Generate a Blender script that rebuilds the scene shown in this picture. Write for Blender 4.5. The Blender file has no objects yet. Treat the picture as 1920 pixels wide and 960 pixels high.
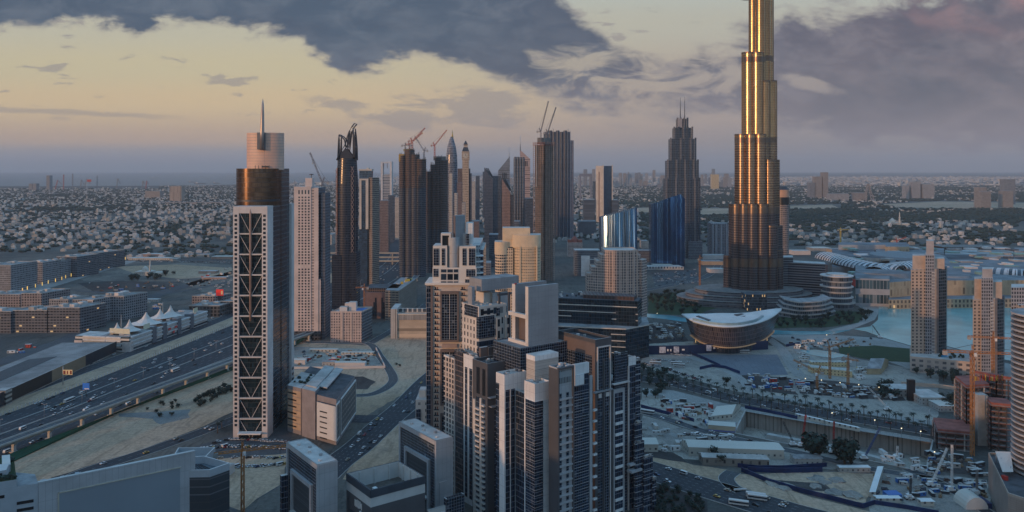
import bpy, math, random
from mathutils import Vector, Matrix
R = random.Random(11)
SC = bpy.context.scene
COL = SC.collection
# ---------------------------------------------------------------- camera
H, F, H0 = 210.0, 1500.0, 316.0          # eye height (m), focal length and horizon of the 1920 px wide photograph
cam = bpy.data.cameras.new('camera'); cam_o = bpy.data.objects.new('camera', cam); COL.objects.link(cam_o)
cam_o.location = (0, 0, H); cam_o.rotation_euler = (math.radians(90), 0, 0)
cam.sensor_width = 36; cam.lens = F * 36 / 1920; cam.shift_y = (H0 - 480) / 1920
cam.clip_start = 1; cam.clip_end = 300000
SC.camera = cam_o
# ---------------------------------------------------------------- light and exposure
SUN_EL, SUN_AZ = 6.0, 49.0               # sun low behind the viewer, to the left
SUN_STRENGTH, SKY_STRENGTH = 1.3, 0.05
sun = bpy.data.lights.new('sun', 'SUN'); sun_o = bpy.data.objects.new('sun', sun); COL.objects.link(sun_o)
sun.energy = SUN_STRENGTH; sun.angle = math.radians(0.6); sun.color = (1.0, 0.52, 0.24)
_e, _a = math.radians(SUN_EL), math.radians(SUN_AZ)
to_sun = Vector((-math.sin(_a) * math.cos(_e), -math.cos(_a) * math.cos(_e), math.sin(_e)))
sun_o.rotation_euler = to_sun.to_track_quat('Z', 'Y').to_euler()
sun_o.location = (0, -50, 600)
SC.view_settings.view_transform = 'Standard'; SC.view_settings.look = 'None'
SC.view_settings.exposure = 0.38; SC.view_settings.gamma = 1.0; SC.view_settings.use_curve_mapping = False
SC.cycles.use_denoising = True
SC.cycles.max_bounces = 5; SC.cycles.diffuse_bounces = 2; SC.cycles.glossy_bounces = 3
SC.cycles.transparent_max_bounces = 8; SC.cycles.volume_bounces = 1
SC.cycles.sample_clamp_indirect = 6

# ---------------------------------------------------------------- node arithmetic
class E:
    def __init__(s, t, k): s.t = t; s.k = k
    def op(s, o, *a):
        n = s.t.nodes.new('ShaderNodeMath'); n.operation = o
        for i, v in enumerate((s,) + a):
            if isinstance(v, E): s.t.links.new(v.k, n.inputs[i])
            else: n.inputs[i].default_value = v
        return E(s.t, n.outputs[0])
    def __add__(s, o): return s.op('ADD', o)
    def __sub__(s, o): return s.op('SUBTRACT', o)
    def __mul__(s, o): return s.op('MULTIPLY', o)
    def __truediv__(s, o): return s.op('DIVIDE', o)
    def lt(s, o): return s.op('LESS_THAN', o)
    def gt(s, o): return s.op('GREATER_THAN', o)
    def fract(s): return s.op('FRACT')
    def floor(s): return s.op('FLOOR')
    def abs(s): return s.op('ABSOLUTE')
    def mn(s, o): return s.op('MINIMUM', o)
    def mx(s, o): return s.op('MAXIMUM', o)
    def step(s, a, b, lo=0.0, hi=1.0):
        n = s.t.nodes.new('ShaderNodeMapRange'); n.interpolation_type = 'SMOOTHSTEP'
        s.t.links.new(s.k, n.inputs[0])
        for i, v in enumerate((a, b, lo, hi)):
            if isinstance(v, E): s.t.links.new(v.k, n.inputs[1 + i])
            else: n.inputs[1 + i].default_value = v
        return E(s.t, n.outputs[0])
    def curve(s, pts):
        n = s.t.nodes.new('ShaderNodeFloatCurve'); c = n.mapping.curves[0]
        while len(c.points) < len(pts): c.points.new(0.5, 0.5)
        for p, (x, y) in zip(c.points, pts): p.location = (x, y); p.handle_type = 'AUTO'
        n.mapping.update(); s.t.links.new(s.k, n.inputs['Value'])
        return E(s.t, n.outputs[0])

def put(t, sock, v):
    if isinstance(v, E): t.links.new(v.k, sock)
    elif isinstance(v, bpy.types.NodeSocket): t.links.new(v, sock)
    elif isinstance(v, (tuple, list)) and len(v) == 3 and sock.type == 'RGBA': sock.default_value = (*v, 1)
    else: sock.default_value = v

def mix(t, f, a, b, blend='MIX'):
    n = t.nodes.new('ShaderNodeMix'); n.data_type = 'RGBA'; n.blend_type = blend
    put(t, n.inputs[0], f); put(t, n.inputs[6], a); put(t, n.inputs[7], b)
    return n.outputs[2]

def comb(t, x, y, z=0.0):
    n = t.nodes.new('ShaderNodeCombineXYZ')
    for i, v in enumerate((x, y, z)): put(t, n.inputs[i], v)
    return n.outputs[0]

def noise(t, vec, scale, detail=4, rough=0.55, dist=0.0):
    n = t.nodes.new('ShaderNodeTexNoise'); put(t, n.inputs['Vector'], vec)
    n.inputs['Scale'].default_value = scale; n.inputs['Detail'].default_value = detail
    n.inputs['Roughness'].default_value = rough; n.inputs['Distortion'].default_value = dist
    return E(t, n.outputs[0])

def sep(t, vec):
    n = t.nodes.new('ShaderNodeSeparateXYZ'); t.links.new(vec, n.inputs[0])
    return [E(t, o) for o in n.outputs]

# ---------------------------------------------------------------- sky
def build_world():
    w = bpy.data.worlds.new('World'); SC.world = w; w.use_nodes = True
    t = w.node_tree; t.nodes.clear()
    out = t.nodes.new('ShaderNodeOutputWorld'); bg = t.nodes.new('ShaderNodeBackground')
    t.links.new(bg.outputs[0], out.inputs[0])
    sky = t.nodes.new('ShaderNodeTexSky'); sky.sky_type = 'NISHITA'; sky.sun_disc = False
    sky.sun_elevation = math.radians(SUN_EL); sky.sun_rotation = math.radians(180 + SUN_AZ)
    sky.altitude = 200; sky.air_density = 1.2; sky.dust_density = 3.0
    d = t.nodes.new('ShaderNodeTexCoord').outputs['Generated']
    x, y, z = sep(t, d)
    az = x.op('ARCTAN2', y)                                   # bearing, 0 = straight ahead
    el = z.op('ARCSINE')
    sx = az.op('TANGENT') * (y.gt(0.02)) * 1.5625 + 0.0       # about -1..1 over the view
    u = (sx * 0.5 + 0.5).mx(-0.5).mn(1.5)                     # 0..1 across the view
    v = el.op('TANGENT') / (az.op('COSINE').abs() + 0.05) / 0.21   # 0 horizon .. 1 top of the view
    v = v.mx(0.0)
    # clear sky: warm band over the horizon on the sea side, pale above, slate at the zenith
    cr = t.nodes.new('ShaderNodeValToRGB'); t.links.new((v * 0.4).k, cr.inputs[0])
    r = cr.color_ramp; r.interpolation = 'EASE'
    st = [(0.0, (.15, .185, .225)), (.035, (.30, .27, .26)), (.065, (.44, .32, .23)), (.15, (.53, .405, .245)), (.23, (.47, .41, .27)),
          (.32, (.42, .40, .31)), (.41, (.37, .40, .36)), (.62, (.20, .26, .33)), (1.0, (.13, .19, .28))]
    while len(r.elements) < len(st): r.elements.new(0.5)
    for e_, (p, c) in zip(r.elements, st): e_.position = p; e_.color = (*c, 1)
    cr2 = t.nodes.new('ShaderNodeValToRGB'); t.links.new((v * 0.4).k, cr2.inputs[0]); r = cr2.color_ramp; r.interpolation = 'EASE'
    st = [(0.0, (.16, .17, .20)), (.05, (.23, .21, .22)), (.12, (.29, .245, .24)), (.22, (.34, .29, .26)), (.33, (.37, .36, .31)),
          (.42, (.37, .40, .37)), (.62, (.20, .26, .33)), (1.0, (.13, .19, .28))]
    while len(r.elements) < len(st): r.elements.new(0.5)
    for e_, (p, c) in zip(r.elements, st): e_.position = p; e_.color = (*c, 1)
    clear = mix(t, u.step(0.25, 0.85), cr.outputs[0], cr2.outputs[0])
    dusk = mix(t, z.step(0.02, 0.45), (.46, .625, .77), (.165, .375, .635))
    clear = mix(t, y.step(-0.15, 0.35, 1.0, 0.0).mx(z.step(.22, .5)), clear, dusk)
    # cloud sheet seen in perspective: coordinates on a level layer
    zz = z.mx(0.0) + 0.035
    pv = comb(t, x / zz, y / zz * 0.9, 0.0)
    n1 = noise(t, pv, 0.55, 7, 0.58, 0.3)
    pv2 = comb(t, x / zz + 37.0, y / zz, 3.0)
    n2 = noise(t, pv2, 1.25, 6, 0.6, 0.2)
    n3 = noise(t, comb(t, u * 15.0, v * 5.5, 5.0), 1.0, 6, 0.6, 0.4)
    n4 = noise(t, comb(t, u * 6.0, v * 2.2, 9.0), 1.0, 5, 0.6, 0.5)
    W_ = lambda px: px / 1920
    V_ = lambda py: (H0 - py) / H0
    lo = [(0, 50), (190, 52), (260, 62), (300, 46), (420, 52), (540, 70), (600, 112), (650, 132), (720, 126), (790, 106), (860, 118), (930, 148),
          (1010, 180), (1100, 205), (1250, 215), (1380, 225), (1480, 255), (1650, 285), (1920, 300)]
    hi = [(0, -500), (1000, -500), (1030, -40), (1080, 10), (1150, 62), (1200, 84), (1260, 92), (1330, 78), (1400, 52), (1460, 40), (1560, 12), (1700, -30), (1920, -80)]
    Lc = u.mx(0.0).mn(1.0).curve([(W_(a), V_(b + 22) * 0.5) for a, b in lo]) * 2.0
    Hc = u.mx(0.0).mn(1.0).curve([(W_(a), min(1.0, V_(b) * 0.25)) for a, b in hi]) * 4.0
    band = (v - Lc).mn(Hc - v)
    soft = u.step(0.35, 0.75, 0.10, 0.19)
    fe = noise(t, comb(t, u * 46.0, v * 16.0, 44.0), 1.0, 5, 0.6, 0.4)
    dens = band + (n1 - 0.5) * 0.10 + (fe - 0.5) * 0.16 + (n3 - 0.5) * u.step(0.5, 0.75, 0.28, 0.6) + (n4 - 0.5) * u.step(0.5, 0.75, 0.05, 0.25)
    big = dens.step(0.0, soft)
    # bright rifts low in the right-hand bank
    rift = noise(t, comb(t, u * 15.0, v * 7.0, 21.0), 1.0, 7, 0.62, 0.8)
    rl = ((u - 0.63).abs().step(0.06, 0.26, 1.0, 0.0)) * ((v - 0.55).abs().step(0.08, 0.36, 1.0, 0.0))
    rl2 = ((u - 0.79).abs().step(0.0, 0.075, 1.0, 0.0)) * ((v - 0.48 + (u - 0.79) * 1.6).abs().step(0.0, 0.11, 1.0, 0.0))
    rift = ((rift * rl).step(0.42, 0.60) + ((rift + (fe - 0.5) * 0.6) * rl2).step(0.30, 0.55) * 0.8).mn(1.0)
    big = big * (E(t, rift.k) * -0.62 + 1.0)
    # small scattered flecks and streaks below the bank
    f1 = noise(t, comb(t, u * 24.0, v * 15.0, 1.0), 1.0, 5, 0.55, 0.3)
    fm = noise(t, comb(t, u * 3.2, v * 4.0, 2.0), 1.0, 2, 0.5)
    fleck = (f1 + (fm - 0.5) * 0.5).step(0.60, 0.68) * v.step(0.22, 0.34) * v.step(0.80, 0.95, 1.0, 0.4)
    s1 = noise(t, comb(t, u * 16.0, v * 9.0, 12.0), 1.0, 5, 0.6, 0.3)
    sm = (u - 0.42).abs().step(0.02, 0.16, 1.0, 0.0) * (v - 0.34).abs().step(0.05, 0.16, 1.0, 0.0)
    streak = (s1 + sm * 0.17).step(0.56, 0.68) * sm.step(0.0, 0.4)
    ln = (v - 0.335 + u * 0.28 + (f1 - 0.5) * 0.05).abs().step(0.006, 0.022, 1.0, 0.0) * u.step(0.12, 0.2, 1.0, 0.0)
    small = fleck.mx(streak).mx(ln * 0.8) * 0.8
    back = (n2 - 0.52).step(0.0, 0.12) * y.lt(0.02) * z.step(0.0, 0.1)  # broken cloud over the rest of the sky
    # cloud tones: slate overhead, mauve to the right, a little pink where thin
    tone = mix(t, u.step(0.35, 0.95), (.052, .080, .125), (.100, .092, .125))
    tone = mix(t, v.step(0.15, 0.8, 1.0, 0.0) * 0.75, tone, (.21, .185, .205))
    fine = noise(t, comb(t, u * 22.0, v * 8.0, 33.0), 1.0, 7, 0.62, 0.5)
    tone = mix(t, fine.step(0.36, 0.68) * u.step(.4, .8, .42, .6), tone, mix(t, u.step(.35, .95), (.155, .18, .22), (.205, .18, .205)))
    tone = mix(t, n4.step(0.58, 0.30) * v.step(.1, .5) * 0.6, tone, (.048, .066, .105))
    pink = (u - 0.97).abs().step(0.03, 0.14, 1.0, 0.0) * (v - 0.96).abs().step(0.05, 0.3, 1.0, 0.0) * n3.step(0.35, 0.7)
    tone = mix(t, pink * 0.6, tone, (.34, .19, .19))
    thin = mix(t, big, (.27, .24, .24), tone)
    c = mix(t, (small * 0.75), clear, (.225, .205, .215))
    c = mix(t, big, c, thin)
    c = mix(t, back * 0.5, c, (.12, .15, .20))
    # the sunset side of the sky, from the physical sky model, and dark below the horizon
    nz = mix(t, 1.0, sky.outputs[0], (SKY_STRENGTH,) * 3, 'MULTIPLY')
    glow = y.step(-0.9, -0.1, 0.8, 0.10)
    nz = mix(t, 1.0, nz, comb(t, glow, glow, glow), 'MULTIPLY')
    c = mix(t, 1.0, c, nz, 'ADD')
    c = mix(t, z.step(-0.08, -0.005, 1.0, 0.0), c, (.05, .055, .06))
    t.links.new(c, bg.inputs[0]); bg.inputs[1].default_value = 0.94
build_world()
# ---------------------------------------------------------------- materials
MATS = {}
def mat(name, color=(.5, .5, .5), rough=.7, metal=0.0, var=.12, scale=.15, bump=0.0, spec=.4, emit=None):
    """plain surface with slight uneven tone from noise"""
    if name in MATS: return MATS[name]
    m = bpy.data.materials.new(name); m.use_nodes = True; t = m.node_tree
    b = t.nodes['Principled BSDF']; MATS[name] = m
    oc = t.nodes.new('ShaderNodeTexCoord').outputs['Object']
    n = noise(t, oc, scale, 5, .6)
    c = mix(t, n.step(.3, .7), tuple(v * (1 - var) for v in color), tuple(min(1, v * (1 + var)) for v in color))
    t.links.new(c, b.inputs['Base Color'])
    b.inputs['Roughness'].default_value = rough; b.inputs['Metallic'].default_value = metal
    b.inputs['Specular IOR Level'].default_value = spec
    if bump:
        bn = t.nodes.new('ShaderNodeBump'); bn.inputs['Strength'].default_value = bump
        t.links.new(noise(t, oc, scale * 6, 4).k, bn.inputs['Height']); t.links.new(bn.outputs[0], b.inputs['Normal'])
    if emit:
        b.inputs['Emission Color'].default_value = (*emit[0], 1); b.inputs['Emission Strength'].default_value = emit[1]
    return m

def facade(name, wall, glass, bay=3.0, fl=3.5, wx=.6, wz=.6, rough=.12, wall_rough=.65, wall_metal=0.0, var=.6, blinds=.12,
           cx=.5, cz=.5, lit=0.0, streak=0.0, line=None, glass_metal=0.0):
    """wall with a grid of openings laid out in metres on the UV map (u round the wall, v up it)"""
    if name in MATS: return MATS[name]
    m = bpy.data.materials.new(name); m.use_nodes = True; t = m.node_tree; MATS[name] = m
    b = t.nodes['Principled BSDF']
    uv = t.nodes.new('ShaderNodeTexCoord').outputs['UV']
    u, v, _ = sep(t, uv)
    cu, cv = u / bay, v / fl
    win = (cu.fract() - cx).abs().lt(wx / 2) * (cv.fract() - cz).abs().lt(wz / 2)
    wn = t.nodes.new('ShaderNodeTexWhiteNoise'); wn.noise_dimensions = '2D'
    t.links.new(comb(t, cu.floor(), cv.floor()), wn.inputs['Vector'])
    rnd = E(t, wn.outputs[0])
    g = mix(t, rnd, tuple(x * (1 - var) for x in glass), tuple(x * (1 + var) for x in glass))
    g = mix(t, rnd.gt(1 - blinds) * .55, g, tuple(.6 * x + .05 for x in wall))
    oc = t.nodes.new('ShaderNodeTexCoord').outputs['Object']
    n = noise(t, oc, .06, 5, .6)
    wv = mix(t, n.step(.3, .7), tuple(x * .86 for x in wall), tuple(x * 1.1 for x in wall))
    if streak:
        n2 = noise(t, comb(t, u * .8, v * .05), 1.0, 3)
        wv = mix(t, n2.step(.45, .8) * streak, wv, tuple(x * .5 for x in wall))
    if line:                                                    # fine joints: (spacing u, spacing v, width, colour)
        j = ((u / line[0]).fract().lt(line[2] / line[0])).mx((v / line[1]).fract().lt(line[2] / line[1]))
        wv = mix(t, j, wv, line[3])
    c = mix(t, win, wv, g)
    t.links.new(c, b.inputs['Base Color'])
    t.links.new(win.step(0, 1, wall_rough, rough).k, b.inputs['Roughness'])
    if wall_metal or glass_metal: t.links.new(win.step(0, 1, wall_metal, glass_metal).k, b.inputs['Metallic'])
    b.inputs['Specular IOR Level'].default_value = .5
    if lit:
        e = mix(t, win * rnd.gt(1 - lit), (0, 0, 0), (1.0, .62, .25)); t.links.new(e, b.inputs['Emission Color'])
        b.inputs['Emission Strength'].default_value = .4
    return m

# ---------------------------------------------------------------- pixels of the photograph to metres
def X(px, Y): return (px - 960) * Y / F
def Zp(py, Y): return H - (py - H0) * Y / F
def YG(py, z=0): return (H - z) * F / (py - H0)
def G(px, py, z=0): Y = YG(py, z); return (X(px, Y), Y)
def C(px, Y): return (X(px, Y), Y)

# ---------------------------------------------------------------- mesh builder
class MB:
    def __init__(s): s.v = []; s.f = []; s.uv = []; s.m = []; s.sm = []; s.mats = []
    def mi(s, m):
        if m not in s.mats: s.mats.append(m)
        return s.mats.index(m)
    def face(s, pts, m, uvs=None, smooth=False, idx=None):
        if idx is None:
            i0 = len(s.v); s.v += [tuple(p) for p in pts]; idx = list(range(i0, i0 + len(pts)))
        if uvs is None:
            P = [Vector(p) for p in (pts if pts else [s.v[i] for i in idx])]
            n = (P[1] - P[0]).cross(P[2] - P[0])
            if abs(n.z) > max(abs(n.x), abs(n.y)): uvs = [(p.x, p.y) for p in P]
            else:
                d = Vector((-n.y, n.x, 0)); d = d.normalized() if d.length > 1e-9 else Vector((1, 0, 0))
                uvs = [(p.dot(d), p.z) for p in P]
        s.f.append(idx); s.uv.append(uvs); s.m.append(s.mi(m)); s.sm.append(smooth)
    def prism(s, poly, z0, z1, m, mr=None, smooth=False, top=None, bottom=True, cap=True):
        """walls over a counter-clockwise plan; z1 a number or one height per corner; top another plan"""
        n = len(poly); zt = z1 if isinstance(z1, (list, tuple)) else [z1] * n
        tp = top or poly; i0 = len(s.v); u = [0.0]
        for i in range(n):
            a, b = poly[i], poly[(i + 1) % n]; u.append(u[-1] + math.hypot(b[0] - a[0], b[1] - a[1]))
        s.v += [(p[0], p[1], z0) for p in poly] + [(p[0], p[1], zt[i]) for i, p in enumerate(tp)]
        for i in range(n):
            j = (i + 1) % n
            mm = m[i] if isinstance(m, (list, tuple)) else m
            s.face(None, mm, [(u[i], z0), (u[i + 1], z0), (u[i + 1], zt[j]), (u[i], zt[i])], smooth, [i0 + i, i0 + j, i0 + n + j, i0 + n + i])
        mm = m[0] if isinstance(m, (list, tuple)) else m
        if cap: s.face([(p[0], p[1], zt[i]) for i, p in enumerate(tp)], mr or mm)
        if bottom: s.face([(p[0], p[1], z0) for p in reversed(poly)], mr or mm)
        return s
    def box(s, x0, x1, y0, y1, z0, z1, m, mr=None):
        return s.prism([(x0, y0), (x1, y0), (x1, y1), (x0, y1)], z0, z1, m, mr)
    def cyl(s, cx, cy, r, z0, z1, m, mr=None, n=20, r1=None, ry=None):
        p = ring(cx, cy, r, ry or r, n)
        return s.prism(p, z0, z1, m, mr, True, None if r1 is None else ring(cx, cy, r1, r1 * (ry or r) / r, n))
    def bar(s, p, q, w, m, h=None):
        """square bar between two points"""
        p, q = Vector(p), Vector(q); d = q - p
        if d.length < 1e-6: return s
        d.normalize(); up = Vector((0, 0, 1)) if abs(d.z) < .95 else Vector((0, 1, 0))
        a = d.cross(up).normalized() * (w / 2); b = a.cross(d).normalized() * ((h or w) / 2)
        A = [p - a - b, p + a - b, p + a + b, p - a + b]; B = [c + (q - p) for c in A]
        for i in range(4):
            j = (i + 1) % 4; s.face([A[j], A[i], B[i], B[j]], m)
        s.face(A, m); s.face(B[::-1], m)
        return s
    def tube(s, pts, r, m, n=8):
        pts = [Vector(p) for p in pts]; rr = r if isinstance(r, (list, tuple)) else [r] * len(pts); i0 = len(s.v)
        for k, p in enumerate(pts):
            d = (pts[min(k + 1, len(pts) - 1)] - pts[max(k - 1, 0)]).normalized()
            up = Vector((0, 0, 1)) if abs(d.z) < .9 else Vector((1, 0, 0))
            a = d.cross(up).normalized(); b = a.cross(d)
            for i in range(n):
                t_ = i * 2 * math.pi / n; s.v.append(tuple(p + (a * math.cos(t_) + b * math.sin(t_)) * rr[k]))
        for k in range(len(pts) - 1):
            for i in range(n):
                j = (i + 1) % n
                s.face(None, m, None, True, [i0 + k * n + j, i0 + k * n + i, i0 + (k + 1) * n + i, i0 + (k + 1) * n + j])
        s.face(None, m, None, False, [i0 + i for i in range(n)])
        s.face(None, m, None, False, [i0 + (len(pts) - 1) * n + i for i in reversed(range(n))])
        return s
    def lattice(s, p, q, w, m, step=None, t=.25, tri=False):
        """crane boom: chords and zigzag lacing"""
        p, q = Vector(p), Vector(q); d = q - p; L = d.length; d.normalize()
        up = Vector((0, 0, 1)) if abs(d.z) < .9 else Vector((0, 1, 0))
        a = d.cross(up).normalized() * (w / 2); b = a.cross(d).normalized() * (w / 2)
        cs = [-a - b, a - b, a + b, -a + b] if not tri else [-a - b, a - b, b]
        for c in cs: s.bar(p + c, q + c, t, m)
        n = max(2, int(L / (step or w * 1.6)))
        for i in range(n):
            f0, f1 = p + d * (L * i / n), p + d * (L * (i + 1) / n)
            for k in range(len(cs)):
                c0, c1 = cs[k], cs[(k + 1) % len(cs)]
                if i % 2: c0, c1 = c1, c0
                s.bar(f0 + c0, f1 + c1, t * .8, m)
        return s
    def blob(s, c, r, m, sub=1, jit=.25, flat=1.0, rnd=R):
        V, Fc = ICO[sub]; i0 = len(s.v)
        for p in V:
            k = r * (1 + rnd.uniform(-jit, jit)); s.v.append((c[0] + p[0] * k, c[1] + p[1] * k, c[2] + p[2] * k * flat))
        for f in Fc: s.f.append([i0 + i for i in f]); s.uv.append([(0, 0)] * 3); s.m.append(s.mi(m)); s.sm.append(False)
        return s
    def mesh(s, name, off=(0, 0, 0)):
        me = bpy.data.meshes.new(name)
        me.from_pydata([(a - off[0], b - off[1], c - off[2]) for a, b, c in s.v], [], s.f)
        for m in s.mats: me.materials.append(m)
        me.polygons.foreach_set('material_index', s.m); me.polygons.foreach_set('use_smooth', s.sm)
        l = me.uv_layers.new(name='UVMap'); l.data.foreach_set('uv', [c for fu in s.uv for p in fu for c in p])
        me.update(); return me

def _ico():
    ph = (1 + 5 ** .5) / 2
    V = [Vector(p).normalized() for p in ((-1, ph, 0), (1, ph, 0), (-1, -ph, 0), (1, -ph, 0), (0, -1, ph), (0, 1, ph), (0, -1, -ph), (0, 1, -ph), (ph, 0, -1), (ph, 0, 1), (-ph, 0, -1), (-ph, 0, 1))]
    Fc = [(0, 11, 5), (0, 5, 1), (0, 1, 7), (0, 7, 10), (0, 10, 11), (1, 5, 9), (5, 11, 4), (11, 10, 2), (10, 7, 6), (7, 1, 8), (3, 9, 4), (3, 4, 2), (3, 2, 6), (3, 6, 8), (3, 8, 9), (4, 9, 5), (2, 4, 11), (6, 2, 10), (8, 6, 7), (9, 8, 1)]
    L = [(V, Fc)]
    V2 = list(V); F2 = []; cache = {}
    def md(a, b):
        k = (min(a, b), max(a, b))
        if k not in cache: cache[k] = len(V2); V2.append(((V2[a] + V2[b]) / 2).normalized())
        return cache[k]
    for a, b, c in Fc:
        x, y, z = md(a, b), md(b, c), md(c, a); F2 += [(a, x, z), (b, y, x), (c, z, y), (x, y, z)]
    return L + [(V2, F2)]
ICO = _ico()

def ring(cx, cy, rx, ry=None, n=24, a0=0.0, a1=2 * math.pi):
    full = abs(a1 - a0 - 2 * math.pi) < 1e-6
    return [(cx + rx * math.cos(a0 + (a1 - a0) * i / (n if full else n - 1)), cy + (ry or rx) * math.sin(a0 + (a1 - a0) * i / (n if full else n - 1))) for i in range(n)]
def rect(cx, cy, w, d, rot=0):
    c, s = math.cos(math.radians(rot)), math.sin(math.radians(rot))
    return [(cx + x * c - y * s, cy + x * s + y * c) for x, y in ((-w / 2, -d / 2), (w / 2, -d / 2), (w / 2, d / 2), (-w / 2, d / 2))]
def para(Lf, N, Rt): return [N, Rt, (Lf[0] + Rt[0] - N[0], Lf[1] + Rt[1] - N[1]), Lf]
def front(pxL, pxR, Y, d, az=0, Y2=None):
    """plan with its front edge between two pixels at depth Y (Y2 at the right end) and sides running back d metres at bearing az"""
    a, b = C(pxL, Y), C(pxR, Y2 or Y); dx, dy = d * math.sin(math.radians(az)), d * math.cos(math.radians(az))
    return [a, b, (b[0] + dx, b[1] + dy), (a[0] + dx, a[1] + dy)]
def inset(poly, k):
    cx = sum(p[0] for p in poly) / len(poly); cy = sum(p[1] for p in poly) / len(poly)
    out = []
    for x, y in poly:
        l = math.hypot(x - cx, y - cy) or 1; out.append((x - (x - cx) / l * k, y - (y - cy) / l * k))
    return out

# ---------------------------------------------------------------- scene objects
def tag(o, label=None, cat=None, group=None, kind=None):
    if label: o['label'] = label
    if cat: o['category'] = cat
    if group: o['group'] = group
    if kind: o['kind'] = kind
    return o
def thing(name, label, cat, loc, group=None):
    o = bpy.data.objects.new(name, None); COL.objects.link(o)
    o.location = (loc[0], loc[1], loc[2] if len(loc) > 2 else 0); o.empty_display_size = 2
    return tag(o, label, cat, group)
def part(name, mb, parent, label=None, kind=None):
    """a mesh of its own under its thing; geometry is given in world metres"""
    off = Vector(parent.location)
    q = parent.parent
    while q: off += Vector(q.location); q = q.parent
    o = bpy.data.objects.new(name, mb.mesh(name, off)); COL.objects.link(o); o.parent = parent
    return tag(o, label, None, None, kind)
def solo(name, mb, label=None, cat=None, group=None, kind=None):
    xs = [p[0] for p in mb.v]; ys = [p[1] for p in mb.v]; zs = [p[2] for p in mb.v]
    off = ((min(xs) + max(xs)) / 2, (min(ys) + max(ys)) / 2, min(zs))
    o = bpy.data.objects.new(name, mb.mesh(name, off)); COL.objects.link(o); o.location = off
    return tag(o, label, cat, group, kind)
def copy_at(src, loc, rz=0.0, parent=None, sc=None, label=None, group=None):
    c = src.copy(); COL.objects.link(c)
    if parent is not None: c.parent = parent
    c.location = loc; c.rotation_euler = (0, 0, rz)
    if sc: c.scale = sc
    if label: c['label'] = label
    if group: c['group'] = group
    return c
def dup(root, loc, rz=0.0, sc=1.0, label=None, group=None):
    r = root.copy(); COL.objects.link(r); r.location = loc; r.rotation_euler = (0, 0, rz); r.scale = (sc,) * 3 if isinstance(sc, (int, float)) else sc
    if label: r['label'] = label
    if group: r['group'] = group
    for ch in list(root.children):
        c = ch.copy(); COL.objects.link(c); c.parent = r
        for g in ch.children:
            d = g.copy(); COL.objects.link(d); d.parent = c
    return r
# ---------------------------------------------------------------- ground and water
def ground_mat(name, a, b, c, s=1.0, rough=.95, stain=.5):
    if name in MATS: return MATS[name]
    m = bpy.data.materials.new(name); m.use_nodes = True; t = m.node_tree; MATS[name] = m
    p = t.nodes['Principled BSDF']; g = t.nodes.new('ShaderNodeNewGeometry').outputs['Position']
    n1 = noise(t, g, .004 * s, 6, .6, .4); n2 = noise(t, g, .03 * s, 6, .65, .5); n3 = noise(t, g, .25 * s, 4, .6)
    x, y, z = sep(t, g)
    tr = noise(t, comb(t, x * .12 * s, y * .015 * s), 1.0, 4, .6, 1.0)
    col = mix(t, n1.step(.35, .65), a, b)
    col = mix(t, n2.step(.5, .75) * stain, col, c)
    col = mix(t, tr.step(.5, .68) * stain * .75, col, tuple(v * .6 for v in a))
    k = n3.step(.2, .8, .75, 1.2)
    col = mix(t, 1.0, col, comb(t, k, k, k), 'MULTIPLY')
    t.links.new(col, p.inputs['Base Color']); p.inputs['Roughness'].default_value = rough; p.inputs['Specular IOR Level'].default_value = .2
    return m
SAND = ground_mat('sand', (.44, .305, .20), (.54, .385, .27), (.19, .15, .12), 1.6, stain=.75)
DUST = ground_mat('dusty_ground', (.085, .085, .08), (.165, .15, .13), (.035, .04, .042), 1.5, stain=.8)
YARD = ground_mat('yard_earth', (.44, .40, .34), (.26, .24, .22), (.10, .10, .10), 3.5, stain=.95)
GRAVEL = ground_mat('gravel', (.20, .205, .20), (.28, .27, .25), (.13, .13, .13), 5)
PLOT = ground_mat('plot_earth', (.14, .125, .11), (.25, .22, .185), (.07, .07, .07), 2.5, stain=.9)
DARKEARTH = ground_mat('dark_earth', (.05, .045, .045), (.09, .08, .075), (.15, .13, .12), 2)
ASPH = ground_mat('asphalt', (.050, .054, .062), (.062, .066, .074), (.036, .040, .046), 3, .8, .4)
ASPH2 = ground_mat('old_asphalt', (.085, .09, .098), (.11, .112, .115), (.06, .063, .07), 3, .85, .5)
PAVE = ground_mat('paving', (.30, .29, .27), (.36, .35, .33), (.20, .20, .20), 4)
PLAZA = ground_mat('plaza_paving', (.16, .175, .20), (.20, .21, .235), (.12, .13, .15), 4)
GRASS = ground_mat('grass', (.035, .06, .03), (.05, .075, .035), (.02, .04, .022), 4)
HEDGE = ground_mat('hedge_green', (.025, .07, .04), (.03, .085, .045), (.015, .04, .025), 5)
WHITE = mat('white_paint', (.78, .77, .74), .6, var=.06)
WORN = mat('worn_paint', (.24, .245, .25), .8, var=.4, scale=.3)
ROOF = mat('roof_grey', (.30, .30, .30), .85, var=.3, scale=.12)
ROOFL = mat('roof_pale', (.52, .50, .47), .85, var=.2, scale=.1)
ROOFD = mat('roof_dark', (.09, .095, .105), .85, var=.35, scale=.15)
CONC = mat('concrete', (.42, .40, .37), .85, var=.2, scale=.12)
CONCD = mat('concrete_dark', (.20, .19, .18), .9, var=.25, scale=.12)
STEEL = mat('steel', (.45, .46, .47), .35, .8, var=.15)
DSTEEL = mat('dark_steel', (.07, .075, .085), .45, .5, var=.2)
BLUEHOARD = mat('blue_hoarding', (.008, .025, .095), .55, var=.25, scale=.2)
RED = mat('red_paint', (.45, .045, .035), .5); ORANGE = mat('crane_orange', (.46, .19, .06), .5); YELLOW = mat('crane_yellow', (.62, .42, .06), .5)
BLUE = mat('blue_paint', (.04, .16, .45), .5); BLACK = mat('black_panel', (.012, .014, .018), .35, var=.2)

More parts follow.
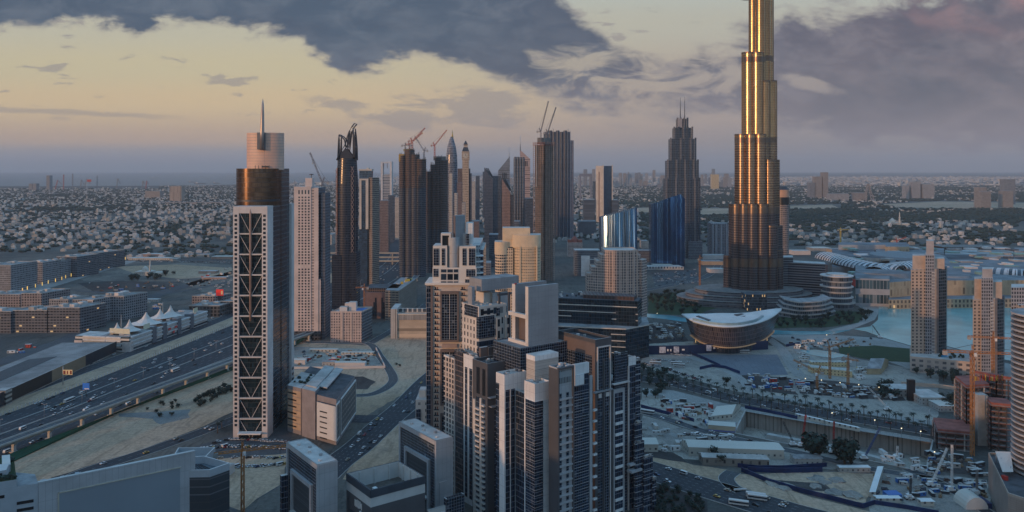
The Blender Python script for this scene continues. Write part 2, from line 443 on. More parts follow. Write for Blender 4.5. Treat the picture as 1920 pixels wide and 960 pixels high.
PIT = [(203, 694), (177, 635), (286, 554), (325, 619)]     # far left, near left, near right, far right
PITZ = -14
def build_ground():
    m = MB(); B = 44000
    out = [(-B, B), (-B, -2000), (B, -2000), (B, B)]
    for i in range(4):
        j = (i + 1) % 4; m.face([(*out[i], 0), (*out[j], 0), (*PIT[j], 0), (*PIT[i], 0)], DUST)
    solo('ground', m, kind='structure')
    f = MB(); f.face([(*p, PITZ) for p in PIT], YARD); solo('pit_floor', f, kind='structure')
    w = MB(); CW = facade('shored_wall', (.36, .32, .28), (.22, .20, .18), 3.2, 30, .3, 1.0, .9, .9, streak=.6, blinds=0)
    p = [PIT[1], PIT[2], PIT[3], PIT[0]]
    for i in range(4):
        a, b = p[i], p[(i + 1) % 4]
        L = math.hypot(b[0] - a[0], b[1] - a[1])
        w.face([(*b, PITZ), (*a, PITZ), (*a, .4), (*b, .4)], CW, [(L, 0), (0, 0), (0, 14), (L, 14)])
        n = ((a[1] - b[1]) / L * -1.2, (b[0] - a[0]) / L * -1.2)
        w.face([(*a, .4), (a[0] + n[0], a[1] + n[1], .4), (b[0] + n[0], b[1] + n[1], .4), (*b, .4)], CONC)
        w.face([(a[0] + n[0], a[1] + n[1], 0), (b[0] + n[0], b[1] + n[1], 0), (b[0] + n[0], b[1] + n[1], .4), (a[0] + n[0], a[1] + n[1], .4)], CONC)
    tag(solo('retaining_wall', w), 'concrete retaining wall around the deep excavated building pit', 'retaining wall')
build_ground()

def patch(name, px, m, layer=1, kind='structure', xy=None):
    b = MB(); z = .05 * layer
    pts = xy or [G(*p) for p in px]
    a = sum(pts[i][0] * pts[(i + 1) % len(pts)][1] - pts[(i + 1) % len(pts)][0] * pts[i][1] for i in range(len(pts)))
    if a < 0: pts = pts[::-1]
    if m in (SAND, YARD, DARKEARTH, GRASS, GRAVEL, PLOT):                     # ragged edge
        q = []
        for i, p in enumerate(pts):
            n = pts[(i + 1) % len(pts)]; k = max(1, int(math.dist(p, n) / 9))
            q += [(p[0] + (n[0] - p[0]) * j / k + R.uniform(-1.4, 1.4), p[1] + (n[1] - p[1]) * j / k + R.uniform(-1.4, 1.4)) for j in range(k)]
        pts = q
    b.face([(*p, z) for p in pts], m)
    return solo(name, b, kind=kind)

def offset_line(pts, d):
    out = []
    for i, p in enumerate(pts):
        a = Vector(pts[max(i - 1, 0)]); b = Vector(pts[min(i + 1, len(pts) - 1)]); t = (b - a).normalized()
        out.append((p[0] - t.y * d, p[1] + t.x * d))
    return out
def smooth_line(pts, n=6):
    out = []
    for i in range(len(pts) - 1):
        p0, p1, p2, p3 = [Vector(pts[max(0, min(len(pts) - 1, k))]) for k in (i - 1, i, i + 1, i + 2)]
        for k in range(n):
            t = k / n; out.append(tuple(.5 * ((2 * p1) + (p2 - p0) * t + (2 * p0 - 5 * p1 + 4 * p2 - p3) * t * t + (3 * p1 - p0 - 3 * p2 + p3) * t ** 3)))
    return out + [tuple(pts[-1])]
def band(m, A, B_, z, mt):
    for i in range(len(A) - 1): m.face([(*B_[i], z), (*B_[i + 1], z), (*A[i + 1], z), (*A[i], z)], mt)
def wall_line(m, pts, h, w, mt, z0=0):
    A, B_ = offset_line(pts, w / 2), offset_line(pts, -w / 2)
    for i in range(len(pts) - 1):
        m.face([(*A[i + 1], z0), (*A[i], z0), (*A[i], z0 + h), (*A[i + 1], z0 + h)], mt)
        m.face([(*B_[i], z0), (*B_[i + 1], z0), (*B_[i + 1], z0 + h), (*B_[i], z0 + h)], mt)
        m.face([(*B_[i], z0 + h), (*B_[i + 1], z0 + h), (*A[i + 1], z0 + h), (*A[i], z0 + h)], mt)
    for k in (0, -1): m.face([(*A[k], z0), (*B_[k], z0), (*B_[k], z0 + h), (*A[k], z0 + h)], mt)
def road(name, pts, w, mt=ASPH, layer=2, lanes=2, kerb=True, px=True, dash=True):
    P = smooth_line([G(*p) for p in pts] if px else pts); m = MB(); z = .05 * layer
    band(m, offset_line(P, w / 2), offset_line(P, -w / 2), z, mt)
    solo(name, m, kind='structure')
    if lanes > 1:
        k = MB()
        for i in range(1, lanes):
            o = offset_line(P, -w / 2 + w * i / lanes)
            for j in range(len(o) - 1):
                a, b = Vector(o[j]), Vector(o[j + 1]); L = (b - a).length; n = max(1, int(L / 9)); d = (b - a) / n; s = Vector((-d.y, d.x)).normalized() * .14
                for q in range(n):
                    p0 = a + d * q; p1 = p0 + d * (.45 if dash else 1)
                    k.face([(*(p0 - s), z + .02), (*(p1 - s), z + .02), (*(p1 + s), z + .02), (*(p0 + s), z + .02)], WORN)
        solo('road_markings', k, kind='structure')
    if kerb:
        k = MB()
        for s in (-1, 1): wall_line(k, offset_line(P, s * (w / 2 + .2)), .14 + z, .4, CONC)
        solo('kerb', k, kind='structure')
    return P

# sea, lagoon, lake
def water(name, col, rough=.2, wave=.05, s=.02):
    m = mat(name, col, rough, var=.25, scale=s, spec=.5)
    t = m.node_tree; g = t.nodes.new('ShaderNodeNewGeometry').outputs['Position']; b = t.nodes.new('ShaderNodeBump')
    b.inputs['Strength'].default_value = wave; t.links.new(noise(t, g, .15, 4).k, b.inputs['Height']); t.links.new(b.outputs[0], t.nodes['Principled BSDF'].inputs['Normal'])
    return m
SEA = water('sea_water', (.045, .10, .13), .35)
LAKE = water('lake_water', (.20, .46, .46), .18, .04, .012)
CANAL = water('canal_water', (.08, .30, .34), .2)
patch('sea', None, SEA, 20, xy=[(-43900, 3000), (-9500, 7600), (-6500, 9300), (-3900, 9800), (-2900, 12000), (-3100, 15000), (-2000, 22000), (-500, 30000), (2500, 43900), (-43900, 43900)])
patch('lagoon', [(-80, 372), (20, 371), (70, 373), (85, 377), (30, 379), (-80, 380)], CANAL, 20)
patch('lake', [(1648, 573), (1680, 569), (1820, 571), (1940, 576), (1985, 590), (2010, 620), (2005, 660), (1960, 686), (1880, 674), (1821, 661), (1772, 648), (1707, 648), (1655, 633), (1625, 622), (1600, 617), (1632, 612), (1646, 600)], LAKE, 3)
patch('canal', [(1212, 588), (1260, 592), (1295, 598), (1320, 604), (1300, 606), (1250, 599), (1212, 595)], CANAL, 3)
patch('canal', [(1440, 619), (1490, 621), (1540, 621), (1600, 618), (1560, 627), (1500, 628), (1440, 627)], CANAL, 3)
patch('pool', [(1498, 657), (1530, 656), (1560, 660), (1595, 668), (1560, 672), (1520, 666)], CANAL, 6)

# main highway: far edge and near edge in metres
HW_L = [(-505, 450), (-470, 560), (-434, 679), (-417, 782), (-375, 1071), (-345, 1350), (-315, 1650), (-330, 2000), (-440, 2760), (-760, 4500), (-1500, 8500)]
HW_R = [(-415, 450), (-381, 555), (-346, 679), (-320, 782), (-243, 1071), (-205, 1350), (-190, 1650), (-225, 2000), (-352, 2760), (-680, 4500), (-1440, 8500)]
def build_highway():
    L, Rr = smooth_line(HW_L, 5), smooth_line(HW_R, 5)
    m = MB(); band(m, L, Rr, .15, ASPH); solo('highway', m, kind='structure')
    k = MB()
    for f in [i / 15 for i in range(1, 15)]:
        o = [(a[0] + (b[0] - a[0]) * f, a[1] + (b[1] - a[1]) * f) for a, b in zip(L, Rr)]
        for j in range(24):
            a, b = Vector(o[j]), Vector(o[j + 1]); n = max(1, int((b - a).length / 12)); d = (b - a) / n; s = Vector((-d.y, d.x)).normalized() * .18
            for q in range(n):
                p0 = a + d * q; p1 = p0 + d * .4
                k.face([(*(p0 - s), .18), (*(p1 - s), .18), (*(p1 + s), .18), (*(p0 + s), .18)], WORN)
    solo('road_markings', k, kind='structure')
    b = MB()
    mid = [(a[0] + (c[0] - a[0]) * .5, a[1] + (c[1] - a[1]) * .5) for a, c in zip(L, Rr)]
    wall_line(b, mid[:42], .9, .8, CONC)
    tag(solo('median_barrier', b), 'low concrete barrier down the middle of the wide highway', 'barrier')
    for f in (.27, .78):
        q = MB(); wall_line(q, [(a[0] + (c[0] - a[0]) * f, a[1] + (c[1] - a[1]) * f) for a, c in zip(L, Rr)][:36], .25, 1.6, PAVE)
        solo('traffic_island', q, kind='structure')
    # sand verge and service road beyond it
    S = [(x - 26 - max(0, (700 - y)) * .03, y) for x, y in HW_L[:7]]; S2 = [(x - 16, y + 4) for x, y in S]
    m = MB(); band(m, smooth_line(S2), smooth_line(HW_L[:7]), .08, SAND); solo('verge', m, kind='structure')
    road('service_road', [(-534, 450), (-505, 560), (-469, 679), (-452, 782), (-410, 1071), (-385, 1350)], 17, ASPH, 3, 3, True, False)
build_highway()

# sand field and planted bank beside the viaduct, side roads
patch('sand_field', [(-60, 905), (0, 872), (220, 770), (360, 720), (436, 692), (548, 655), (548, 700), (436, 772), (372, 803), (250, 850), (142, 884), (60, 930), (-60, 960)], SAND, 1)
patch('sand_field', [(545, 640), (690, 648), (800, 585), (900, 585), (900, 640), (800, 712), (690, 778), (560, 782), (540, 720)], SAND, 1)
patch('sand_field', [(690, 830), (745, 790), (850, 790), (850, 900), (640, 900)], SAND, 1)
patch('yard', [(545, 650), (705, 655), (724, 690), (545, 693)], YARD, 2)
hb = MB(); A = [G(-30, 893), G(0, 878), G(110, 827), G(220, 776), G(360, 724), G(436, 695), G(545, 656)]
Bk = [(-368, 565), (-360, 600), (-343, 655), (-324, 725), (-296, 825), (-279, 890), (-250, 1000)]
for i in range(6): hb.face([(*A[i], .3), (*A[i + 1], .3), (*Bk[i + 1], 3.0), (*Bk[i], 3.0)], HEDGE)
solo('planted_bank', hb, kind='structure')
road('side_road', [(100, 915), (158, 885), (257, 853), (373, 812), (440, 786), (548, 745)], 13, ASPH, 3, 2)
patch('car_park', [(365, 838), (436, 815), (548, 800), (545, 860), (520, 915), (440, 960), (380, 930)], ASPH2, 2)
patch('paving', [(380, 862), (545, 850), (530, 905), (450, 960), (385, 925)], SAND, 3)
road('avenue', [(560, 935), (600, 897), (632, 868), (672, 838), (718, 796), (760, 760), (806, 712), (850, 676), (890, 640)], 24, ASPH, 3, 6)
road('cross_road', [(540, 775), (600, 780), (680, 786), (740, 782), (810, 775)], 20, ASPH, 4, 4, False)
road('loop_road', [(545, 641), (640, 643), (692, 645), (712, 668), (736, 704), (731, 722), (702, 738), (665, 742), (560, 742)], 9, ASPH2, 3, 2)
road('access_road', [(692, 645), (735, 620), (770, 596), (800, 570)], 11, ASPH2, 4, 2)
patch('bare_ground', [(145, 531), (230, 526), (330, 533), (342, 541), (280, 547), (180, 549)], DARKEARTH, 3)
patch('bare_ground', [(125, 515), (200, 492), (300, 490), (435, 497), (435, 520), (330, 528), (160, 527)], PLOT, 2)
patch('street', [(20, 545), (95, 525), (190, 500), (245, 487), (255, 490), (200, 507), (120, 532), (40, 556)], PAVE, 3)
patch('street', [(-20, 680), (100, 640), (200, 590), (300, 545), (435, 508), (435, 514), (310, 552), (215, 598), (110, 652), (-20, 692)], ASPH2, 4)
# right side
patch('park_lawn', [(1215, 555), (1260, 548), (1320, 556), (1350, 575), (1300, 592), (1215, 588)], GRASS, 1)
patch('park_lawn', [(1450, 596), (1560, 583), (1640, 585), (1640, 600), (1560, 613), (1440, 616)], GRASS, 1)
patch('park_lawn', [(1570, 652), (1640, 648), (1720, 655), (1720, 680), (1640, 676), (1575, 664)], GRASS, 5)
patch('promenade', [(1440, 628), (1560, 628), (1655, 634), (1707, 649), (1772, 649), (1821, 662), (1920, 690), (1920, 720), (1700, 690), (1600, 655), (1480, 650)], PAVE, 2)
patch('promenade', [(1590, 560), (1660, 565), (1640, 600), (1600, 616), (1560, 628), (1540, 622), (1610, 605), (1625, 585)], PAVE, 2)
patch('car_park', [(1298, 666), (1457, 665), (1478, 703), (1387, 704), (1335, 678)], PLAZA, 4)
patch('yard', [(1205, 640), (1290, 640), (1480, 650), (1760, 700), (1760, 795), (1560, 764), (1383, 734), (1283, 708), (1203, 690)], YARD, 1)
road('boulevard', [(1180, 705), (1205, 710), (1272, 721), (1369, 746), (1424, 756), (1560, 779), (1752, 810), (1960, 850)], 21, ASPH, 4, 4)
patch('pavement', [(1205, 728), (1262, 732), (1356, 756), (1400, 765), (1560, 793), (1745, 824), (1745, 830), (1560, 800), (1400, 772), (1340, 762), (1205, 740)], PAVE, 3)
patch('pavement', [(1450, 741), (1560, 760), (1760, 792), (1760, 799), (1560, 767), (1450, 747)], PAVE, 3)
patch('yard', [(1202, 735), (1345, 762), (1395, 770), (1378, 812), (1330, 806), (1202, 766)], YARD, 2)
patch('yard', [(1202, 778), (1330, 818), (1500, 842), (1620, 868), (1560, 880), (1260, 860), (1202, 845)], YARD, 2)
patch('yard', [(1640, 880), (1760, 890), (1850, 900), (1865, 965), (1630, 965)], YARD, 3)
patch('sand_field', [(1380, 890), (1560, 885), (1640, 890), (1625, 945), (1500, 920), (1400, 895)], SAND, 3)
patch('sand_field', [(1205, 850), (1300, 872), (1360, 880), (1500, 925), (1640, 962), (1640, 985), (1480, 945), (1360, 915), (1222, 872), (1205, 868)], SAND, 2)
road('site_road', [(1180, 765), (1203, 772), (1265, 791), (1327, 811), (1405, 829), (1500, 850), (1620, 877), (1740, 897), (1850, 912)], 9, ASPH2, 5, 2)
road('ramp', [(1375, 885), (1362, 897), (1372, 912), (1390, 922)], 10, ASPH2, 5, 2)
road('expressway', [(1120, 850), (1225, 884), (1300, 908), (1400, 938), (1520, 972), (1680, 1010)], 30, ASPH, 5, 7)
patch('planted_verge', [(1228, 905), (1262, 914), (1300, 926), (1330, 940), (1330, 972), (1228, 972)], DARKEARTH, 3)
road('side_road', [(1700, 880), (1760, 905), (1850, 960), (1880, 985)], 8, ASPH, 5, 2)
patch('excavation', [(1495, 712), (1560, 714), (1680, 728), (1700, 752), (1600, 746), (1500, 738)], DARKEARTH, 3)
patch('bare_ground', [(1212, 608), (1275, 606), (1290, 640), (1212, 645)], DARKEARTH, 2)
patch('bare_ground', [(1390, 704), (1480, 708), (1495, 740), (1440, 735), (1385, 718)], DARKEARTH, 2)
patch('bare_ground', [(1740, 846), (1850, 872), (1850, 892), (1740, 882)], DARKEARTH, 4)
patch('bare_ground', [(1205, 842), (1260, 848), (1290, 868), (1205, 856)], DARKEARTH, 4)
patch('bare_ground', [(1440, 900), (1540, 905), (1560, 922), (1470, 915)], DARKEARTH, 4)
patch('bare_ground', [(190, 905), (60, 930), (100, 895), (200, 862), (290, 838), (250, 858)], DARKEARTH, 2)
patch('bare_ground', [(560, 712), (680, 706), (706, 716), (690, 730), (560, 728)], DARKEARTH, 2)
patch('gravel_track', [(225, 776), (300, 772), (356, 768), (352, 784), (300, 797), (288, 786), (225, 781)], GRAVEL, 2)
road('path', [(1440, 634), (1466, 655), (1484, 684), (1500, 706)], 12, PAVE, 4, 1, False)
road('path', [(1480, 650), (1520, 672), (1516, 690), (1545, 712)], 6, PAVE, 4, 1, False)
road('path', [(1210, 652), (1300, 672), (1380, 704), (1408, 735)], 9, PAVE, 3, 1, False)
road('path', [(1205, 800), (1262, 815), (1300, 838)], 6, PAVE, 4, 1, False)
patch('sand_field', [(215, 500), (330, 496), (436, 503), (436, 517), (335, 523), (250, 512)], SAND, 4)
patch('sand_field', [(330, 524), (436, 519), (436, 545), (380, 548)], PLOT, 4)
road('street', [(140, 545), (250, 552), (330, 548), (436, 527)], 10, ASPH2, 5, 2, False)
road('street', [(225, 489), (330, 487), (436, 490), (548, 492)], 16, ASPH, 4, 2)
patch('car_park', [(1222, 512), (1305, 506), (1312, 530), (1228, 538)], ASPH2, 2)
road('street', [(1205, 545), (1260, 535), (1320, 520), (1345, 500), (1350, 478)], 14, ASPH2, 3, 2)
patch('paving', [(1100, 500), (1220, 488), (1340, 480), (1345, 488), (1225, 500), (1105, 515)], PLOT, 1)
# far: airstrip, sand flats, tree belts
patch('sand_flat', [(1640, 384), (1760, 378), (1960, 381), (1960, 391), (1800, 391), (1680, 389)], SAND, 8)
patch('sand_flat', [(1480, 386), (1560, 384), (1575, 391), (1480, 393)], SAND, 8)
patch('sand_flat', [(1195, 390), (1225, 389), (1225, 398), (1195, 398)], SAND, 8)
patch('sand_flat', [(1312, 391), (1366, 391), (1366, 402), (1312, 402)], SAND, 8)
# ---------------------------------------------------------------- helpers for facades with real openings
GLASSM = mat('window_glass', (.02, .03, .045), .08, var=.5, scale=.3, spec=.6)
GLASSG = facade('green_glass', (.02, .035, .042), (.008, .022, .03), 1.6, 3.9, .9, .9, .1)
MULL = mat('mullion', (.5, .5, .5), .5)
def window_grid(parent, name, org, ux, cols, rows, w, h, m=GLASSM, frame=None, limit=100, label=None, nrm=None, deep=.12):
    """windows as linked meshes: org (x,y,z) of the first window's lower left, ux unit vector along the wall; cols, rows offsets in metres"""
    nx = Vector((ux[1], -ux[0], 0)); ux = Vector((ux[0], ux[1], 0)); off = Vector(parent.location)
    def geo(mb, o):
        q = [o, o + ux * w, o + ux * w + Vector((0, 0, h)), o + Vector((0, 0, h))]
        p = [v + nx * deep for v in q]
        mb.face(p, m, [(0, 0), (w, 0), (w, h), (0, h)])
        for i in range(4):
            j = (i + 1) % 4; mb.face([q[i], q[j], p[j], p[i]], frame or MULL)
    spots = [(c, r) for r in rows for c in cols]
    one = MB(); geo(one, Vector((0, 0, 0))); me = one.mesh(name)
    for c, r in spots[:limit]:
        o = bpy.data.objects.new(name, me); COL.objects.link(o); o.parent = parent
        o.location = Vector(org) + ux * c + Vector((0, 0, r)) - off
    if len(spots) > limit:
        b = MB()
        for c, r in spots[limit:]: geo(b, Vector(org) + ux * c + Vector((0, 0, r)))
        part(name + 's', b, parent, kind='stuff')
def slabs(mb, plan, zs, t, out, m):
    """thin floor plates standing proud of a plan"""
    p = inset(plan, -out)
    for z in zs: mb.prism(p, z, z + t, m)
    return mb

PALE = mat('pale_stone', (.62, .58, .55), .7, var=.08, scale=.05)
def braced_tower():
    Y = 622; t = thing('braced_tower', 'tall tower with white braced frame over dark green glass and a spired disc on top', 'tower', (-206, 655))
    s = F / Y; x = lambda px: X(px, Y); z = lambda py: Zp(py, Y)
    fw = facade('white_frame', (.66, .62, .60), (.5, .48, .46), 6, 6, 0, 0, .6, line=(30, 3.3, .12, (.5, .48, .47)))
    f = MB()
    f.box(x(437), x(447.6), Y, Y + 15, 0, z(387), fw); f.box(x(491), x(501.3), Y, Y + 15, 0, z(387), fw)
    f.box(x(447.6), x(491), Y, Y + 15, z(400), z(387) - .003, fw)
    part('front_frame', f, t)
    g = MB(); g.box(x(447.6), x(491), Y + 2.2, Y + 14, 6, z(400), GLASSG); part('glass_wall', g, t)
    lv = [400 + 38.6 * i for i in range(11)]
    for i in range(1, 11):
        b = MB(); b.box(x(447.6), x(491), Y + .4, Y + 2.2, z(lv[i]) - .5, z(lv[i]) + .5, PALE); part('crossbar', b, t)
    for i in range(11):
        zb = z(lv[i] + 37) if i < 10 else z(821)
        for sx in (448.5, 490):
            b = MB(); b.bar((x(sx), Y + 1.6, z(lv[i]) - (1 if i else 0)), (x(469.3 + (sx - 469.3) * .08), Y + 1.6, zb), .36, PALE); part('brace', b, t)
    b = MB(); b.tube([(x(469.3), Y + .2, z(602)), (x(469.3), Y + .2, z(400)), (x(469.3), Y + .2, z(391))], [.85, .85, .2], mat('mast_bronze', (.40, .27, .22), .5)); part('mast', b, t)
    for px in (439.7, 493.3):
        window_grid(t, 'window', (x(px), Y, z(407)), (1, 0), [0], [-3.32 * k for k in range(50)], 2.1, 1.95, frame=PALE)
    dg = facade('drum_glass', (.10, .07, .06), (.13, .075, .045), 1.5, 3.9, .92, .86, .2, .3, var=.35, blinds=.02, glass_metal=.75, wall_metal=.6)
    dn = facade('navy_glass', (.10, .11, .125), (.018, .028, .045), 1.5, 3.9, .94, .8, .12, .4, var=.4, blinds=.02)
    arc = ring(-208.5, 657, 17, 17.6, 40, math.pi, 2 * math.pi)
    d = MB(); d.prism(arc + [(-190.3, 659), (-190.3, 683), (-225.5, 683)], 0, 210, dg, ROOFD, True); part('glass_drum', d, t)
    d = MB(); d.box(-222, -190.6, 637, 661, 0, 180, dn, ROOFD); d.box(-193, -190.2, 660.5, 683, 0, 209.8, dn, ROOFD); part('side_glass', d, t)
    d = MB(); d.prism(ring(-208.5, 657, 17.9, 18.5, 40, math.pi, 2 * math.pi), 183.5, 185, DSTEEL, None, True); part('service_ring', d, t)
    bf = MB(); bf.box(-190.9, -188.2, 683, 691, 0, 180, PALE); bf.box(-226, -220, 683, 691, 0, 180, PALE); bf.box(-220, -190.9, 683.2, 690.5, 172, 179.9, PALE); part('rear_frame', bf, t)
    ds = facade('disc_panels', (.72, .47, .36), (.62, .5, .46), 50, 2.4, 0, 0, line=(60, 2.4, .22, (.36, .28, .27)), wall_rough=.5)
    c = MB(); c.prism(ring(-204, 662, 15.3, 9, 48), 209, 239.3, ds, ROOF, True); part('crown_disc', c, t)
    q = MB(); q.box(-207.6, -201.2, 651.5, 660, 225.5, 239.4, mat('slot_grey', (.16, .17, .19), .5)); part('spire_slot', q, t)
    sp = MB(); sp.tube([(-203.3, 650.9, 225), (-203.3, 651, 240), (-203.3, 652, 256), (-203.3, 652.5, 263), (-203.3, 653, 267)], [1.7, 1.75, 1.3, .8, .1], mat('spire_metal', (.40, .35, .33), .35, .6), 12); part('spire', sp, t)
    v = MB(); v.box(-204, -199, 652, 662, 211, 212.2, DSTEEL)
    for k in range(5): v.bar((-207 + k * 2.6, 645 + k * .6, 210), (-207 + k * 2.6, 645 + k * .6, 212.5), .4, DSTEEL)
    part('roof_plant', v, t)
    e = MB(); e.box(x(447.6), x(491), Y - 4, Y + 2, 4.2, 5.2, WHITE); part('entrance_canopy', e, t)
    p = MB()
    for k in range(7): p.box(-190.1, -189.7, 640, 646, 10 + k * 4.6, 12 + k * 4.6, BLACK); p.box(-188.2, -187.9, 684.5, 689, 10 + k * 4.6, 12 + k * 4.6, BLACK)
    part('slot_window', p, t)
braced_tower()

PINKW = (.62, .52, .48)
def pink_tower():
    Y = 981; x = lambda p: X(p, Y); z = lambda p: Zp(p, Y)
    t = thing('apartment_tower', 'slender pale pink tower with four columns of square windows behind the braced tower', 'tower', (x(575), Y + 18))
    pw = facade('pink_wall', PINKW, PINKW, 9, 9, 0, 0); fine = facade('pink_fine', PINKW, (.06, .06, .08), 1.9, 3.55, .62, .5, .2)
    dk = facade('blue_side', (.13, .14, .17), (.05, .06, .08), 2.6, 3.55, .6, .6, .2)
    b = MB(); b.prism([(x(551), Y), (x(583.5), Y), (x(583.5), Y + 36), (x(551), Y + 36)], z(622), z(350), pw, ROOFL)
    b.prism([(x(588.5), Y), (x(597), Y), (x(597), Y + 36), (x(588.5), Y + 36)], z(622), z(352), [pw, dk, pw, pw], ROOFL)
    b.prism([(x(597), Y + 1), (x(601), Y + 1), (x(601), Y + 30), (x(597), Y + 30)], z(622), z(524), [pw, dk, pw, pw], ROOFL); part('wall', b, t)
    b = MB(); b.box(x(583.5), x(588.5), Y + .9, Y + 35, z(622), z(353), fine); part('balcony_column', b, t)
    b = MB(); b.box(x(600), x(608), Y + 4, Y + 33, 0, z(362), dk, ROOFD); part('rear_wing', b, t)
    b = MB(); b.box(x(548), x(602), Y - 3, Y + 38, 0, z(621), facade('dark_podium', (.07, .075, .085), (.02, .025, .03), 4, 4, .7, .6, .2), ROOFD); part('podium', b, t)
    b = MB(); b.box(x(570), x(583), Y + 6, Y + 16, z(350), z(334), pw, ROOFL); part('penthouse', b, t)
    b = MB(); b.tube([(x(580), Y + 10, z(334)), (x(580), Y + 10, z(326))], .4, DSTEEL); b.cyl(x(580), Y + 10, 2.6, z(328), z(326.6), DSTEEL, None, 12); part('antenna', b, t)
    window_grid(t, 'window', (x(559.4), Y, z(371.5)), (1, 0), [0, 3.95, 7.9, 11.8], [-3.53 * k for k in range(47) if k != 24], 2.0, 1.9, frame=PALE)
    window_grid(t, 'top_window', (x(559.4), Y, z(364)), (1, 0), [0, 3.95, 7.9, 11.8], [0], 1.7, 5.0, frame=PALE)
pink_tower()

def twisted_tower():
    Y = 1184; x = lambda p: X(p, Y); z = lambda p: Zp(p, Y); cx, cy = x(647), Y + 16
    t = thing('horned_tower', 'dark rounded tower with two curved horns and lattice edges', 'tower', (cx, cy))
    gl = facade('dark_curtain', (.030, .036, .052), (.012, .020, .036), 2.2, 3.6, .8, .75, .15, .5, var=.4, blinds=.02)
    oval = lambda k: ring(cx, cy, 16.4 * k, 15 * k, 28)
    b = MB(); b.prism(oval(1), 0, z(345), gl, ROOFD, True); b.prism(oval(1), z(345), z(297), gl, ROOFD, True, oval(.86)); part('glass_shaft', b, t)
    b = MB()
    for px in (634, 641, 657, 664): b.box(x(px), x(px) + 1.0, Y - .2 + abs(px - 648) * .35, Y + 6, 0, z(330), DSTEEL)
    part('fin', b, t)
    def horn(pts, nm):
        m = MB(); P = [(x(a), z(b)) for a, b in pts]
        m.tube([(p[0], cy - 9, p[1]) for p in P], .95, DSTEEL); m.tube([(p[0], cy + 9, p[1]) for p in P], .95, DSTEEL)
        for p in P[::1]: m.bar((p[0], cy - 9, p[1]), (p[0], cy + 9, p[1]), .7, DSTEEL)
        part(nm, m, t)
    dark = mat('horn_slate', (.045, .05, .065), .4, .3)
    def blade(pts):
        m = MB(); P = [(x(a), z(b)) for a, b in pts]
        for y0 in (cy - 8.5, cy + 7.5):
            m.face([(p[0], y0, p[1]) for p in P], dark); m.face([(p[0], y0 + 1, p[1]) for p in P[::-1]], dark)
            for i in range(len(P)):
                j = (i + 1) % len(P); m.face([(P[i][0], y0, P[i][1]), (P[i][0], y0 + 1, P[i][1]), (P[j][0], y0 + 1, P[j][1]), (P[j][0], y0, P[j][1])], dark)
        part('horn_blade', m, t)
    horn([(629, 300), (636, 286), (645, 272), (648, 260), (653, 246), (658, 237), (663, 231)], 'tall_horn')
    horn([(664, 300), (663.5, 275), (662, 255), (660, 240)], 'tall_horn')
    horn([(631.5, 300), (632, 280), (633, 262), (634, 252)], 'short_horn'); horn([(633, 253), (639, 256), (644, 262), (647, 276)], 'short_horn')
    blade([(650, 285), (648, 268), (652, 250), (655, 246), (653, 262)]); blade([(659.5, 298), (659, 246), (661.5, 243), (664, 298)]); blade([(630, 298), (640, 284), (646, 276), (656, 290), (665, 298)])
    blade([(632.5, 298), (633, 262), (634.8, 258), (635.5, 298)])
    bz = mat('lattice_bronze', (.36, .25, .21), .5)
    for px, y0, dx in ((628, 318, 3.4), (657.5, 312, 5)):
        m = MB(); n = 18
        for k in range(n):
            a, c = z(y0 + k * 9), z(y0 + k * 9 + 9)
            m.bar((x(px + (k % 2) * dx), Y + 2, a), (x(px + ((k + 1) % 2) * dx), Y + 2, c), .6, bz); m.bar((x(px + ((k + 1) % 2) * dx), Y + 2, a), (x(px + (k % 2) * dx), Y + 2, c), .45, bz)
        part('edge_lattice', m, t)
    m = MB(); m.box(x(629.5), x(631), Y + 5, Y + 9, z(440), z(315), mat('sun_glint_strip', (.55, .30, .22), .35, .6)); part('sun_glint_strip', m, t)  # orange sun glint on this corner, put in as a coloured strip
    m = MB(); m.box(x(622), x(640), Y + 1, Y + 30, 0, z(478), gl, ROOFD); m.box(x(655), x(668), Y + 1, Y + 30, 0, z(474), gl, ROOFD); part('lower_wing', m, t)
twisted_tower()

def slab_tower(name, label, cat, pxL, pxR, Y, ytop, d, m, az=0, roof=ROOFD, z0=0, wall='wall', Y2=None):
    """plain shaft between two pixels; returns the thing for more parts"""
    p = front(pxL, pxR, Y, d, az, Y2); c = (sum(q[0] for q in p) / 4, sum(q[1] for q in p) / 4)
    t = thing(name, label, cat, c); b = MB(); b.prism(p, z0, Zp(ytop, Y), m, roof); part(wall, b, t)
    return t
TANB = facade('tan_bands', (.34, .27, .215), (.05, .05, .06), 3.2, 3.4, .9, .45, .25, streak=.2)
TANF = facade('tan_face', (.26, .215, .185), (.05, .05, .06), 2.6, 3.4, .5, .5, .25)
BLUEG = facade('blue_curtain', (.07, .10, .14), (.025, .055, .095), 2, 3.6, .9, .82, .12, .4, blinds=.03)
GREYG = facade('grey_curtain', (.20, .21, .23), (.04, .06, .085), 2.4, 3.6, .75, .6, .15, blinds=.05)
CREAM = mat('cream_render', (.60, .54, .47), .75, var=.1, scale=.06)

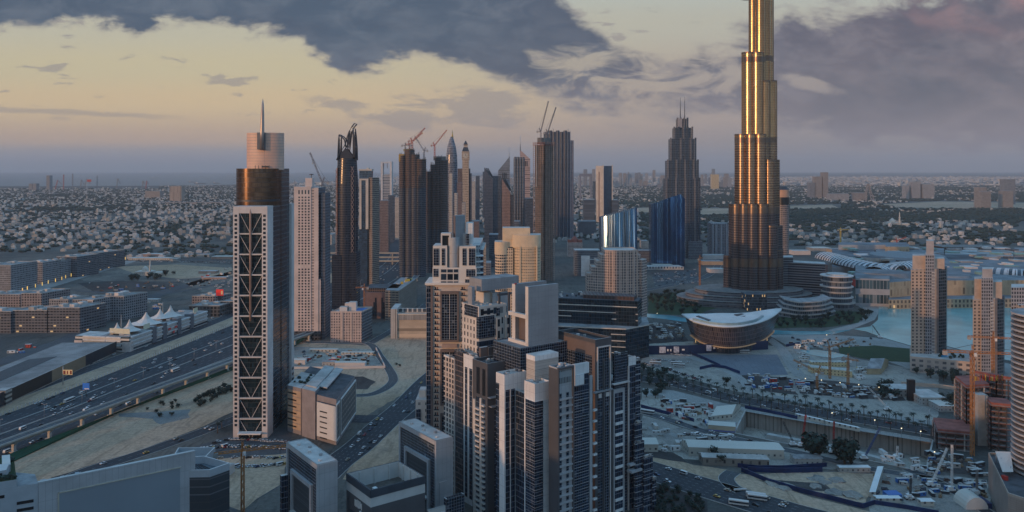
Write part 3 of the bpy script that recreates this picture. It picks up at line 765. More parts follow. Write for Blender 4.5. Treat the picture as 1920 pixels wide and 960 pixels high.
def tan_tower():
    Y = 1438; x = lambda p: X(p, Y); z = lambda p: Zp(p, Y)
    t = thing('twin_slab_tower', 'tan balconied slab joined to cream framed blue glass slab beside the horned tower', 'tower', (x(692), Y + 15))
    b = MB(); b.prism(para(C(688, Y + 12), C(698, Y), C(711, Y + 14)), 0, z(333), [TANB, TANB, TANF, TANF], ROOFL); part('tan_slab', b, t)
    b = MB()
    for a, c in ((673, 677), (685, 690)): b.box(x(a), x(c), Y + 3, Y + 24, z(430), z(335), CREAM)
    b.box(x(677), x(685), Y + 3, Y + 24, z(338), z(335), CREAM); part('cream_frame', b, t)
    b = MB(); b.box(x(672.4), x(688), Y + 4.5, Y + 26, 0, z(338.2), BLUEG, ROOFD); part('blue_glass', b, t)
    b = MB(); b.box(x(672), x(695), Y + 8, Y + 24, z(336), z(320), BLUEG, CREAM); b.box(x(671), x(696), Y + 7, Y + 25, z(320), z(317), CREAM); b.cyl(x(688), Y + 14, 3, z(317), z(314.6), CREAM); part('crown', b, t)
tan_tower()

def frame_top_tower():
    Y = 2500; x = lambda p: X(p, Y); z = lambda p: Zp(p, Y)
    t = thing('portal_top_tower', 'far grey tower whose top is an open white portal with mast', 'tower', (x(724), Y + 12))
    w = mat('hazy_white', (.60, .60, .60), .6)
    b = MB(); b.box(x(716), x(733), Y + 2, Y + 26, 0, z(327), facade('portal_bands', (.5, .5, .52), (.08, .10, .13), 30, 5, 1, .55, .2)); part('wall', b, t)
    b = MB(); b.box(x(714), x(717.6), Y, Y + 28, 0, z(303), w); b.box(x(731), x(734.6), Y, Y + 28, 0, z(303), w); b.box(x(717.6), x(731), Y + 1, Y + 27, z(306), z(303.2), w); part('portal_frame', b, t)
    b = MB(); b.tube([(x(725), Y + 12, z(315)), (x(725), Y + 12, z(294))], [1.4, .3], w); part('mast', b, t)
frame_top_tower()

def raw_tower(label, lobes, Y, zsplit, name='unfinished_tower', cap=None):
    """concrete tower under construction: lobes (px, half width px, top y)"""
    x = lambda p: X(p, Y); z = lambda p: Zp(p, Y)
    t = thing(name, label, 'tower', (x(lobes[0][0]), Y + 14))
    raw = facade('raw_frame', (.20, .135, .11), (.016, .016, .020), 3.1, 3.55, .78, .7, .8, .9, var=.7, blinds=.1)
    fin = facade('clad_bands', (.095, .11, .14), (.025, .035, .055), 3.4, 3.55, .8, .55, .2, .6, var=.5, blinds=.12)
    for px, hw, yt in lobes:
        r = hw * Y / F; p = ring(x(px), Y + 15, r, 15, 22)
        b = MB(); b.prism(p, z(zsplit), z(yt), raw, CONCD); b.prism(p, 0, z(zsplit), fin, CONCD); part('core', b, t)
        s = MB(); slabs(s, p, [z(yt) - 3.55 * k for k in range(int((z(yt) - 20) / 3.55))], .55, .9, mat('slab_brown', (.15, .15, .16), .9)); part('floor_slabs', s, t)
        c = MB()
        for k in range(14):
            a = k * 2 * math.pi / 14; c.bar((x(px) + math.cos(a) * r * .9, Y + 15 + math.sin(a) * 13, z(yt)), (x(px) + math.cos(a) * r * .9, Y + 15 + math.sin(a) * 13, z(yt) + R.uniform(2, 6)), .6, CONCD)
        part('column_starters', c, t)
    return t
t = raw_tower('tall unfinished concrete tower with yellow screen and red cranes on its top', [(754, 7.5, 292), (766, 9.5, 281), (776, 9, 290), (787, 10.5, 299)], 1544, 352)
b = MB(); b.box(X(747.5, 1544), X(757, 1544), 1546, 1562, Zp(303, 1544), Zp(289, 1544), mat('yellow_screen', (.42, .27, .05), .8)); part('safety_screen', b, t)
b = MB(); b.cyl(X(763, 1544), 1560, 9, Zp(283, 1544), Zp(279, 1544), mat('yellow_form', (.30, .26, .07), .8)); part('core_formwork', b, t)
t = raw_tower('shorter unfinished tower right of the yellow screened one with scaffold head', [(804, 7, 322), (814, 8.5, 309), (829, 9.5, 301), (821, 7, 296)], 1610, 430)
b = MB(); b.box(X(812, 1610), X(834, 1610), 1618, 1640, Zp(300, 1610), Zp(293, 1610), CONCD); part('lift_core', b, t)

def lathe(m, cx, cy, prof, mt, n=20):
    for (r0, z0), (r1, z1) in zip(prof, prof[1:]): m.prism(ring(cx, cy, max(r0, .01), None, n), z0, z1, mt, None, True, ring(cx, cy, max(r1, .01), None, n), cap=False, bottom=False)
def far_icons():
    Y = 2050; x = lambda p: X(p, Y); z = lambda p: Zp(p, Y); cx = x(846)
    t = thing('pointed_tower', 'far glass tower with ogive top and gilded lattice tip', 'tower', (cx, Y + 15))
    g = facade('mauve_glass', (.22, .22, .25), (.07, .09, .13), 4, 5, .8, .8, .15)
    b = MB(); b.cyl(cx, Y + 15, 15, 0, z(306), g); part('shaft', b, t)
    b = MB(); lathe(b, cx, Y + 15, [(15, z(306)), (14, z(290)), (11, z(275)), (6, z(262)), (2.6, z(256))], facade('ogive_glass', (.30, .30, .33), (.12, .13, .16), 5, 6, .85, .85, .15)); part('ogive_dome', b, t)
    b = MB(); gd = mat('gilded_metal', (.55, .42, .16), .4, .5)
    for k in range(8):
        a = k * math.pi / 4; b.bar((cx + 10 * math.cos(a) + 2, Y + 15 + 10 * math.sin(a), z(290)), (cx + 2, Y + 15, z(252)), 1.2, gd)
    b.tube([(cx + 2, Y + 15, z(262)), (cx + 2, Y + 15, z(243))], [3.2, .2], gd); part('gilded_tip', b, t)
    Y = 2300; cx = x(873)*2300/2050
    t = thing('clock_tower', 'far cream clock tower with pointed roof rising from a brown slab block', 'clock tower', (cx, Y + 12))
    zz = lambda p: Zp(p, Y); xx = lambda p: X(p, Y)
    b = MB(); b.box(xx(858), xx(881), Y, Y + 30, 0, zz(316), facade('brown_slab', (.15, .115, .11), (.05, .05, .06), 3.5, 4, .6, .5, .2)); part('slab_block', b, t)
    st = facade('clock_stone', (.52, .42, .32), (.16, .13, .11), 3.4, 7, .45, .7, .5)
    b = MB(); b.box(xx(867), xx(879), Y - 4, Y + 14, 0, zz(300), st); b.box(xx(866), xx(880), Y - 5, Y + 15, zz(300), zz(284), st); part('shaft', b, t)
    b = MB(); b.prism(rect((xx(866) + xx(880)) / 2, Y + 5, 20, 20), zz(284), zz(276), DSTEEL, None, False, rect((xx(866) + xx(880)) / 2, Y + 5, 12, 12)); b.prism(rect((xx(866) + xx(880)) / 2, Y + 5, 11, 11), zz(276), zz(271), st); b.prism(rect((xx(866) + xx(880)) / 2, Y + 5, 13, 13), zz(271), zz(263), DSTEEL, None, False, rect((xx(866) + xx(880)) / 2, Y + 5, .3, .3)); part('spire_roof', b, t)
    b = MB()
    n = 20; cxx = (xx(866) + xx(880)) / 2; cz = zz(292)
    b.face([(cxx + 7 * math.cos(-i * 2 * math.pi / n), Y - 5.2, cz + 7 * math.sin(-i * 2 * math.pi / n)) for i in range(n)][::-1], mat('clock_face', (.5, .48, .42), .6))
    b.bar((cxx, Y - 5.5, cz), (cxx, Y - 5.5, cz + 5), .8, BLACK); b.bar((cxx, Y - 5.5, cz), (cxx + 3.5, Y - 5.5, cz - 1), .8, BLACK); part('clock_dial', b, t)
    # the pair with slanted roofs
    Y = 2150; x = lambda p: X(p, Y); z = lambda p: Zp(p, Y)
    rose = facade('rose_grid', (.30, .22, .205), (.06, .06, .08), 3.2, 4, .55, .55, .2); blu = facade('slate_grid', (.10, .12, .15), (.035, .055, .085), 3.2, 4, .7, .7, .15)
    for a, m_, c, yl, yr, yb, lab in ((908, 924, 940, 314, 338, 330, 'left of two slant roofed rose and slate towers, the higher one'), (940, 957, 964, 333, 361, 365, 'right of two slant roofed rose and slate towers, the lower one')):
        t = thing('slant_roof_tower', lab, 'tower', (x((a + c) / 2), Y + 18), 'pair of slant roofed towers')
        b = MB(); b.prism([(x(a), Y), (x(m_), Y - 4), (x(m_), Y + 30), (x(a), Y + 30)], 0, [z(yl), z(yr), z(yr), z(yl)], [rose, rose, blu, rose], ROOFD); part('rose_shaft', b, t)
        b = MB(); b.box(x(m_), x(c), Y - 2, Y + 32, 0, z(yb), blu, ROOFD); part('slate_shaft', b, t)
        b = MB()
        for k in range(3): b.bar((x(a + k * 3), Y + 4 + k * 9, z(yl + 1)), (x(m_ + 2), Y + 4 + k * 9, z(yr - 2)), 2.4, DSTEEL)
        part('roof_fins', b, t)
    # two triangular topped twins with masts
    Y = 3000; x = lambda p: X(p, Y); z = lambda p: Zp(p, Y)
    for a, c, yl, yr, mp, mt_, col, lab in ((934, 956, 320, 293, 954.5, 275, (.20, .23, .27), 'far blue grey tower with triangular top and mast, left of its twin'), (975, 994, 281, 298, 975.5, 254, (.48, .36, .33), 'far pink lit tower with triangular top and tall mast')):
        t = thing('triangular_tower', lab, 'tower', (x((a + c) / 2), Y + 20), 'pair of far triangular towers')
        m = facade('tri_' + str(a), col, tuple(v * .6 for v in col), 40, 8, 1, .4, .3)
        b = MB(); b.prism([(x(a), Y), (x(c), Y), ((x(a) + x(c)) / 2, Y + 40)], 0, [z(yl), z(yr), z((yl + yr) / 2)], m, ROOF); part('shaft', b, t)
        b = MB(); b.tube([(x(mp), Y + 4, z(max(yl, yr) - 15)), (x(mp), Y + 4, z(mt_))], [1.8, .4], STEEL); part('mast', b, t)
        b = MB()
        for k in range(3): b.box(x((a + c) / 2 - 3 + k * 3), x((a + c) / 2 - 1.4 + k * 3), Y - .8, Y + 1, z(max(yl, yr) + 14), z(max(yl, yr) + 4), BLACK)
        part('crown_opening', b, t)
far_icons()
def ribbed(t, xs, y0, z0, z1, r, m, nm='rib'):
    for xx in xs: b = MB(); b.cyl(xx, y0, r, z0, z1, m, None, 12); part(nm, b, t)
t = slab_tower('curtain_tower', 'slate blue glass tower standing before the far triangular twins', 'tower', 963, 984, 2100, 297, 34, facade('slate_rows', (.15, .17, .20), (.05, .075, .11), 3, 4, .6, .7, .15))
ribbed(t, [X(p, 2100) for p in (966, 971, 976, 981)], 2100, 0, Zp(294, 2100), 3.2, facade('slate_rib', (.17, .19, .22), (.06, .085, .12), 2.4, 4, .7, .6, .15))

def lattice_frame_tower():
    Y = 1480; x = lambda p: X(p, Y); z = lambda p: Zp(p, Y)
    t = thing('unfinished_tower', 'unfinished brown concrete frame tower before the tall ribbed blue one', 'tower', (x(1018), Y + 18))
    L, N, Rt = C(1000, Y + 6), C(1021, Y), C(1040, Y + 22); p = para(L, N, Rt)
    core = MB(); core.prism(inset(p, 3.2), 0, z(272), CONCD); part('core', core, t)
    cm = mat('frame_concrete', (.36, .26, .215), .9, var=.2); s = MB(); zt = z(270)
    for k in range(int(zt / 3.6)): s.prism(p, zt - 3.6 * k, zt - 3.6 * k + .5, cm)
    part('floor_slabs', s, t)
    c = MB()
    for A, B_, n in ((L, N, 6), (N, Rt, 6)):
        for k in range(n + 1):
            q = (A[0] + (B_[0] - A[0]) * k / n, A[1] + (B_[1] - A[1]) * k / n + .4); c.bar((*q, 0), (*q, zt + R.uniform(1, 5)), .9, cm)
    part('columns', c, t)
    c = MB(); ed = mat('red_edge', (.30, .10, .08), .8)
    for k in range(3):
        zz = zt - 2 + k * 2.2; q = inset(p, -1.0)
        for i in range(4): c.bar((*q[i], zz), (*q[(i + 1) % 4], zz), .6, ed)
    part('edge_protection', c, t)
    c = MB(); c.prism(inset(p, 8), zt, zt + 12, CONCD); part('lift_core', c, t)
    b = MB(); b.bar((x(1006), Y + 2, z(350)), (x(1006), Y + 2, z(270)), 1.2, CONC); part('hoist_mast', b, t)
lattice_frame_tower()

def ribbed_tower():
    Y = 2440; x = lambda p: X(p, Y); z = lambda p: Zp(p, Y)
    t = thing('ribbed_tower', 'tallest blue tower with vertical ribs and stepped right shoulder', 'tower', (x(1048), Y + 40))
    g = facade('rib_blue', (.055, .08, .12), (.03, .055, .095), 2.2, 4, .8, .75, .12, .3); st = mat('rib_steel', (.30, .33, .38), .4, .3); mv = facade('mauve_rib', (.26, .25, .29), (.15, .14, .17), 3, 4, .6, .6, .3)
    b = MB(); b.box(x(1020), x(1068), Y + 4, Y + 70, 0, z(248), g, ROOFD); part('shaft', b, t)
    for i, px in enumerate((1025, 1032, 1039, 1046, 1053, 1060, 1066)):
        b = MB(); b.cyl(x(px), Y + 5, 5.2, 0, z(244.5 if i % 2 else 247), g, ROOFD, 14); part('rib', b, t)
        b = MB(); b.bar((x(px + 3.5), Y - .5, 0), (x(px + 3.5), Y - .5, z(246)), 1.3, mv if i % 3 == 1 else st); part('fin', b, t)
    b = MB(); b.box(x(1068), x(1076), Y + 8, Y + 70, 0, z(263), mv, ROOFL); part('right_shoulder', b, t)
    b = MB()
    for px in (1038, 1066): b.tube([(x(px), Y + 20, z(246)), (x(px), Y + 20, z(241))], 1.2, CONC)
    part('roof_plant', b, t)
    b = MB(); b.box(x(1017), x(1078), Y + 2, Y + 60, 0, z(445), GREYG); part('podium', b, t)
ribbed_tower()

def white_slab():
    Y = 3028; x = lambda p: X(p, Y); z = lambda p: Zp(p, Y)
    t = thing('slab_tower', 'cream and blue slab tower with low dark wings on both sides', 'tower', (x(1132), Y + 20))
    p = para(C(1117, Y + 10), C(1131, Y), C(1148, Y + 20))
    b = MB(); b.prism(p, 0, z(311), [BLUEG, BLUEG, CREAM, CREAM], ROOFL); part('shaft', b, t)
    b = MB(); b.box(x(1122.5), x(1124.5), Y - .5 + 5, Y + 6, z(415), z(322), mat('brown_strip', (.3, .2, .17))); part('window_strip', b, t)
    b = MB(); b.bar((*C(1131, Y - 2), 0), (*C(1131, Y - 2), z(309)), 4, CREAM); b.bar((*C(1148, Y + 20), 0), (*C(1148, Y + 20), z(309)), 4, CREAM); part('edge_frame', b, t)
    for a, c, yt in ((1095, 1116, 374), (1148, 1160, 375)):
        b = MB(); b.box(x(a), x(c), Y + 5, Y + 60, 0, z(yt), facade('wing_bands', (.13, .15, .18), (.04, .06, .085), 40, 4, 1, .55, .2), CREAM); part('wing', b, t)
white_slab()
def gate_frame():
    Y = 5200; x = lambda p: X(p, Y); z = lambda p: Zp(p, Y)
    t = thing('frame_monument', 'huge far rectangular empty picture frame monument', 'monument', (x(1098), Y))
    m = mat('frame_metal', (.20, .21, .25), .5)
    for a in (1087, 1107): b = MB(); b.box(x(a), x(a + 3), Y, Y + 20, 0, z(327), m); part('upright', b, t)
    b = MB(); b.box(x(1087), x(1110), Y - .3, Y + 20.3, z(331), z(326), m); part('sky_bridge', b, t)
gate_frame()
# ---------------------------------------------------------------- the stepped tower, sloped glass pair, tallest tower
def stepped_tower():
    Y = 1864; x = lambda p: X(p, Y); z = lambda p: Zp(p, Y)
    t = thing('stepped_tower', 'slate stepped tower with two thin masts behind the sloped blue glass buildings', 'tower', (x(1281), Y + 25))
    g = facade('step_slate', (.085, .105, .135), (.018, .032, .058), 3.6, 4, .62, .62, .15, .5, wall_metal=.2); gd = facade('step_tan', (.20, .19, .195), (.05, .06, .08), 3, 4, .45, .5, .2)
    tiers = [(1250, 1312, 485, 335, 0), (1253, 1309.5, 340, 301, 3), (1259, 1305.5, 305, 260, 6), (1266, 1300, 264, 239, 9), (1272.5, 1291.5, 242, 222, 12)]
    for a, c, y0, y1, dy in tiers:
        b = MB(); b.box(x(a + 2), x(c - 2), Y + dy + 2, Y + 56 - dy, 0 if y0 > 480 else z(y0), z(y1), g, ROOFL); part('tier', b, t)
        n = max(3, int((c - a) / 8)); m = MB()
        for k in range(n + 1):
            px = a + (c - a) * k / n; m.box(x(px) - 1.7, x(px) + 1.7, Y + dy - .5, Y + dy + 4, 0 if y0 > 480 else z(y0), z(y1 - 2), gd if k % 2 == 0 else g)
        part('pilaster', m, t)
    b = MB(); b.box(x(1272.5), x(1281), Y + 11, Y + 14, z(241), z(221.5), mat('mauve_panel', (.40, .36, .36), .4, .3)); part('crown_panel', b, t)
    for px in (1279, 1287.3): b = MB(); b.tube([(x(px), Y + 20, z(228)), (x(px), Y + 20, z(181))], [1.1, .35], DSTEEL); part('mast', b, t)
    b = MB(); b.box(x(1290), x(1316), Y - 6, Y + 50, 0, z(452), GREYG); part('base', b, t)
stepped_tower()

def sloped_glass():
    def sky_stripes(name, a, b_, zig):
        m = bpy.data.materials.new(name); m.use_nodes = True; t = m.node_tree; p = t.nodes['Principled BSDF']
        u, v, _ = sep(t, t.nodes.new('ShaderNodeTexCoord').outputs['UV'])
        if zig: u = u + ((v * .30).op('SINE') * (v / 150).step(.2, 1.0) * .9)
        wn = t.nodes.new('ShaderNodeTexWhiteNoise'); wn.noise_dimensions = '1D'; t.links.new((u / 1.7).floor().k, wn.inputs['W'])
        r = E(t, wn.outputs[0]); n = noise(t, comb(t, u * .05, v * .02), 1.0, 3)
        c = mix(t, r.step(.45, .95), a, b_); t.links.new(c, p.inputs['Base Color'])  # brighter stripes put the sky's reflection into the glass colour
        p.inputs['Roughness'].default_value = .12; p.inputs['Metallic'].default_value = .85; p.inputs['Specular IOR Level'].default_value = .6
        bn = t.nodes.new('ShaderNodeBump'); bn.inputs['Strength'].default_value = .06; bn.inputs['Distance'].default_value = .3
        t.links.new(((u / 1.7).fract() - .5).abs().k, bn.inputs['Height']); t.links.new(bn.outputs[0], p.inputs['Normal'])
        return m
    A = sky_stripes('sky_striped_glass', (.06, .20, .38), (.75, .88, .98), False); B_ = sky_stripes('woven_blue_glass', (.03, .10, .24), (.24, .46, .72), True)
    Y = 1640; x = lambda p: X(p, Y); z = lambda p: Zp(p, Y)
    t = thing('sloped_glass_building', 'bright blue striped glass building with a straight sloping top', 'building', (x(1162), Y + 20))
    pl = [(x(1127.5), Y + 12), (x(1134), Y + 2), (x(1165), Y - 3), (x(1190), Y), (x(1196.5), Y + 6), (x(1196.5), Y + 40), (x(1127.5), Y + 40)]
    pxs = [1127.5, 1134, 1165, 1190, 1196.5, 1196.5, 1127.5]
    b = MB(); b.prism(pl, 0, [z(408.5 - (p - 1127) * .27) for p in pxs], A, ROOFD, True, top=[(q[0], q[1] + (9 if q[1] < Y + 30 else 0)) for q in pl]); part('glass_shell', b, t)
    b = MB()
    for k in range(16): b.box(x(1134) + k * 4.1, x(1134) + k * 4.1 + .35, Y - 4 + abs(k - 7.5) * .55, Y + 2, 20, z(404 - k * 1.05), STEEL)
    part('vertical_fins', b, t)
    b = MB(); b.box(x(1122), x(1200), Y - 6, Y + 46, 0, 12, GREYG, ROOFL); part('podium', b, t)
    Y = 1712
    t = thing('curved_glass_building', 'dark blue woven pattern glass building with curved sloping top', 'building', (x(1255) * 1712 / 1640, Y + 20))
    x = lambda p: X(p, Y); z = lambda p: Zp(p, Y)
    n = 14; pl = [(x(1223.5), Y + 20), (x(1227), Y + 6)]; pxs = [1223.5, 1227]
    for k in range(n): f = k / (n - 1); pl.append((x(1232 + 48 * f), Y + 3 - 6 * math.sin(f * math.pi))); pxs.append(1232 + 48 * f)
    pl += [(x(1286), Y + 8), (x(1286), Y + 46), (x(1223.5), Y + 46)]; pxs += [1286, 1286, 1223.5]
    top = lambda p: 384 - 20 * ((p - 1223) / 53) ** .8 if p < 1276 else 364 + (p - 1276) * .9
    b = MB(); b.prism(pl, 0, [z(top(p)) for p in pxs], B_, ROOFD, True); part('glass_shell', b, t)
    b = MB(); b.prism(front(1200, 1282, 1660, 30, -10), 0, Zp(500, 1660), facade('slot_hall', (.50, .49, .47), (.06, .09, .13), 6, 16, .45, .7, .2), ROOFL); part('entrance_hall', b, t)
sloped_glass()

def tallest_tower():
    Y = 1216; s = Y / F; cx, cy = X(1425, Y), Y + 40; x = lambda p: X(p, Y); z = lambda p: Zp(p, Y)
    t = thing('supertall_tower', 'tallest tower of clustered golden steel tubes stepping upward out of the picture', 'skyscraper', (cx, cy))
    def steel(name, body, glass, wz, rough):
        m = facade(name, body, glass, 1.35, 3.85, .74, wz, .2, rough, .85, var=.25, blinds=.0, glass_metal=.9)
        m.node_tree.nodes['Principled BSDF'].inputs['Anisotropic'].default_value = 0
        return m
    up = steel('tower_steel_sunlit', (.50, .33, .18), (.30, .195, .11), .5, .27); mid = steel('tower_steel_half_shade', (.36, .245, .16), (.17, .12, .085), .56, .3); lo = facade('tower_steel_shaded', (.15, .13, .135), (.035, .04, .055), 1.35, 3.85, .74, .62, .2, .38, .55, var=.3, blinds=0, glass_metal=.5)  # sun gold above and shade towards the foot put into the steel colours
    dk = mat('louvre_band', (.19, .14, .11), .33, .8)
    # tubes: (px centre, half px, depth offset m, top y)
    tubes = [(1427, 22.5, 30, -120), (1412, 8, 22, -60), (1426, 9.5, 16, -150), (1441, 9, 22, -60),
             (1401.5, 10.8, 26, 101), (1413, 9, 16, 101), (1445, 11.5, 24, 154), (1433, 10, 13, 154),
             (1388.5, 10.8, 30, 254), (1404, 10, 15, 101), (1450, 11.2, 28, 302), (1438, 10, 12, 302), (1420, 10.5, 9, 101),
             (1377.5, 10.8, 32, 385), (1391, 10, 18, 254), (1408, 10.5, 8, 254), (1455.5, 11.4, 30, 425), (1442, 11, 10, 302), (1425, 11, 6, 254),
             (1367.5, 10.8, 36, 481), (1381, 10.5, 20, 385), (1396, 10.5, 8, 385), (1412, 11, 3, 385), (1429, 11, 2, 385), (1446, 11, 5, 425), (1459, 9, 16, 470)]
    bands = [(107, 117), (258, 268), (388, 400), (484, 500)]
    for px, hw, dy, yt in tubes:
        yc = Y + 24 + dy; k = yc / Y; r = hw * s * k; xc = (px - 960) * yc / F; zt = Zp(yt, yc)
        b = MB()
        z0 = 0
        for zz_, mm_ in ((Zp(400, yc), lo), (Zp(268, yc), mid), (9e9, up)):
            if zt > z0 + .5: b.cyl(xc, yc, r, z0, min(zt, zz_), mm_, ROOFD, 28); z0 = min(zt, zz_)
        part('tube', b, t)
        for y0, y1 in bands:
            if yt < y0 - 2: b = MB(); b.cyl(xc, yc, r + .25, Zp(y1, yc), Zp(y0, yc), dk, None, 28); part('louvre_band', b, t)
        b = MB(); b.prism(ring(xc, yc, r + .3, None, 24), zt - .2, zt + 2.2, dk, ROOFD, True); part('parapet_ring', b, t)
        f = MB(); n = 9; fm = mat('fin_bronze', (.22, .15, .12), .4, .8)
        for q in range(n):
            a = math.pi + math.pi * q / (n - 1); f.bar((xc + (r + .15) * math.cos(a), yc + (r + .15) * math.sin(a), 0), (xc + (r + .15) * math.cos(a), yc + (r + .15) * math.sin(a), zt), .22, fm)
        part('fins', f, t)
    c = MB(); xc, yc = cx, Y + 54
    for r0, z0, z1 in ((15, 480, 590), (10.5, 590, 660), (6.5, 660, 735), (3, 735, 800)): c.cyl(xc, yc, r0, z0, z1, up, ROOFD, 24)
    c.tube([(xc, yc, 800), (xc, yc, 828)], [1.5, .2], STEEL); part('pinnacle', c, t)
    # curved terraces round the foot
    for i, (rx, ry, zt) in enumerate(((112, 66, 9), (98, 58, 15), (84, 50, 21))):
        b = MB(); p = ring(cx - 4, cy + 6, rx, ry, 60); b.prism(p, 0, zt, facade('terrace_glass', (.17, .17, .185), (.05, .065, .09), 5, 6, .94, .5, .2), ROOF, True)
        slabs(b, p, [zt - .2, zt - 6], .7, 1.0, CONCD); part('terrace', b, t)
    b = MB(); b.box(x(1386), x(1425), Y - 34, Y - 8, 0, 24, facade('lobby_glass', (.12, .13, .15), (.05, .06, .07), 1.6, 4, .85, .85, .15, lit=.05), ROOFD); part('lobby_pavilion', b, t)
tallest_tower()

def round_top():
    Y = 1500; x = lambda p: X(p, Y); z = lambda p: Zp(p, Y); cx = x(1471)
    t = thing('domed_tower', 'banded brown residential tower with an orange drum top beside the tallest tower', 'tower', (cx, Y + 14))
    b = MB(); b.cyl(cx, Y + 14, 12.5, 0, z(384), facade('brown_bands', (.34, .27, .24), (.06, .06, .07), 4, 3.6, .85, .5, .3), ROOFD, 24); part('shaft', b, t)
    b = MB(); b.cyl(cx, Y + 14, 12.8, z(384), z(370), BLACK, ROOFD, 24); b.cyl(cx, Y + 14, 13, z(370), z(356), mat('orange_drum', (.55, .33, .22), .5), ROOFD, 24); part('crown_drum', b, t)
    b = MB(); b.cyl(cx, Y + 14, 12.4, z(356), z(350), DSTEEL, ROOFD, 24, 8); part('roof_cap', b, t)
round_top()
t = slab_tower('residential_block', 'grey blue balconied block standing just left of the tallest tower', 'building', 1334, 1366, 1900, 419, 40, facade('grey_rows', (.24, .25, .28), (.05, .07, .10), 5, 3.8, .5, .7, .2), roof=ROOF)
ribbed(t, [X(p, 1900) for p in (1336, 1342, 1352, 1362)], 1899, 0, Zp(421, 1900), 2.2, mat('pale_rib', (.34, .35, .38)))

BANDS = facade('hotel_bands', (.20, .20, .215), (.035, .045, .065), 60, 3.9, 1, .58, .2, blinds=0)
def hotel_and_mall():
    Y = 1290
    t = thing('hotel_slab', 'long dark banded hotel slab right of the tallest tower', 'hotel', (X(1515, Y), Y + 20))
    p = front(1467, 1548, Y, 30, 18, Y - 30); b = MB(); b.prism(p, 0, Zp(491, Y), BANDS, ROOFL)
    part('wall', b, t); b = MB(); slabs(b, p, [4 + 3.9 * k for k in range(14)], .8, .9, mat('band_grey', (.26, .26, .28), .7)); part('balcony_bands', b, t)
    b = MB(); b.prism(front(1467, 1487, Y - 4, 30, 18), 0, Zp(482, Y), BANDS, ROOFL); part('lift_tower', b, t)
    b = MB(); b.prism(front(1547, 1552, Y - 30, 30, 18), 0, Zp(492, Y), mat('brick_end', (.17, .11, .10), .8), ROOFD); part('end_wall', b, t)
    Y = 1195; cx = X(1582, Y)
    t = thing('terraced_rotunda', 'round building of stacked ring terraces at the lake end', 'building', (cx, Y + 25))
    for k in range(6):
        b = MB(); r = 20 + (k % 2) * 1.5 - (0 if k else -4); b.cyl(cx, Y + 25, r, k * 8, k * 8 + 6.6, facade('rotunda_glass', (.22, .23, .25), (.05, .07, .10), 3, 8, .9, .8, .15), None, 32); b.cyl(cx - 1, Y + 24, r + 2.5, k * 8 + 6.6, k * 8 + 8, PALE if k % 2 else CONC, None, 32); part('ring_floor', b, t)
    b = MB(); b.cyl(cx, Y + 25, 16, 48, 50, ROOFL, None, 24); part('roof', b, t)
    # shopping centre: buff walls, white roofs with striped skylights
    buff = facade('buff_wall', (.46, .36, .235), (.34, .26, .17), 7, 14, .5, .7, .8, streak=.2); RP = mat('mall_roof', (.22, .235, .25), .9, var=.25, scale=.03, spec=.08)
    Y = 1240
    t = thing('shopping_centre', 'sprawling buff shopping centre with pale curved roofs and striped skylights by the lake', 'mall', (X(1740, Y), Y + 150))
    b = MB(); b.prism([C(1604, 1225), C(1668, 1215), C(1668, 1420), C(1604, 1420)], 0, 42, facade('mall_glass', (.34, .35, .37), (.05, .09, .11), 5, 22, .9, .6, .2), RP); part('glass_entrance', b, t)
    b = MB(); b.prism([C(1668, 1215), C(1714, 1235), C(1925, 1240), C(2010, 1240), C(2010, 1520), C(1668, 1520)], 0, 37, buff, RP); part('lake_wing', b, t)
    b = MB(); b.prism([C(1666, 1196), C(1715, 1200), C(1925, 1208), C(1925, 1238), C(1715, 1234), C(1666, 1214)], 0, 14, facade('arcade', (.42, .33, .22), (.10, .08, .06), 6, 7, .5, .6, .6, lit=.04), RP); part('arcade_terrace', b, t)
    for q, (a, c, y0, y1, hh) in enumerate(((1560, 1640, 1440, 1760, 33), (1640, 1740, 1522, 1640, 30), (1642, 1770, 1642, 1760, 35), (1742, 1850, 1522, 1640, 34), (1772, 1900, 1642, 1760, 31), (1852, 2010, 1522, 1640, 29), (1902, 2010, 1642, 1760, 36))): b = MB(); b.prism([C(a, y0), C(c, y0), C(c, y1), C(a, y1)], 0, hh, mat('mall_grey', (.34, .34, .35), .8), mat('mall_roof_%d' % q, [(.16, .17, .185), (.34, .345, .35), (.22, .23, .24), (.12, .13, .14), (.40, .40, .39), (.2, .205, .215), (.30, .31, .32)][q], .9, var=.3, scale=.03, spec=.08)); part('rear_hall', b, t)
    SK = facade('skylight_stripes', (.56, .57, .58), (.05, .07, .09), 11, 400, .45, 1, .2, blinds=0)
    def vault(pts, r, nm):
        m = MB(); P = smooth_line(pts, 6); n = 8; u = 0
        for i in range(len(P) - 1):
            a, c = Vector(P[i]), Vector(P[i + 1]); d = (c - a); L = d.length; d.normalize(); q = Vector((-d.y, d.x))
            for k in range(n):
                a0, a1 = math.pi * k / n, math.pi * (k + 1) / n
                f = lambda v, an: (v.x + q.x * r * math.cos(an), v.y + q.y * r * math.cos(an), 36 + r * .55 * math.sin(an))
                m.face([f(a, a1), f(c, a1), f(c, a0), f(a, a0)][::-1], SK, [(u, 10), (u + L, 10), (u + L, 11), (u, 11)], True)
            u += L
        part(nm, m, t)
    vault([C(1548, 1560), C(1570, 1510), C(1600, 1440), C(1640, 1380), C(1690, 1340)], 22, 'curved_skylight')
    vault([C(1640, 1330), C(1690, 1400), C(1730, 1420)], 20, 'curved_skylight'); vault([C(1860, 1330), C(1930, 1300), C(1990, 1300)], 18, 'curved_skylight')
    b = MB(); b.cyl(X(1700, 1560), 1560, 75, 33, 42, RP, mat('dome_roof', (.27, .28, .29), .8, spec=.1), 48, 66); b.cyl(X(1640, 1540), 1540, 24, 33, 40, CONC, ROOFD, 32); part('round_roof', b, t)
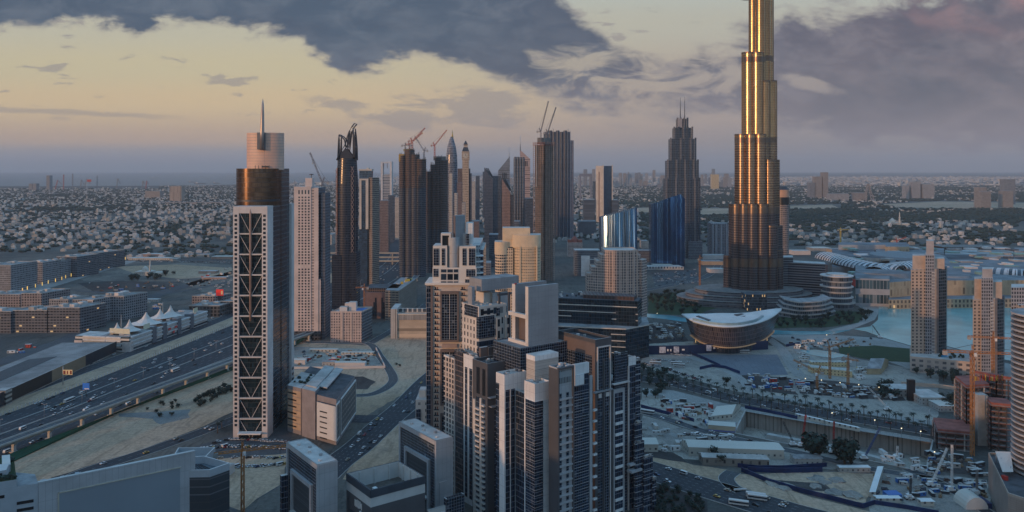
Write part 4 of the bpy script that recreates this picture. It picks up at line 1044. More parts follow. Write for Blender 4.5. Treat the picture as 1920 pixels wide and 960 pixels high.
    b = MB(); b.cyl(X(1655, 1290), 1290, 46, 37, 44, RP, None, 40, 40, 36); b.cyl(X(1780, 1290), 1290, 34, 36, 40, RP, None, 36, 30); part('drum_roof', b, t)
    b = MB(); b.prism([C(1572, 1740), C(1700, 1740), C(1700, 1800), C(1572, 1800)], 0, 44, facade('hall_glass', (.4, .42, .44), (.05, .07, .09), 9, 44, .8, .5, .2), RP); b.prism([C(1660, 1680), C(1705, 1680), C(1705, 1740), C(1660, 1740)], 0, 46, buff, RP); part('department_hall', b, t)
    gr = mat('copper_green', (.22, .36, .32), .7)
    for k in range(70): px = R.uniform(1580, 1920); yy = R.uniform(1300, 1740); zz = 36; b = MB(); b.prism(front(px, px + R.uniform(8, 26), yy, R.uniform(8, 22)), zz, zz + R.uniform(2, 5), R.choice([gr, gr, ROOF, CONC, PALE, PALE, ROOFD])); part('roof_plant', b, t)
    rs = MB(); rs.box(X(1596, 1224), X(1602, 1224), 1220, 1222, 30, 41, RED); tag(solo('wall_sign', rs), 'small red square sign on the shopping centre entrance corner', 'sign')
    # curved low office behind the opera house
    t = thing('crescent_building', 'low crescent building of stacked grey terraces behind the boat shaped hall', 'building', (X(1520, 1140), 1160))
    for k in range(4):
        P = smooth_line([C(1462 + k * 3, 1140), C(1500, 1118 - k), C(1540, 1125), C(1566 - k * 3, 1150)], 6); b = MB(); A, Q = P, [(p[0] + 4, p[1] + 34) for p in P]
        b.prism(A + Q[::-1], k * 6, k * 6 + 4.6, facade('crescent_glass', (.28, .28, .29), (.05, .07, .09), 3, 6, .9, .7, .2), ROOF); A2 = [(p[0], p[1] - 1.5) for p in P]
        b.prism(A2 + Q[::-1], k * 6 + 4.6, k * 6 + 6, CONC, ROOF); part('terrace_floor', b, t)
hotel_and_mall()

def opera():
    Y = 1000
    t = thing('opera_house', 'boat shaped dark hall with a white swooping oversailing roof', 'concert hall', (X(1370, Y), Y + 10))
    px = [(1277, 592), (1300, 606), (1335, 614), (1370, 616), (1405, 612), (1440, 602), (1463, 588), (1466, 583)]
    bk = [(1452, 583), (1420, 585), (1380, 587), (1340, 587), (1305, 590)]
    def ext(p, z_):
        Yd = (H - z_) * F / (p[1] - H0); return (X(p[0], Yd), Yd)
    zr = 31
    fr = [ext(p, zr) for p in px]; bb = [ext(p, zr + 2) for p in bk]
    plan = smooth_line(fr, 5) + smooth_line(bb, 4)
    cxm = sum(p[0] for p in plan) / len(plan); cym = sum(p[1] for p in plan) / len(plan)
    # roof: slightly dished white shell, curling up to the bow
    m = MB(); W_ = mat('opera_roof', (.66, .66, .64), .5, var=.1, scale=.04)
    def zz(p): return zr + 2 + max(0, (p[0] - cxm) / 90) ** 2 * 2.8 + max(0, (cxm - p[0]) / 110) ** 2 * 2
    N = len(plan); i0 = len(m.v)
    rings = [1.0, .985, .8, .55, .3]
    for q, kf in enumerate(rings):
        for p in plan: m.v.append((cxm + (p[0] - cxm) * kf, cym + (p[1] - cym) * kf, zz(p) * (1 if q else 1) + (-1.2 if q == 0 else [0, 0, 1.0, 1.6, 1.8][q])))
    for q in range(len(rings) - 1):
        for i in range(N): j = (i + 1) % N; m.face(None, W_, [(0, 0)] * 4, True, [i0 + q * N + i, i0 + q * N + j, i0 + (q + 1) * N + j, i0 + (q + 1) * N + i])
    m.face(None, W_, [(0, 0)] * N, True, [i0 + 4 * N + i for i in range(N)])
    m.face(None, W_, [(0, 0)] * N, False, [i0 + i for i in reversed(range(N))]); part('roof_shell', m, t)
    k9 = [(cxm + (p[0] - cxm) * .93, cym + (p[1] - cym) * .93) for p in plan]; k8 = [(cxm + (p[0] - cxm) * .80, cym + (p[1] - cym) * .85) for p in plan]
    b = MB(); b.prism(k8, 6, zr, facade('opera_wall', (.085, .07, .075), (.045, .045, .06), 2.2, 5, .7, .85, .2, .5, line=(2.2, 5, .2, (.16, .13, .13))), DSTEEL, True, k9); part('hull_wall', b, t)
    b = MB(); b.prism([(cxm + (p[0] - cxm) * .84, cym + (p[1] - cym) * .88) for p in plan], 7.4, 8.6, mat('lit_soffit', (.4, .3, .2), .6, emit=((1, .55, .2), .06)), None, True); part('lit_gallery', b, t)
    b = MB(); b.prism([(cxm + (p[0] - cxm) * .76, cym + (p[1] - cym) * .8) for p in plan], 0, 6, facade('foyer', (.06, .07, .09), (.03, .045, .07), 4, 6, .9, .8, .15, lit=.05), None, True); part('foyer', b, t)
    b = MB(); q = [C(1378, 1160), C(1398, 1162), C(1402, 1185), C(1388, 1192), C(1374, 1180)]
    b.prism([ext(p, zr + 4) for p in ((1376, 590), (1382, 593), (1396, 594), (1402, 590), (1390, 588))], zr + 1, zr + 4.4, DSTEEL); part('roof_light', b, t)
    b = MB(); b.prism([ext(p, zr + 4) for p in ((1305, 593), (1310, 592), (1333, 600), (1328, 601))], zr + 1, zr + 4.3, DSTEEL); part('roof_slot', b, t)
    b = MB(); P = [ext(p, zr + 4) for p in ((1300, 598), (1340, 606), (1380, 607), (1415, 601), (1430, 593))]; P = smooth_line(P, 5)
    wall_line(b, P, 5.4, 2.4, mat('glass_band', (.30, .42, .44), .3), zr - .3); part('roof_glass_band', b, t)
opera()
# ---------------------------------------------------------------- near cluster: everything turned 36.5 degrees
UB = (math.cos(math.radians(36.5)), math.sin(math.radians(36.5))); UA = (-UB[1], UB[0])
def evol(pxL, pxN, pxR, YN):
    """plan of a block with its near corner at pxN (depth YN) and its two visible faces ending at pxL and pxR"""
    N = C(pxN, YN); tl, tr = (pxL - 960) / F, (pxR - 960) / F
    q = (N[0] - tl * YN) / (UB[1] + UB[0] * tl); p = (tr * YN - N[0]) / (UB[0] - UB[1] * tr)
    return ebox(N, p, q)
def ebox(N, p, q): return [N, (N[0] + UB[0] * p, N[1] + UB[1] * p), (N[0] + UB[0] * p + UA[0] * q, N[1] + UB[1] * p + UA[1] * q), (N[0] + UA[0] * q, N[1] + UA[1] * q)]
def eat(N, p, q): return (N[0] + UB[0] * p + UA[0] * q, N[1] + UB[1] * p + UA[1] * q)
def ez(y, YN): return Zp(y, YN)
def rim(m, poly, z, h, w, mt, cap=None):
    """parapet standing on the edge of a roof"""
    q = inset(poly, w * 1.4); n = len(poly)
    for i in range(n):
        j = (i + 1) % n; m.prism([poly[i], poly[j], q[j], q[i]], z, z + h, mt, cap or mt)
GRID = facade('grid_blue', (.17, .20, .245), (.009, .022, .046), 1.5, 3.25, .91, .88, .1, .4, var=.6, blinds=.05)
GRIDS = facade('grid_square', (.25, .285, .325), (.008, .017, .035), 1.7, 1.75, .9, .9, .1, .4, var=.6, blinds=.02)
PANEL = facade('white_panels', (.80, .80, .785), (.7, .7, .7), 9, 9, 0, 0, line=(3.1, 6.5, .10, (.36, .36, .37)), wall_rough=.5)
GPANEL = facade('grey_panels', (.30, .31, .325), (.3, .3, .3), 9, 9, 0, 0, line=(2.6, 3.3, .10, (.20, .21, .22)), wall_rough=.5)
LGPANEL = facade('pale_grey_panels', (.42, .43, .44), (.3, .3, .3), 9, 9, 0, 0, line=(3.0, 9, .12, (.24, .25, .27)), wall_rough=.5)
DPANEL = facade('charcoal_panels', (.088, .09, .098), (.1, .1, .1), 9, 9, 0, 0, line=(4, 3.3, .06, (.07, .07, .075)), wall_rough=.55)
BRICK = mat('brown_render', (.165, .13, .12), .8, var=.1, scale=.08)
CREAMW = mat('warm_white', (.68, .63, .57), .7, var=.07, scale=.07)

def strip(t, nm, N, face, a, b, z0, z1, out, m, roof=None):
    """shallow box on one face of a block: face 'p' runs along UB (right front), 'q' along UA (left front)"""
    if face == 'p': pl = [eat(N, a, -out), eat(N, b, -out), eat(N, b, .2), eat(N, a, .2)]
    else: pl = [eat(N, -out, b), eat(N, -out, a), eat(N, .2, a), eat(N, .2, b)]
    m_ = MB(); m_.prism(pl, z0, z1, m, roof or m); return part(nm, m_, t)
def span(N, YN, face, px):
    t = (px - 960) / F
    return (t * YN - N[0]) / (UB[0] - UB[1] * t) if face == 'p' else (N[0] - t * YN) / (UB[1] + UB[0] * t)
def balconies(t, N, face, a, b, zs, out, m=PANEL, h=1.15):
    for z_ in zs:
        mb = MB()
        if face == 'p': pl = [eat(N, a, -out), eat(N, b, -out), eat(N, b, .1), eat(N, a, .1)]
        else: pl = [eat(N, -out, b), eat(N, -out, a), eat(N, .1, a), eat(N, .1, b)]
        mb.prism(pl, z_, z_ + h, m, ROOFL); part('balcony', mb, t)

def main_tower():
    t = thing('panelled_tower', 'largest grey and white panelled tower with stepped roofs and tall slab penthouse', 'tower', C(1010, 490))
    def vol(nm, L, N, Rr, YN, y, m, roof=ROOFL, z0=0.0, par=1.0):
        p = evol(L, N, Rr, YN); b = MB(); z1 = ez(y, YN); b.prism(p, z0, z1 - par, m, roof)
        if par: rim(b, p, z1 - par, par, .35, m[0] if isinstance(m, list) else m, ROOFL)
        part(nm, b, t)
        if par:
            rr = random.Random(int(L * 3 + y))
            for k in range(3):
                f1, f2 = rr.uniform(.15, .75), rr.uniform(.15, .75); q = (p[0][0] + (p[1][0] - p[0][0]) * f1 + (p[3][0] - p[0][0]) * f2, p[0][1] + (p[1][1] - p[0][1]) * f1 + (p[3][1] - p[0][1]) * f2)
                u = MB(); u.prism(rect(*q, rr.uniform(1, 2.4), rr.uniform(1, 2), 36.5), z1 - par, z1 - par + rr.uniform(.8, 1.9), rr.choice([PALE, CONC, STEEL])); part('roof_unit', u, t)
        return p, C(N, YN), z1
    vol('glass_core', 886, 1003, 1178, 452, 745, GRID, ROOFL)
    # left wing of balconied strips
    vol('wing', 832, 852, 858, 512, 672, [PANEL, GRID, GRID, facade('wing_cream', (.60, .52, .45), (.03, .04, .055), 3.4, 3.25, .55, .7, .15)])
    vol('wing', 852, 868, 876, 505, 660, [DPANEL, DPANEL, DPANEL, facade('wing_brown', (.16, .125, .115), (.02, .03, .045), 2.3, 3.25, .8, .8, .12)], ROOFD)
    p, N, z1 = vol('wing', 866, 888, 897, 496, 669, [PANEL, PANEL, PANEL, PANEL])
    strip(t, 'window_strip', N, 'q', 1.5, 4.5, 4, z1 - 8, .25, GRID); strip(t, 'window_strip', N, 'q', 7, 9.5, 4, z1 - 8, .25, GRID)
    # charcoal portal
    p, N, z1 = vol('charcoal_portal', 886, 914, 964, 478, 682, DPANEL, ROOFD, par=2.0)
    L = span(N, 478, 'q', 886)
    for a, b in ((2.2, 5.4), (8.2, 11.6)):
        strip(t, 'recess', N, 'q', a, b, z1 - 20, z1 - 4, .12, BLACK)
    strip(t, 'cream_fin', N, 'q', 5.6, 7.2, 0, z1 - 22, .9, CREAMW); strip(t, 'cream_fin', N, 'q', 12.2, 14.2, 0, z1 - 24, .9, CREAMW)
    strip(t, 'balcony_glass', N, 'q', 2.2, 5.4, 0, z1 - 22, .1, GRID); strip(t, 'balcony_glass', N, 'q', 7.4, 12, 0, z1 - 22, .1, GRID)
    balconies(t, N, 'q', 2.2, 5.4, [2 + 3.25 * k for k in range(21)], 1.3, CREAMW, .9); balconies(t, N, 'q', 7.4, 12, [2 + 3.25 * k for k in range(20)], 1.3, CREAMW, .9)
    strip(t, 'canopy', N, 'p', 0, 8, z1 - 20.5, z1 - 20, 3, GPANEL); strip(t, 'canopy', N, 'p', 1, 8, z1 - 26, z1 - 25.4, 3, GPANEL)
    strip(t, 'window_strip', N, 'p', 5, 8.5, 0, z1 - 27, .2, GRID)
    # white blocks
    p, N, z1 = vol('white_block', 930, 946, 987, 462, 703, PANEL, par=1.6)
    f = lambda px: span(N, 462, 'p', px)
    strip(t, 'window_strip', N, 'p', f(948), f(965), 0, z1 - 9, .3, GRID); strip(t, 'window_strip', N, 'q', span(N, 462, 'q', 936), span(N, 462, 'q', 930.6), 0, z1 - 6, .3, GRID)
    strip(t, 'white_fin', N, 'p', f(955.5), f(957), 0, z1 - 9, .55, PANEL)
    p, N, z1 = vol('white_block', 983, 1003, 1032, 446, 720, PANEL, par=1.6)
    f = lambda px: span(N, 446, 'p', px); e = span(N, 446, 'q', 986)
    b = MB(); pl = ebox(eat(N, -.35, -.35), f(1017.5) + .35, e + .35); b.prism(pl, 0, z1 - 10, GRID, PANEL); slabs(b, pl, [1.2 + 3.25 * k for k in range(24)], .35, .2, mat('slab_grey', (.27, .27, .28), .7)); part('corner_window', b, t)
    bb = MB(); LV = facade('tinted_louvre', (.50, .47, .43), (.4, .37, .33), 60, .9, 1, .35, .6); pl = evol(987, 1003, 1047, 456); zz = ez(716, 456)
    bb.prism(pl, zz - 3, ez(677, 456), LV, ROOFL); bb.prism(inset(pl, -.05), ez(677, 456), ez(668, 456), PANEL, ROOFL); part('roof_box', bb, t)
    # dark open portal slab
    p, N, z1 = vol('dark_slab', 1029, 1045, 1075, 440, 690, [LGPANEL, DPANEL, DPANEL, DPANEL], ROOFD, par=.8)
    f = lambda px: span(N, 440, 'p', px); w = f(1075)
    strip(t, 'frame', N, 'p', 0, .8, 0, z1, 1.0, DPANEL); strip(t, 'frame', N, 'p', w - .9, w, 0, z1, 1.0, DPANEL); strip(t, 'frame', N, 'p', .8, w - .9, z1 - 1.2, z1, 1.0, DPANEL)
    strip(t, 'plant_screen', N, 'p', 1.1, w - 1.2, z1 - 9, z1 - 1.8, .25, facade('plant_screen', (.30, .33, .34), (.05, .07, .08), 1.1, 7.4, .5, .55, .4, var=.9, blinds=.4))
    for k in range(22):
        zf = z1 - 17 - k * 4.1
        if zf < 3: break
        for a in (1.2, w * .55): strip(t, 'window', N, 'p', a, a + 1.9, zf, zf + 2.6, .25, GRIDS)
        strip(t, 'balcony', N, 'p', 1.0, w - 1.1, zf - 1.2, zf - .4, 1.0, LGPANEL)
    # next bays to the right
    p, N, z1 = vol('white_block', 1073, 1077, 1104, 460, 684, [GRID, GRID, GRID, PANEL], par=0)
    w = span(N, 460, 'p', 1104); strip(t, 'white_cap', N, 'p', 0, w * .98, z1 - 6, z1, .5, PANEL); strip(t, 'white_cap', N, 'p', 0, w * .6, z1 - 12, z1 - 6.02, .9, PANEL)
    b = MB(); slabs(b, p, [1.5 + 3.25 * k for k in range(25)], .3, .3, LGPANEL); part('floor_slabs', b, t)
    strip(t, 'pier', N, 'p', w + .4, w + 2.6, 0, z1 - 8, .3, LGPANEL); balconies(t, N, 'p', w + 2.8, w + 5.6, [3 + 6.5 * k for k in range(11)], 1.2)
    # brown portal tower with framed tall window
    p, N, z1 = vol('portal_tower', 1047, 1116, 1146.5, 474, 637, [DPANEL, DPANEL, DPANEL, BRICK], ROOFD, par=2.4)
    f = lambda px: span(N, 474, 'p', px); q = lambda px: span(N, 474, 'q', px)
    strip(t, 'glass_panel', N, 'q', q(1110), q(1050), 40, z1 - 10, .2, GRIDS)
    a, b_ = f(1119), f(1144)
    for x0, x1, y0, y1 in ((a, a + .7, z1 - 30, z1 - 4.5), (b_ - .7, b_, 0, z1 - 4.5), (a + .7, b_ - .7, z1 - 5.2, z1 - 4.5)): strip(t, 'white_frame', N, 'p', x0, x1, y0, y1, .7, PALE)
    strip(t, 'tall_window', N, 'p', a + .8, b_ - .8, 0, z1 - 5.3, .2, GRIDS); strip(t, 'centre_fin', N, 'p', (a + b_) / 2 - .8, (a + b_) / 2 + .5, 0, z1 - 12, .9, DPANEL)
    strip(t, 'balcony', N, 'p', a - 3, b_ + 1, z1 - 31.5, z1 - 30.6, 1.4, GPANEL)
    for x0, x1 in ((a + 1, a + 3.4), (b_ - 4, b_ - 1)): strip(t, 'white_spandrel', N, 'p', x0, x1, z1 - 35, z1 - 32.5, .6, PALE)
    # right end: glass blocks stepping down
    p, N, z1 = vol('glass_block', 1148.5, 1153, 1177, 486, 664, GRIDS, ROOFL, par=.8); w = span(N, 486, 'p', 1177)
    strip(t, 'canopy', N, 'p', -3, w, ez(720, 486), ez(718, 486), 2.2, PALE)
    strip(t, 'pier', N, 'p', -2.6, w * .62, 0, ez(729, 486), 1.6, LGPANEL); strip(t, 'window_strip', N, 'p', -1.6, w * .45, 0, ez(736, 486), 1.8, GRID)
    for k in range(12): strip(t, 'balcony', N, 'p', -1.6, w * .45, ez(775, 486) - k * 6.6, ez(770, 486) - k * 6.6, 2.3, PANEL)
    p, N, z1 = vol('glass_block', 1175, 1178, 1191.5, 492, 670, GRID, ROOFL, par=.8); w = span(N, 492, 'p', 1191.5)
    strip(t, 'white_cap', N, 'p', 0, w, ez(686, 492), z1, .35, PANEL); strip(t, 'white_fin', N, 'p', -.4, .4, 0, ez(686, 492), .6, PALE)
    for L_, N_, R_, YN, y in ((1189, 1191, 1200.5, 498, 674), (1189, 1191, 1204, 492, 792), (1189, 1192, 1208, 486, 830), (1206, 1208, 1224, 488, 856), (1223, 1224, 1230, 490, 898)):
        p, N, z1 = vol('stepped_bay', L_, N_, R_, YN, y, GRID, ROOFL, par=.8); b = MB(); slabs(b, p, [z1 - 1.2 - 4.2 * k for k in range(int(z1 / 4.2))], .4, .25, LGPANEL); part('floor_slabs', b, t)
    N = C(1178, 486); strip(t, 'terrace', N, 'p', -1, 12, ez(872, 486), ez(869, 486), 2.5, LGPANEL); strip(t, 'terrace', N, 'p', -1, 8, ez(884, 486), ez(880, 486), 4, LGPANEL)
    # glazed attic and the slab penthouse
    p, N, z1 = vol('glazed_attic', 925, 976, 1083, 473, 653, GRIDS, ROOF, par=.5, z0=60)
    p2 = evol(960, 966, 1025, 492); b = MB(); b.prism(p2, z1 - 1, ez(533, 492), [GPANEL, GPANEL, GPANEL, CREAMW], ROOF); part('penthouse_slab', b, t)
    p3 = evol(985, 990.5, 1047, 480); b = MB(); b.prism(p3, z1 - 1, ez(538, 480), [GPANEL, GPANEL, GPANEL, CREAMW], ROOF); part('penthouse_slab', b, t)
    Nn = C(990.5, 480); d = span(Nn, 480, 'q', 960)
    for y0, y1 in ((596, 589), (648, 640)): b = MB(); b.prism([eat(Nn, -.3, 20), eat(Nn, -.3, 1), eat(Nn, 2, 1), eat(Nn, 2, 20)], ez(y0, 485), ez(y1, 485), CREAMW); part('cross_beam', b, t)
    b = MB(); b.prism([eat(Nn, 4, 20), eat(Nn, 4, 1), eat(Nn, 12, 1), eat(Nn, 12, 20)], z1 - 1, ez(592, 485), BRICK); part('lift_room', b, t)
    b = MB(); b.prism(evol(964.5, 966, 969, 491.6), ez(533, 492), ez(531.2, 492), RED); part('obstruction_light', b, t)
main_tower()

def white_tower():
    t = thing('white_tower', 'white tower with corner glass bay under a grey roof frame, left of the slab penthouse', 'tower', C(905, 520))
    YN = 505; p = evol(866, 898, 950, YN); N = C(898, YN); z1 = ez(578, YN); b = MB()
    b.prism(p, 0, z1, [facade('wt_right', (.62, .58, .53), (.025, .04, .06), 5, 6.8, .5, .6, .15), PANEL, PANEL, facade('wt_left', (.66, .60, .54), (.03, .04, .055), 3.6, 4.4, .36, .62, .15)], ROOFL); rim(b, p, z1, 1, .4, CREAMW, ROOFL); part('wall', b, t)
    w = span(N, YN, 'p', 950); w2 = span(N, YN, 'p', 927)
    b = MB(); b.prism(ebox(eat(N, -.5, -.8), w2, 3), ez(635, YN), ez(594, YN), GRIDS, ROOFL); b.prism(ebox(eat(N, -.2, -.5), w * .9, 2), 10, ez(640, YN), GRID, ROOFL); part('corner_glass', b, t)
    strip(t, 'window', N, 'p', w2 + 1.5, w2 + 4, ez(597, YN), ez(582, YN), .3, GRIDS); strip(t, 'window', N, 'p', 3, w2 - 1, ez(590, YN), ez(584, YN), .3, GLASSM)
    strip(t, 'pier', N, 'p', w2 + 1, w2 + 5, 10, ez(600, YN), .9, CREAMW); strip(t, 'pier', N, 'p', w - 1.2, w + 3, 10, ez(598, YN), .6, CREAMW)
    for k in range(5): strip(t, 'window', N, 'p', w2 + 2, w2 + 3.6, ez(617 + 22 * k, YN), ez(603 + 22 * k, YN), 1.1, GLASSM); strip(t, 'window', N, 'p', w, w + 1.8, ez(615 + 18 * k, YN), ez(603 + 18 * k, YN), .8, GLASSM)
    strip(t, 'attic_glass', N, 'q', span(N, YN, 'q', 896), span(N, YN, 'q', 872), ez(597, YN), ez(576, YN), .3, GRIDS)
    b = MB(); b.prism(evol(898, 901, 915, 498), 0, ez(652, 498), BRICK, ROOFL); b.prism(evol(915, 916, 925, 499), 0, ez(652, 498), DPANEL, ROOFL); part('service_stack', b, t)
    # roof frame: posts and deep beam
    for L_, N_, R_ in ((877, 885, 890),): b = MB(); b.prism(evol(L_, N_, R_, 512), ez(600, 512), ez(538, 512), GPANEL); part('frame_post', b, t)
    b = MB(); b.prism(evol(880, 903, 973, 516), ez(546, 516), ez(524, 516), GPANEL, ROOF); part('frame_beam', b, t)
    b = MB(); b.prism(evol(892, 908, 922, 524), z1, ez(549, 524), CREAMW, ROOFL); b.prism(evol(922, 924, 952, 524), z1 - 30, ez(549, 524), LGPANEL, ROOFL); part('roof_house', b, t)
    for px in (934, 952): b = MB(); b.prism(evol(px, px + 2, px + 4.5, 518), 30, ez(548, 518), DPANEL); part('frame_leg', b, t)
    b = MB(); b.prism(evol(932, 934, 962, 517), ez(555, 517), ez(551, 517), DPANEL); part('frame_tie', b, t)
    b = MB()
    for k in range(9): a = eat(N, R.uniform(1, 12), R.uniform(3, 14)); b.box(a[0], a[0] + R.uniform(.8, 2), a[1], a[1] + R.uniform(.8, 2), z1, z1 + R.uniform(.6, 1.8), ROOFL)
    part('roof_plant', b, t)
white_tower()

def brown_white_tower():
    Y = 535; x = lambda p: X(p, Y); z = lambda p: Zp(p, Y)
    t = thing('stepped_white_tower', 'cream and brown tower with stepped white top, a grey spine and columns of small balconies', 'tower', (x(850), Y + 15))
    b = MB(); b.box(x(799), x(880), Y + .8, Y + 28, 0, z(533), facade('cream_flat', (.60, .52, .46), (.5, .4, .3), 9, 9, 0, 0), ROOFL); part('wall', b, t)
    def bx(nm, a, c, y0, y1, d, m, back=6, roof=None): b = MB(); b.box(x(a), x(c), Y - d, Y + back, z(y0) if y0 < 990 else 0, z(y1), m, roof); return part(nm, b, t)
    bx('window_strip', 799.5, 807.5, 999, 536, -.3, GRID); bx('brown_strip', 807.5, 811.5, 999, 536, .3, BRICK)
    bx('cornice', 797, 900, 534, 530, 1.2, CREAMW, 28)
    for a, c, y0, y1 in ((825.5, 860.5, 641, 546), (825.5, 860.5, 760, 655), (825.5, 860.5, 999, 775)):
        bx('brown_frame', a, a + 3, y0, y1, .7, BRICK); bx('brown_frame', c - 3, c, y0, y1, .7, BRICK); bx('brown_frame', a + 3, c - 3, y1 + 5, y1, .7, BRICK)
        if y0 < 990: bx('brown_frame', a + 3, c - 3, y0, y0 - 4, .7, BRICK)
        bx('glass_panel', a + 3, c - 3, y0 - (4 if y0 < 990 else 0), y1 + 5, .1, GRIDS); bx('light_strip', (a + c) / 2 - .4, (a + c) / 2 + .4, y0 - 5, y1 + 5, .3, PALE)
    bx('spandrel', 829, 857, 652, 645, .5, mat('pink_render', (.42, .31, .26), .8))
    pr = MB(); pr.box(0, 9.5 * Y / F, -1.3, .1, 0, .25, CREAMW); pr.box(0, 9.5 * Y / F, -1.3, -1.2, .25, 1.1, GLASSM); pm = pr.mesh('balcony')
    dr = MB(); dr.box(.6, 1.5, -.05, .1, .25, 2.4, BLACK); dr.box(2.0, 2.7, -.05, .1, .25, 2.4, mat('door_red', (.25, .10, .06), .6)); dm = dr.mesh('balcony_door')
    fl = 10.7 * Y / F
    for a in (813.5, 863.5):
        for k in range(38):
            zb = z(545) - k * fl
            if zb < 2: break
            for me, nm, yy in ((pm, 'balcony', Y + .7), (dm, 'balcony_door', Y + .7)):
                o = bpy.data.objects.new(nm, me); COL.objects.link(o); o.parent = t; o.location = (x(a) - t.location.x, yy - t.location.y, zb)
    bx('window_strip', 876, 880, 999, 600, .2, GRID); bx('window_strip', 872.5, 876, 660, 572, .2, GRID)
    # stepped top
    bx('upper_block', 811, 893, 534, 502, -.4, CREAMW, 24, ROOFL); bx('window_band', 826, 859, 531, 505, -.1, facade('top_grid', (.60, .55, .50), (.02, .035, .055), 12 * Y / F, 5, .86, .8, .12)); bx('window_band', 812.5, 822, 519, 504, -.1, GRIDS); bx('window_band', 874, 891, 519, 505, -.1, GRIDS); bx('window_band', 872, 884, 531, 524, -.1, GRIDS)
    bx('upper_block', 811.5, 838, 502.2, 461, -.8, CREAMW, 20, ROOFL); bx('upper_block', 861, 892, 502.2, 462, -.8, CREAMW, 20, ROOFL)
    for a, c in ((812.5, 823.5), (828, 834.5), (867, 874.5), (879, 891)): bx('tall_window', a, c, 498, 466, -.5, GRIDS)
    b = MB(); b.prism(ring(x(849.5), Y + 6, x(860) - x(849), 5, 24, math.pi, 2 * math.pi), z(502), z(446), LGPANEL, ROOFL, True); part('curved_spine', b, t)
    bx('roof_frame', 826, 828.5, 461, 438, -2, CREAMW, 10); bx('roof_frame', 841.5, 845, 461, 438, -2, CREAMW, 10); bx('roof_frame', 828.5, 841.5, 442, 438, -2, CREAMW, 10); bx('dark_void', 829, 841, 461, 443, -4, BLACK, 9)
    b = MB(); b.prism(para(C(850.5, Y + 8), C(854, Y + 2), C(872, Y + 10)), z(503), z(405), [GPANEL, GPANEL, GPANEL, BRICK], ROOF); part('spine_slab', b, t)
    bx('upper_block', 858, 876, 470, 440, -8, LGPANEL, 22, ROOFL); bx('upper_block', 872, 885, 470, 420, -9, PANEL, 22, ROOFL); bx('tall_window', 872.5, 879, 460, 440, -8.7, GRIDS)
    Y2 = Y + 10
    b = MB(); b.box(X(880, Y2), X(900, Y2), Y2, Y2 + 60, 0, Zp(460, Y2), facade('side_blue', (.36, .40, .43), (.04, .07, .10), 3, 3.8, .7, .6, .15), ROOFL); b.box(X(900, Y2), X(906, Y2), Y2 + 4, Y2 + 60, 0, Zp(470, Y2), GRID, ROOFL); part('side_wing', b, t)
    for k in range(9): b = MB(); b.cyl(X(895, Y2), Y2, 4.2, Zp(480 + k * 10.7, Y2), Zp(478 + k * 10.7, Y2), PANEL, None, 16); part('round_balcony', b, t)
    b = MB(); b.box(X(780, 552), X(801, 552), 550, 575, 0, Zp(748, 552), facade('podium_white', (.62, .58, .54), (.03, .04, .05), 5, 4.6, .35, .4, .2), ROOFL); b.box(X(781, 552), X(790, 552), 549.4, 552, 0, Zp(766, 552), GRID); b.box(X(787, 560), X(799, 560), 556, 566, Zp(748, 552), Zp(735, 552), CREAMW, ROOFL); part('podium', b, t)
brown_white_tower()

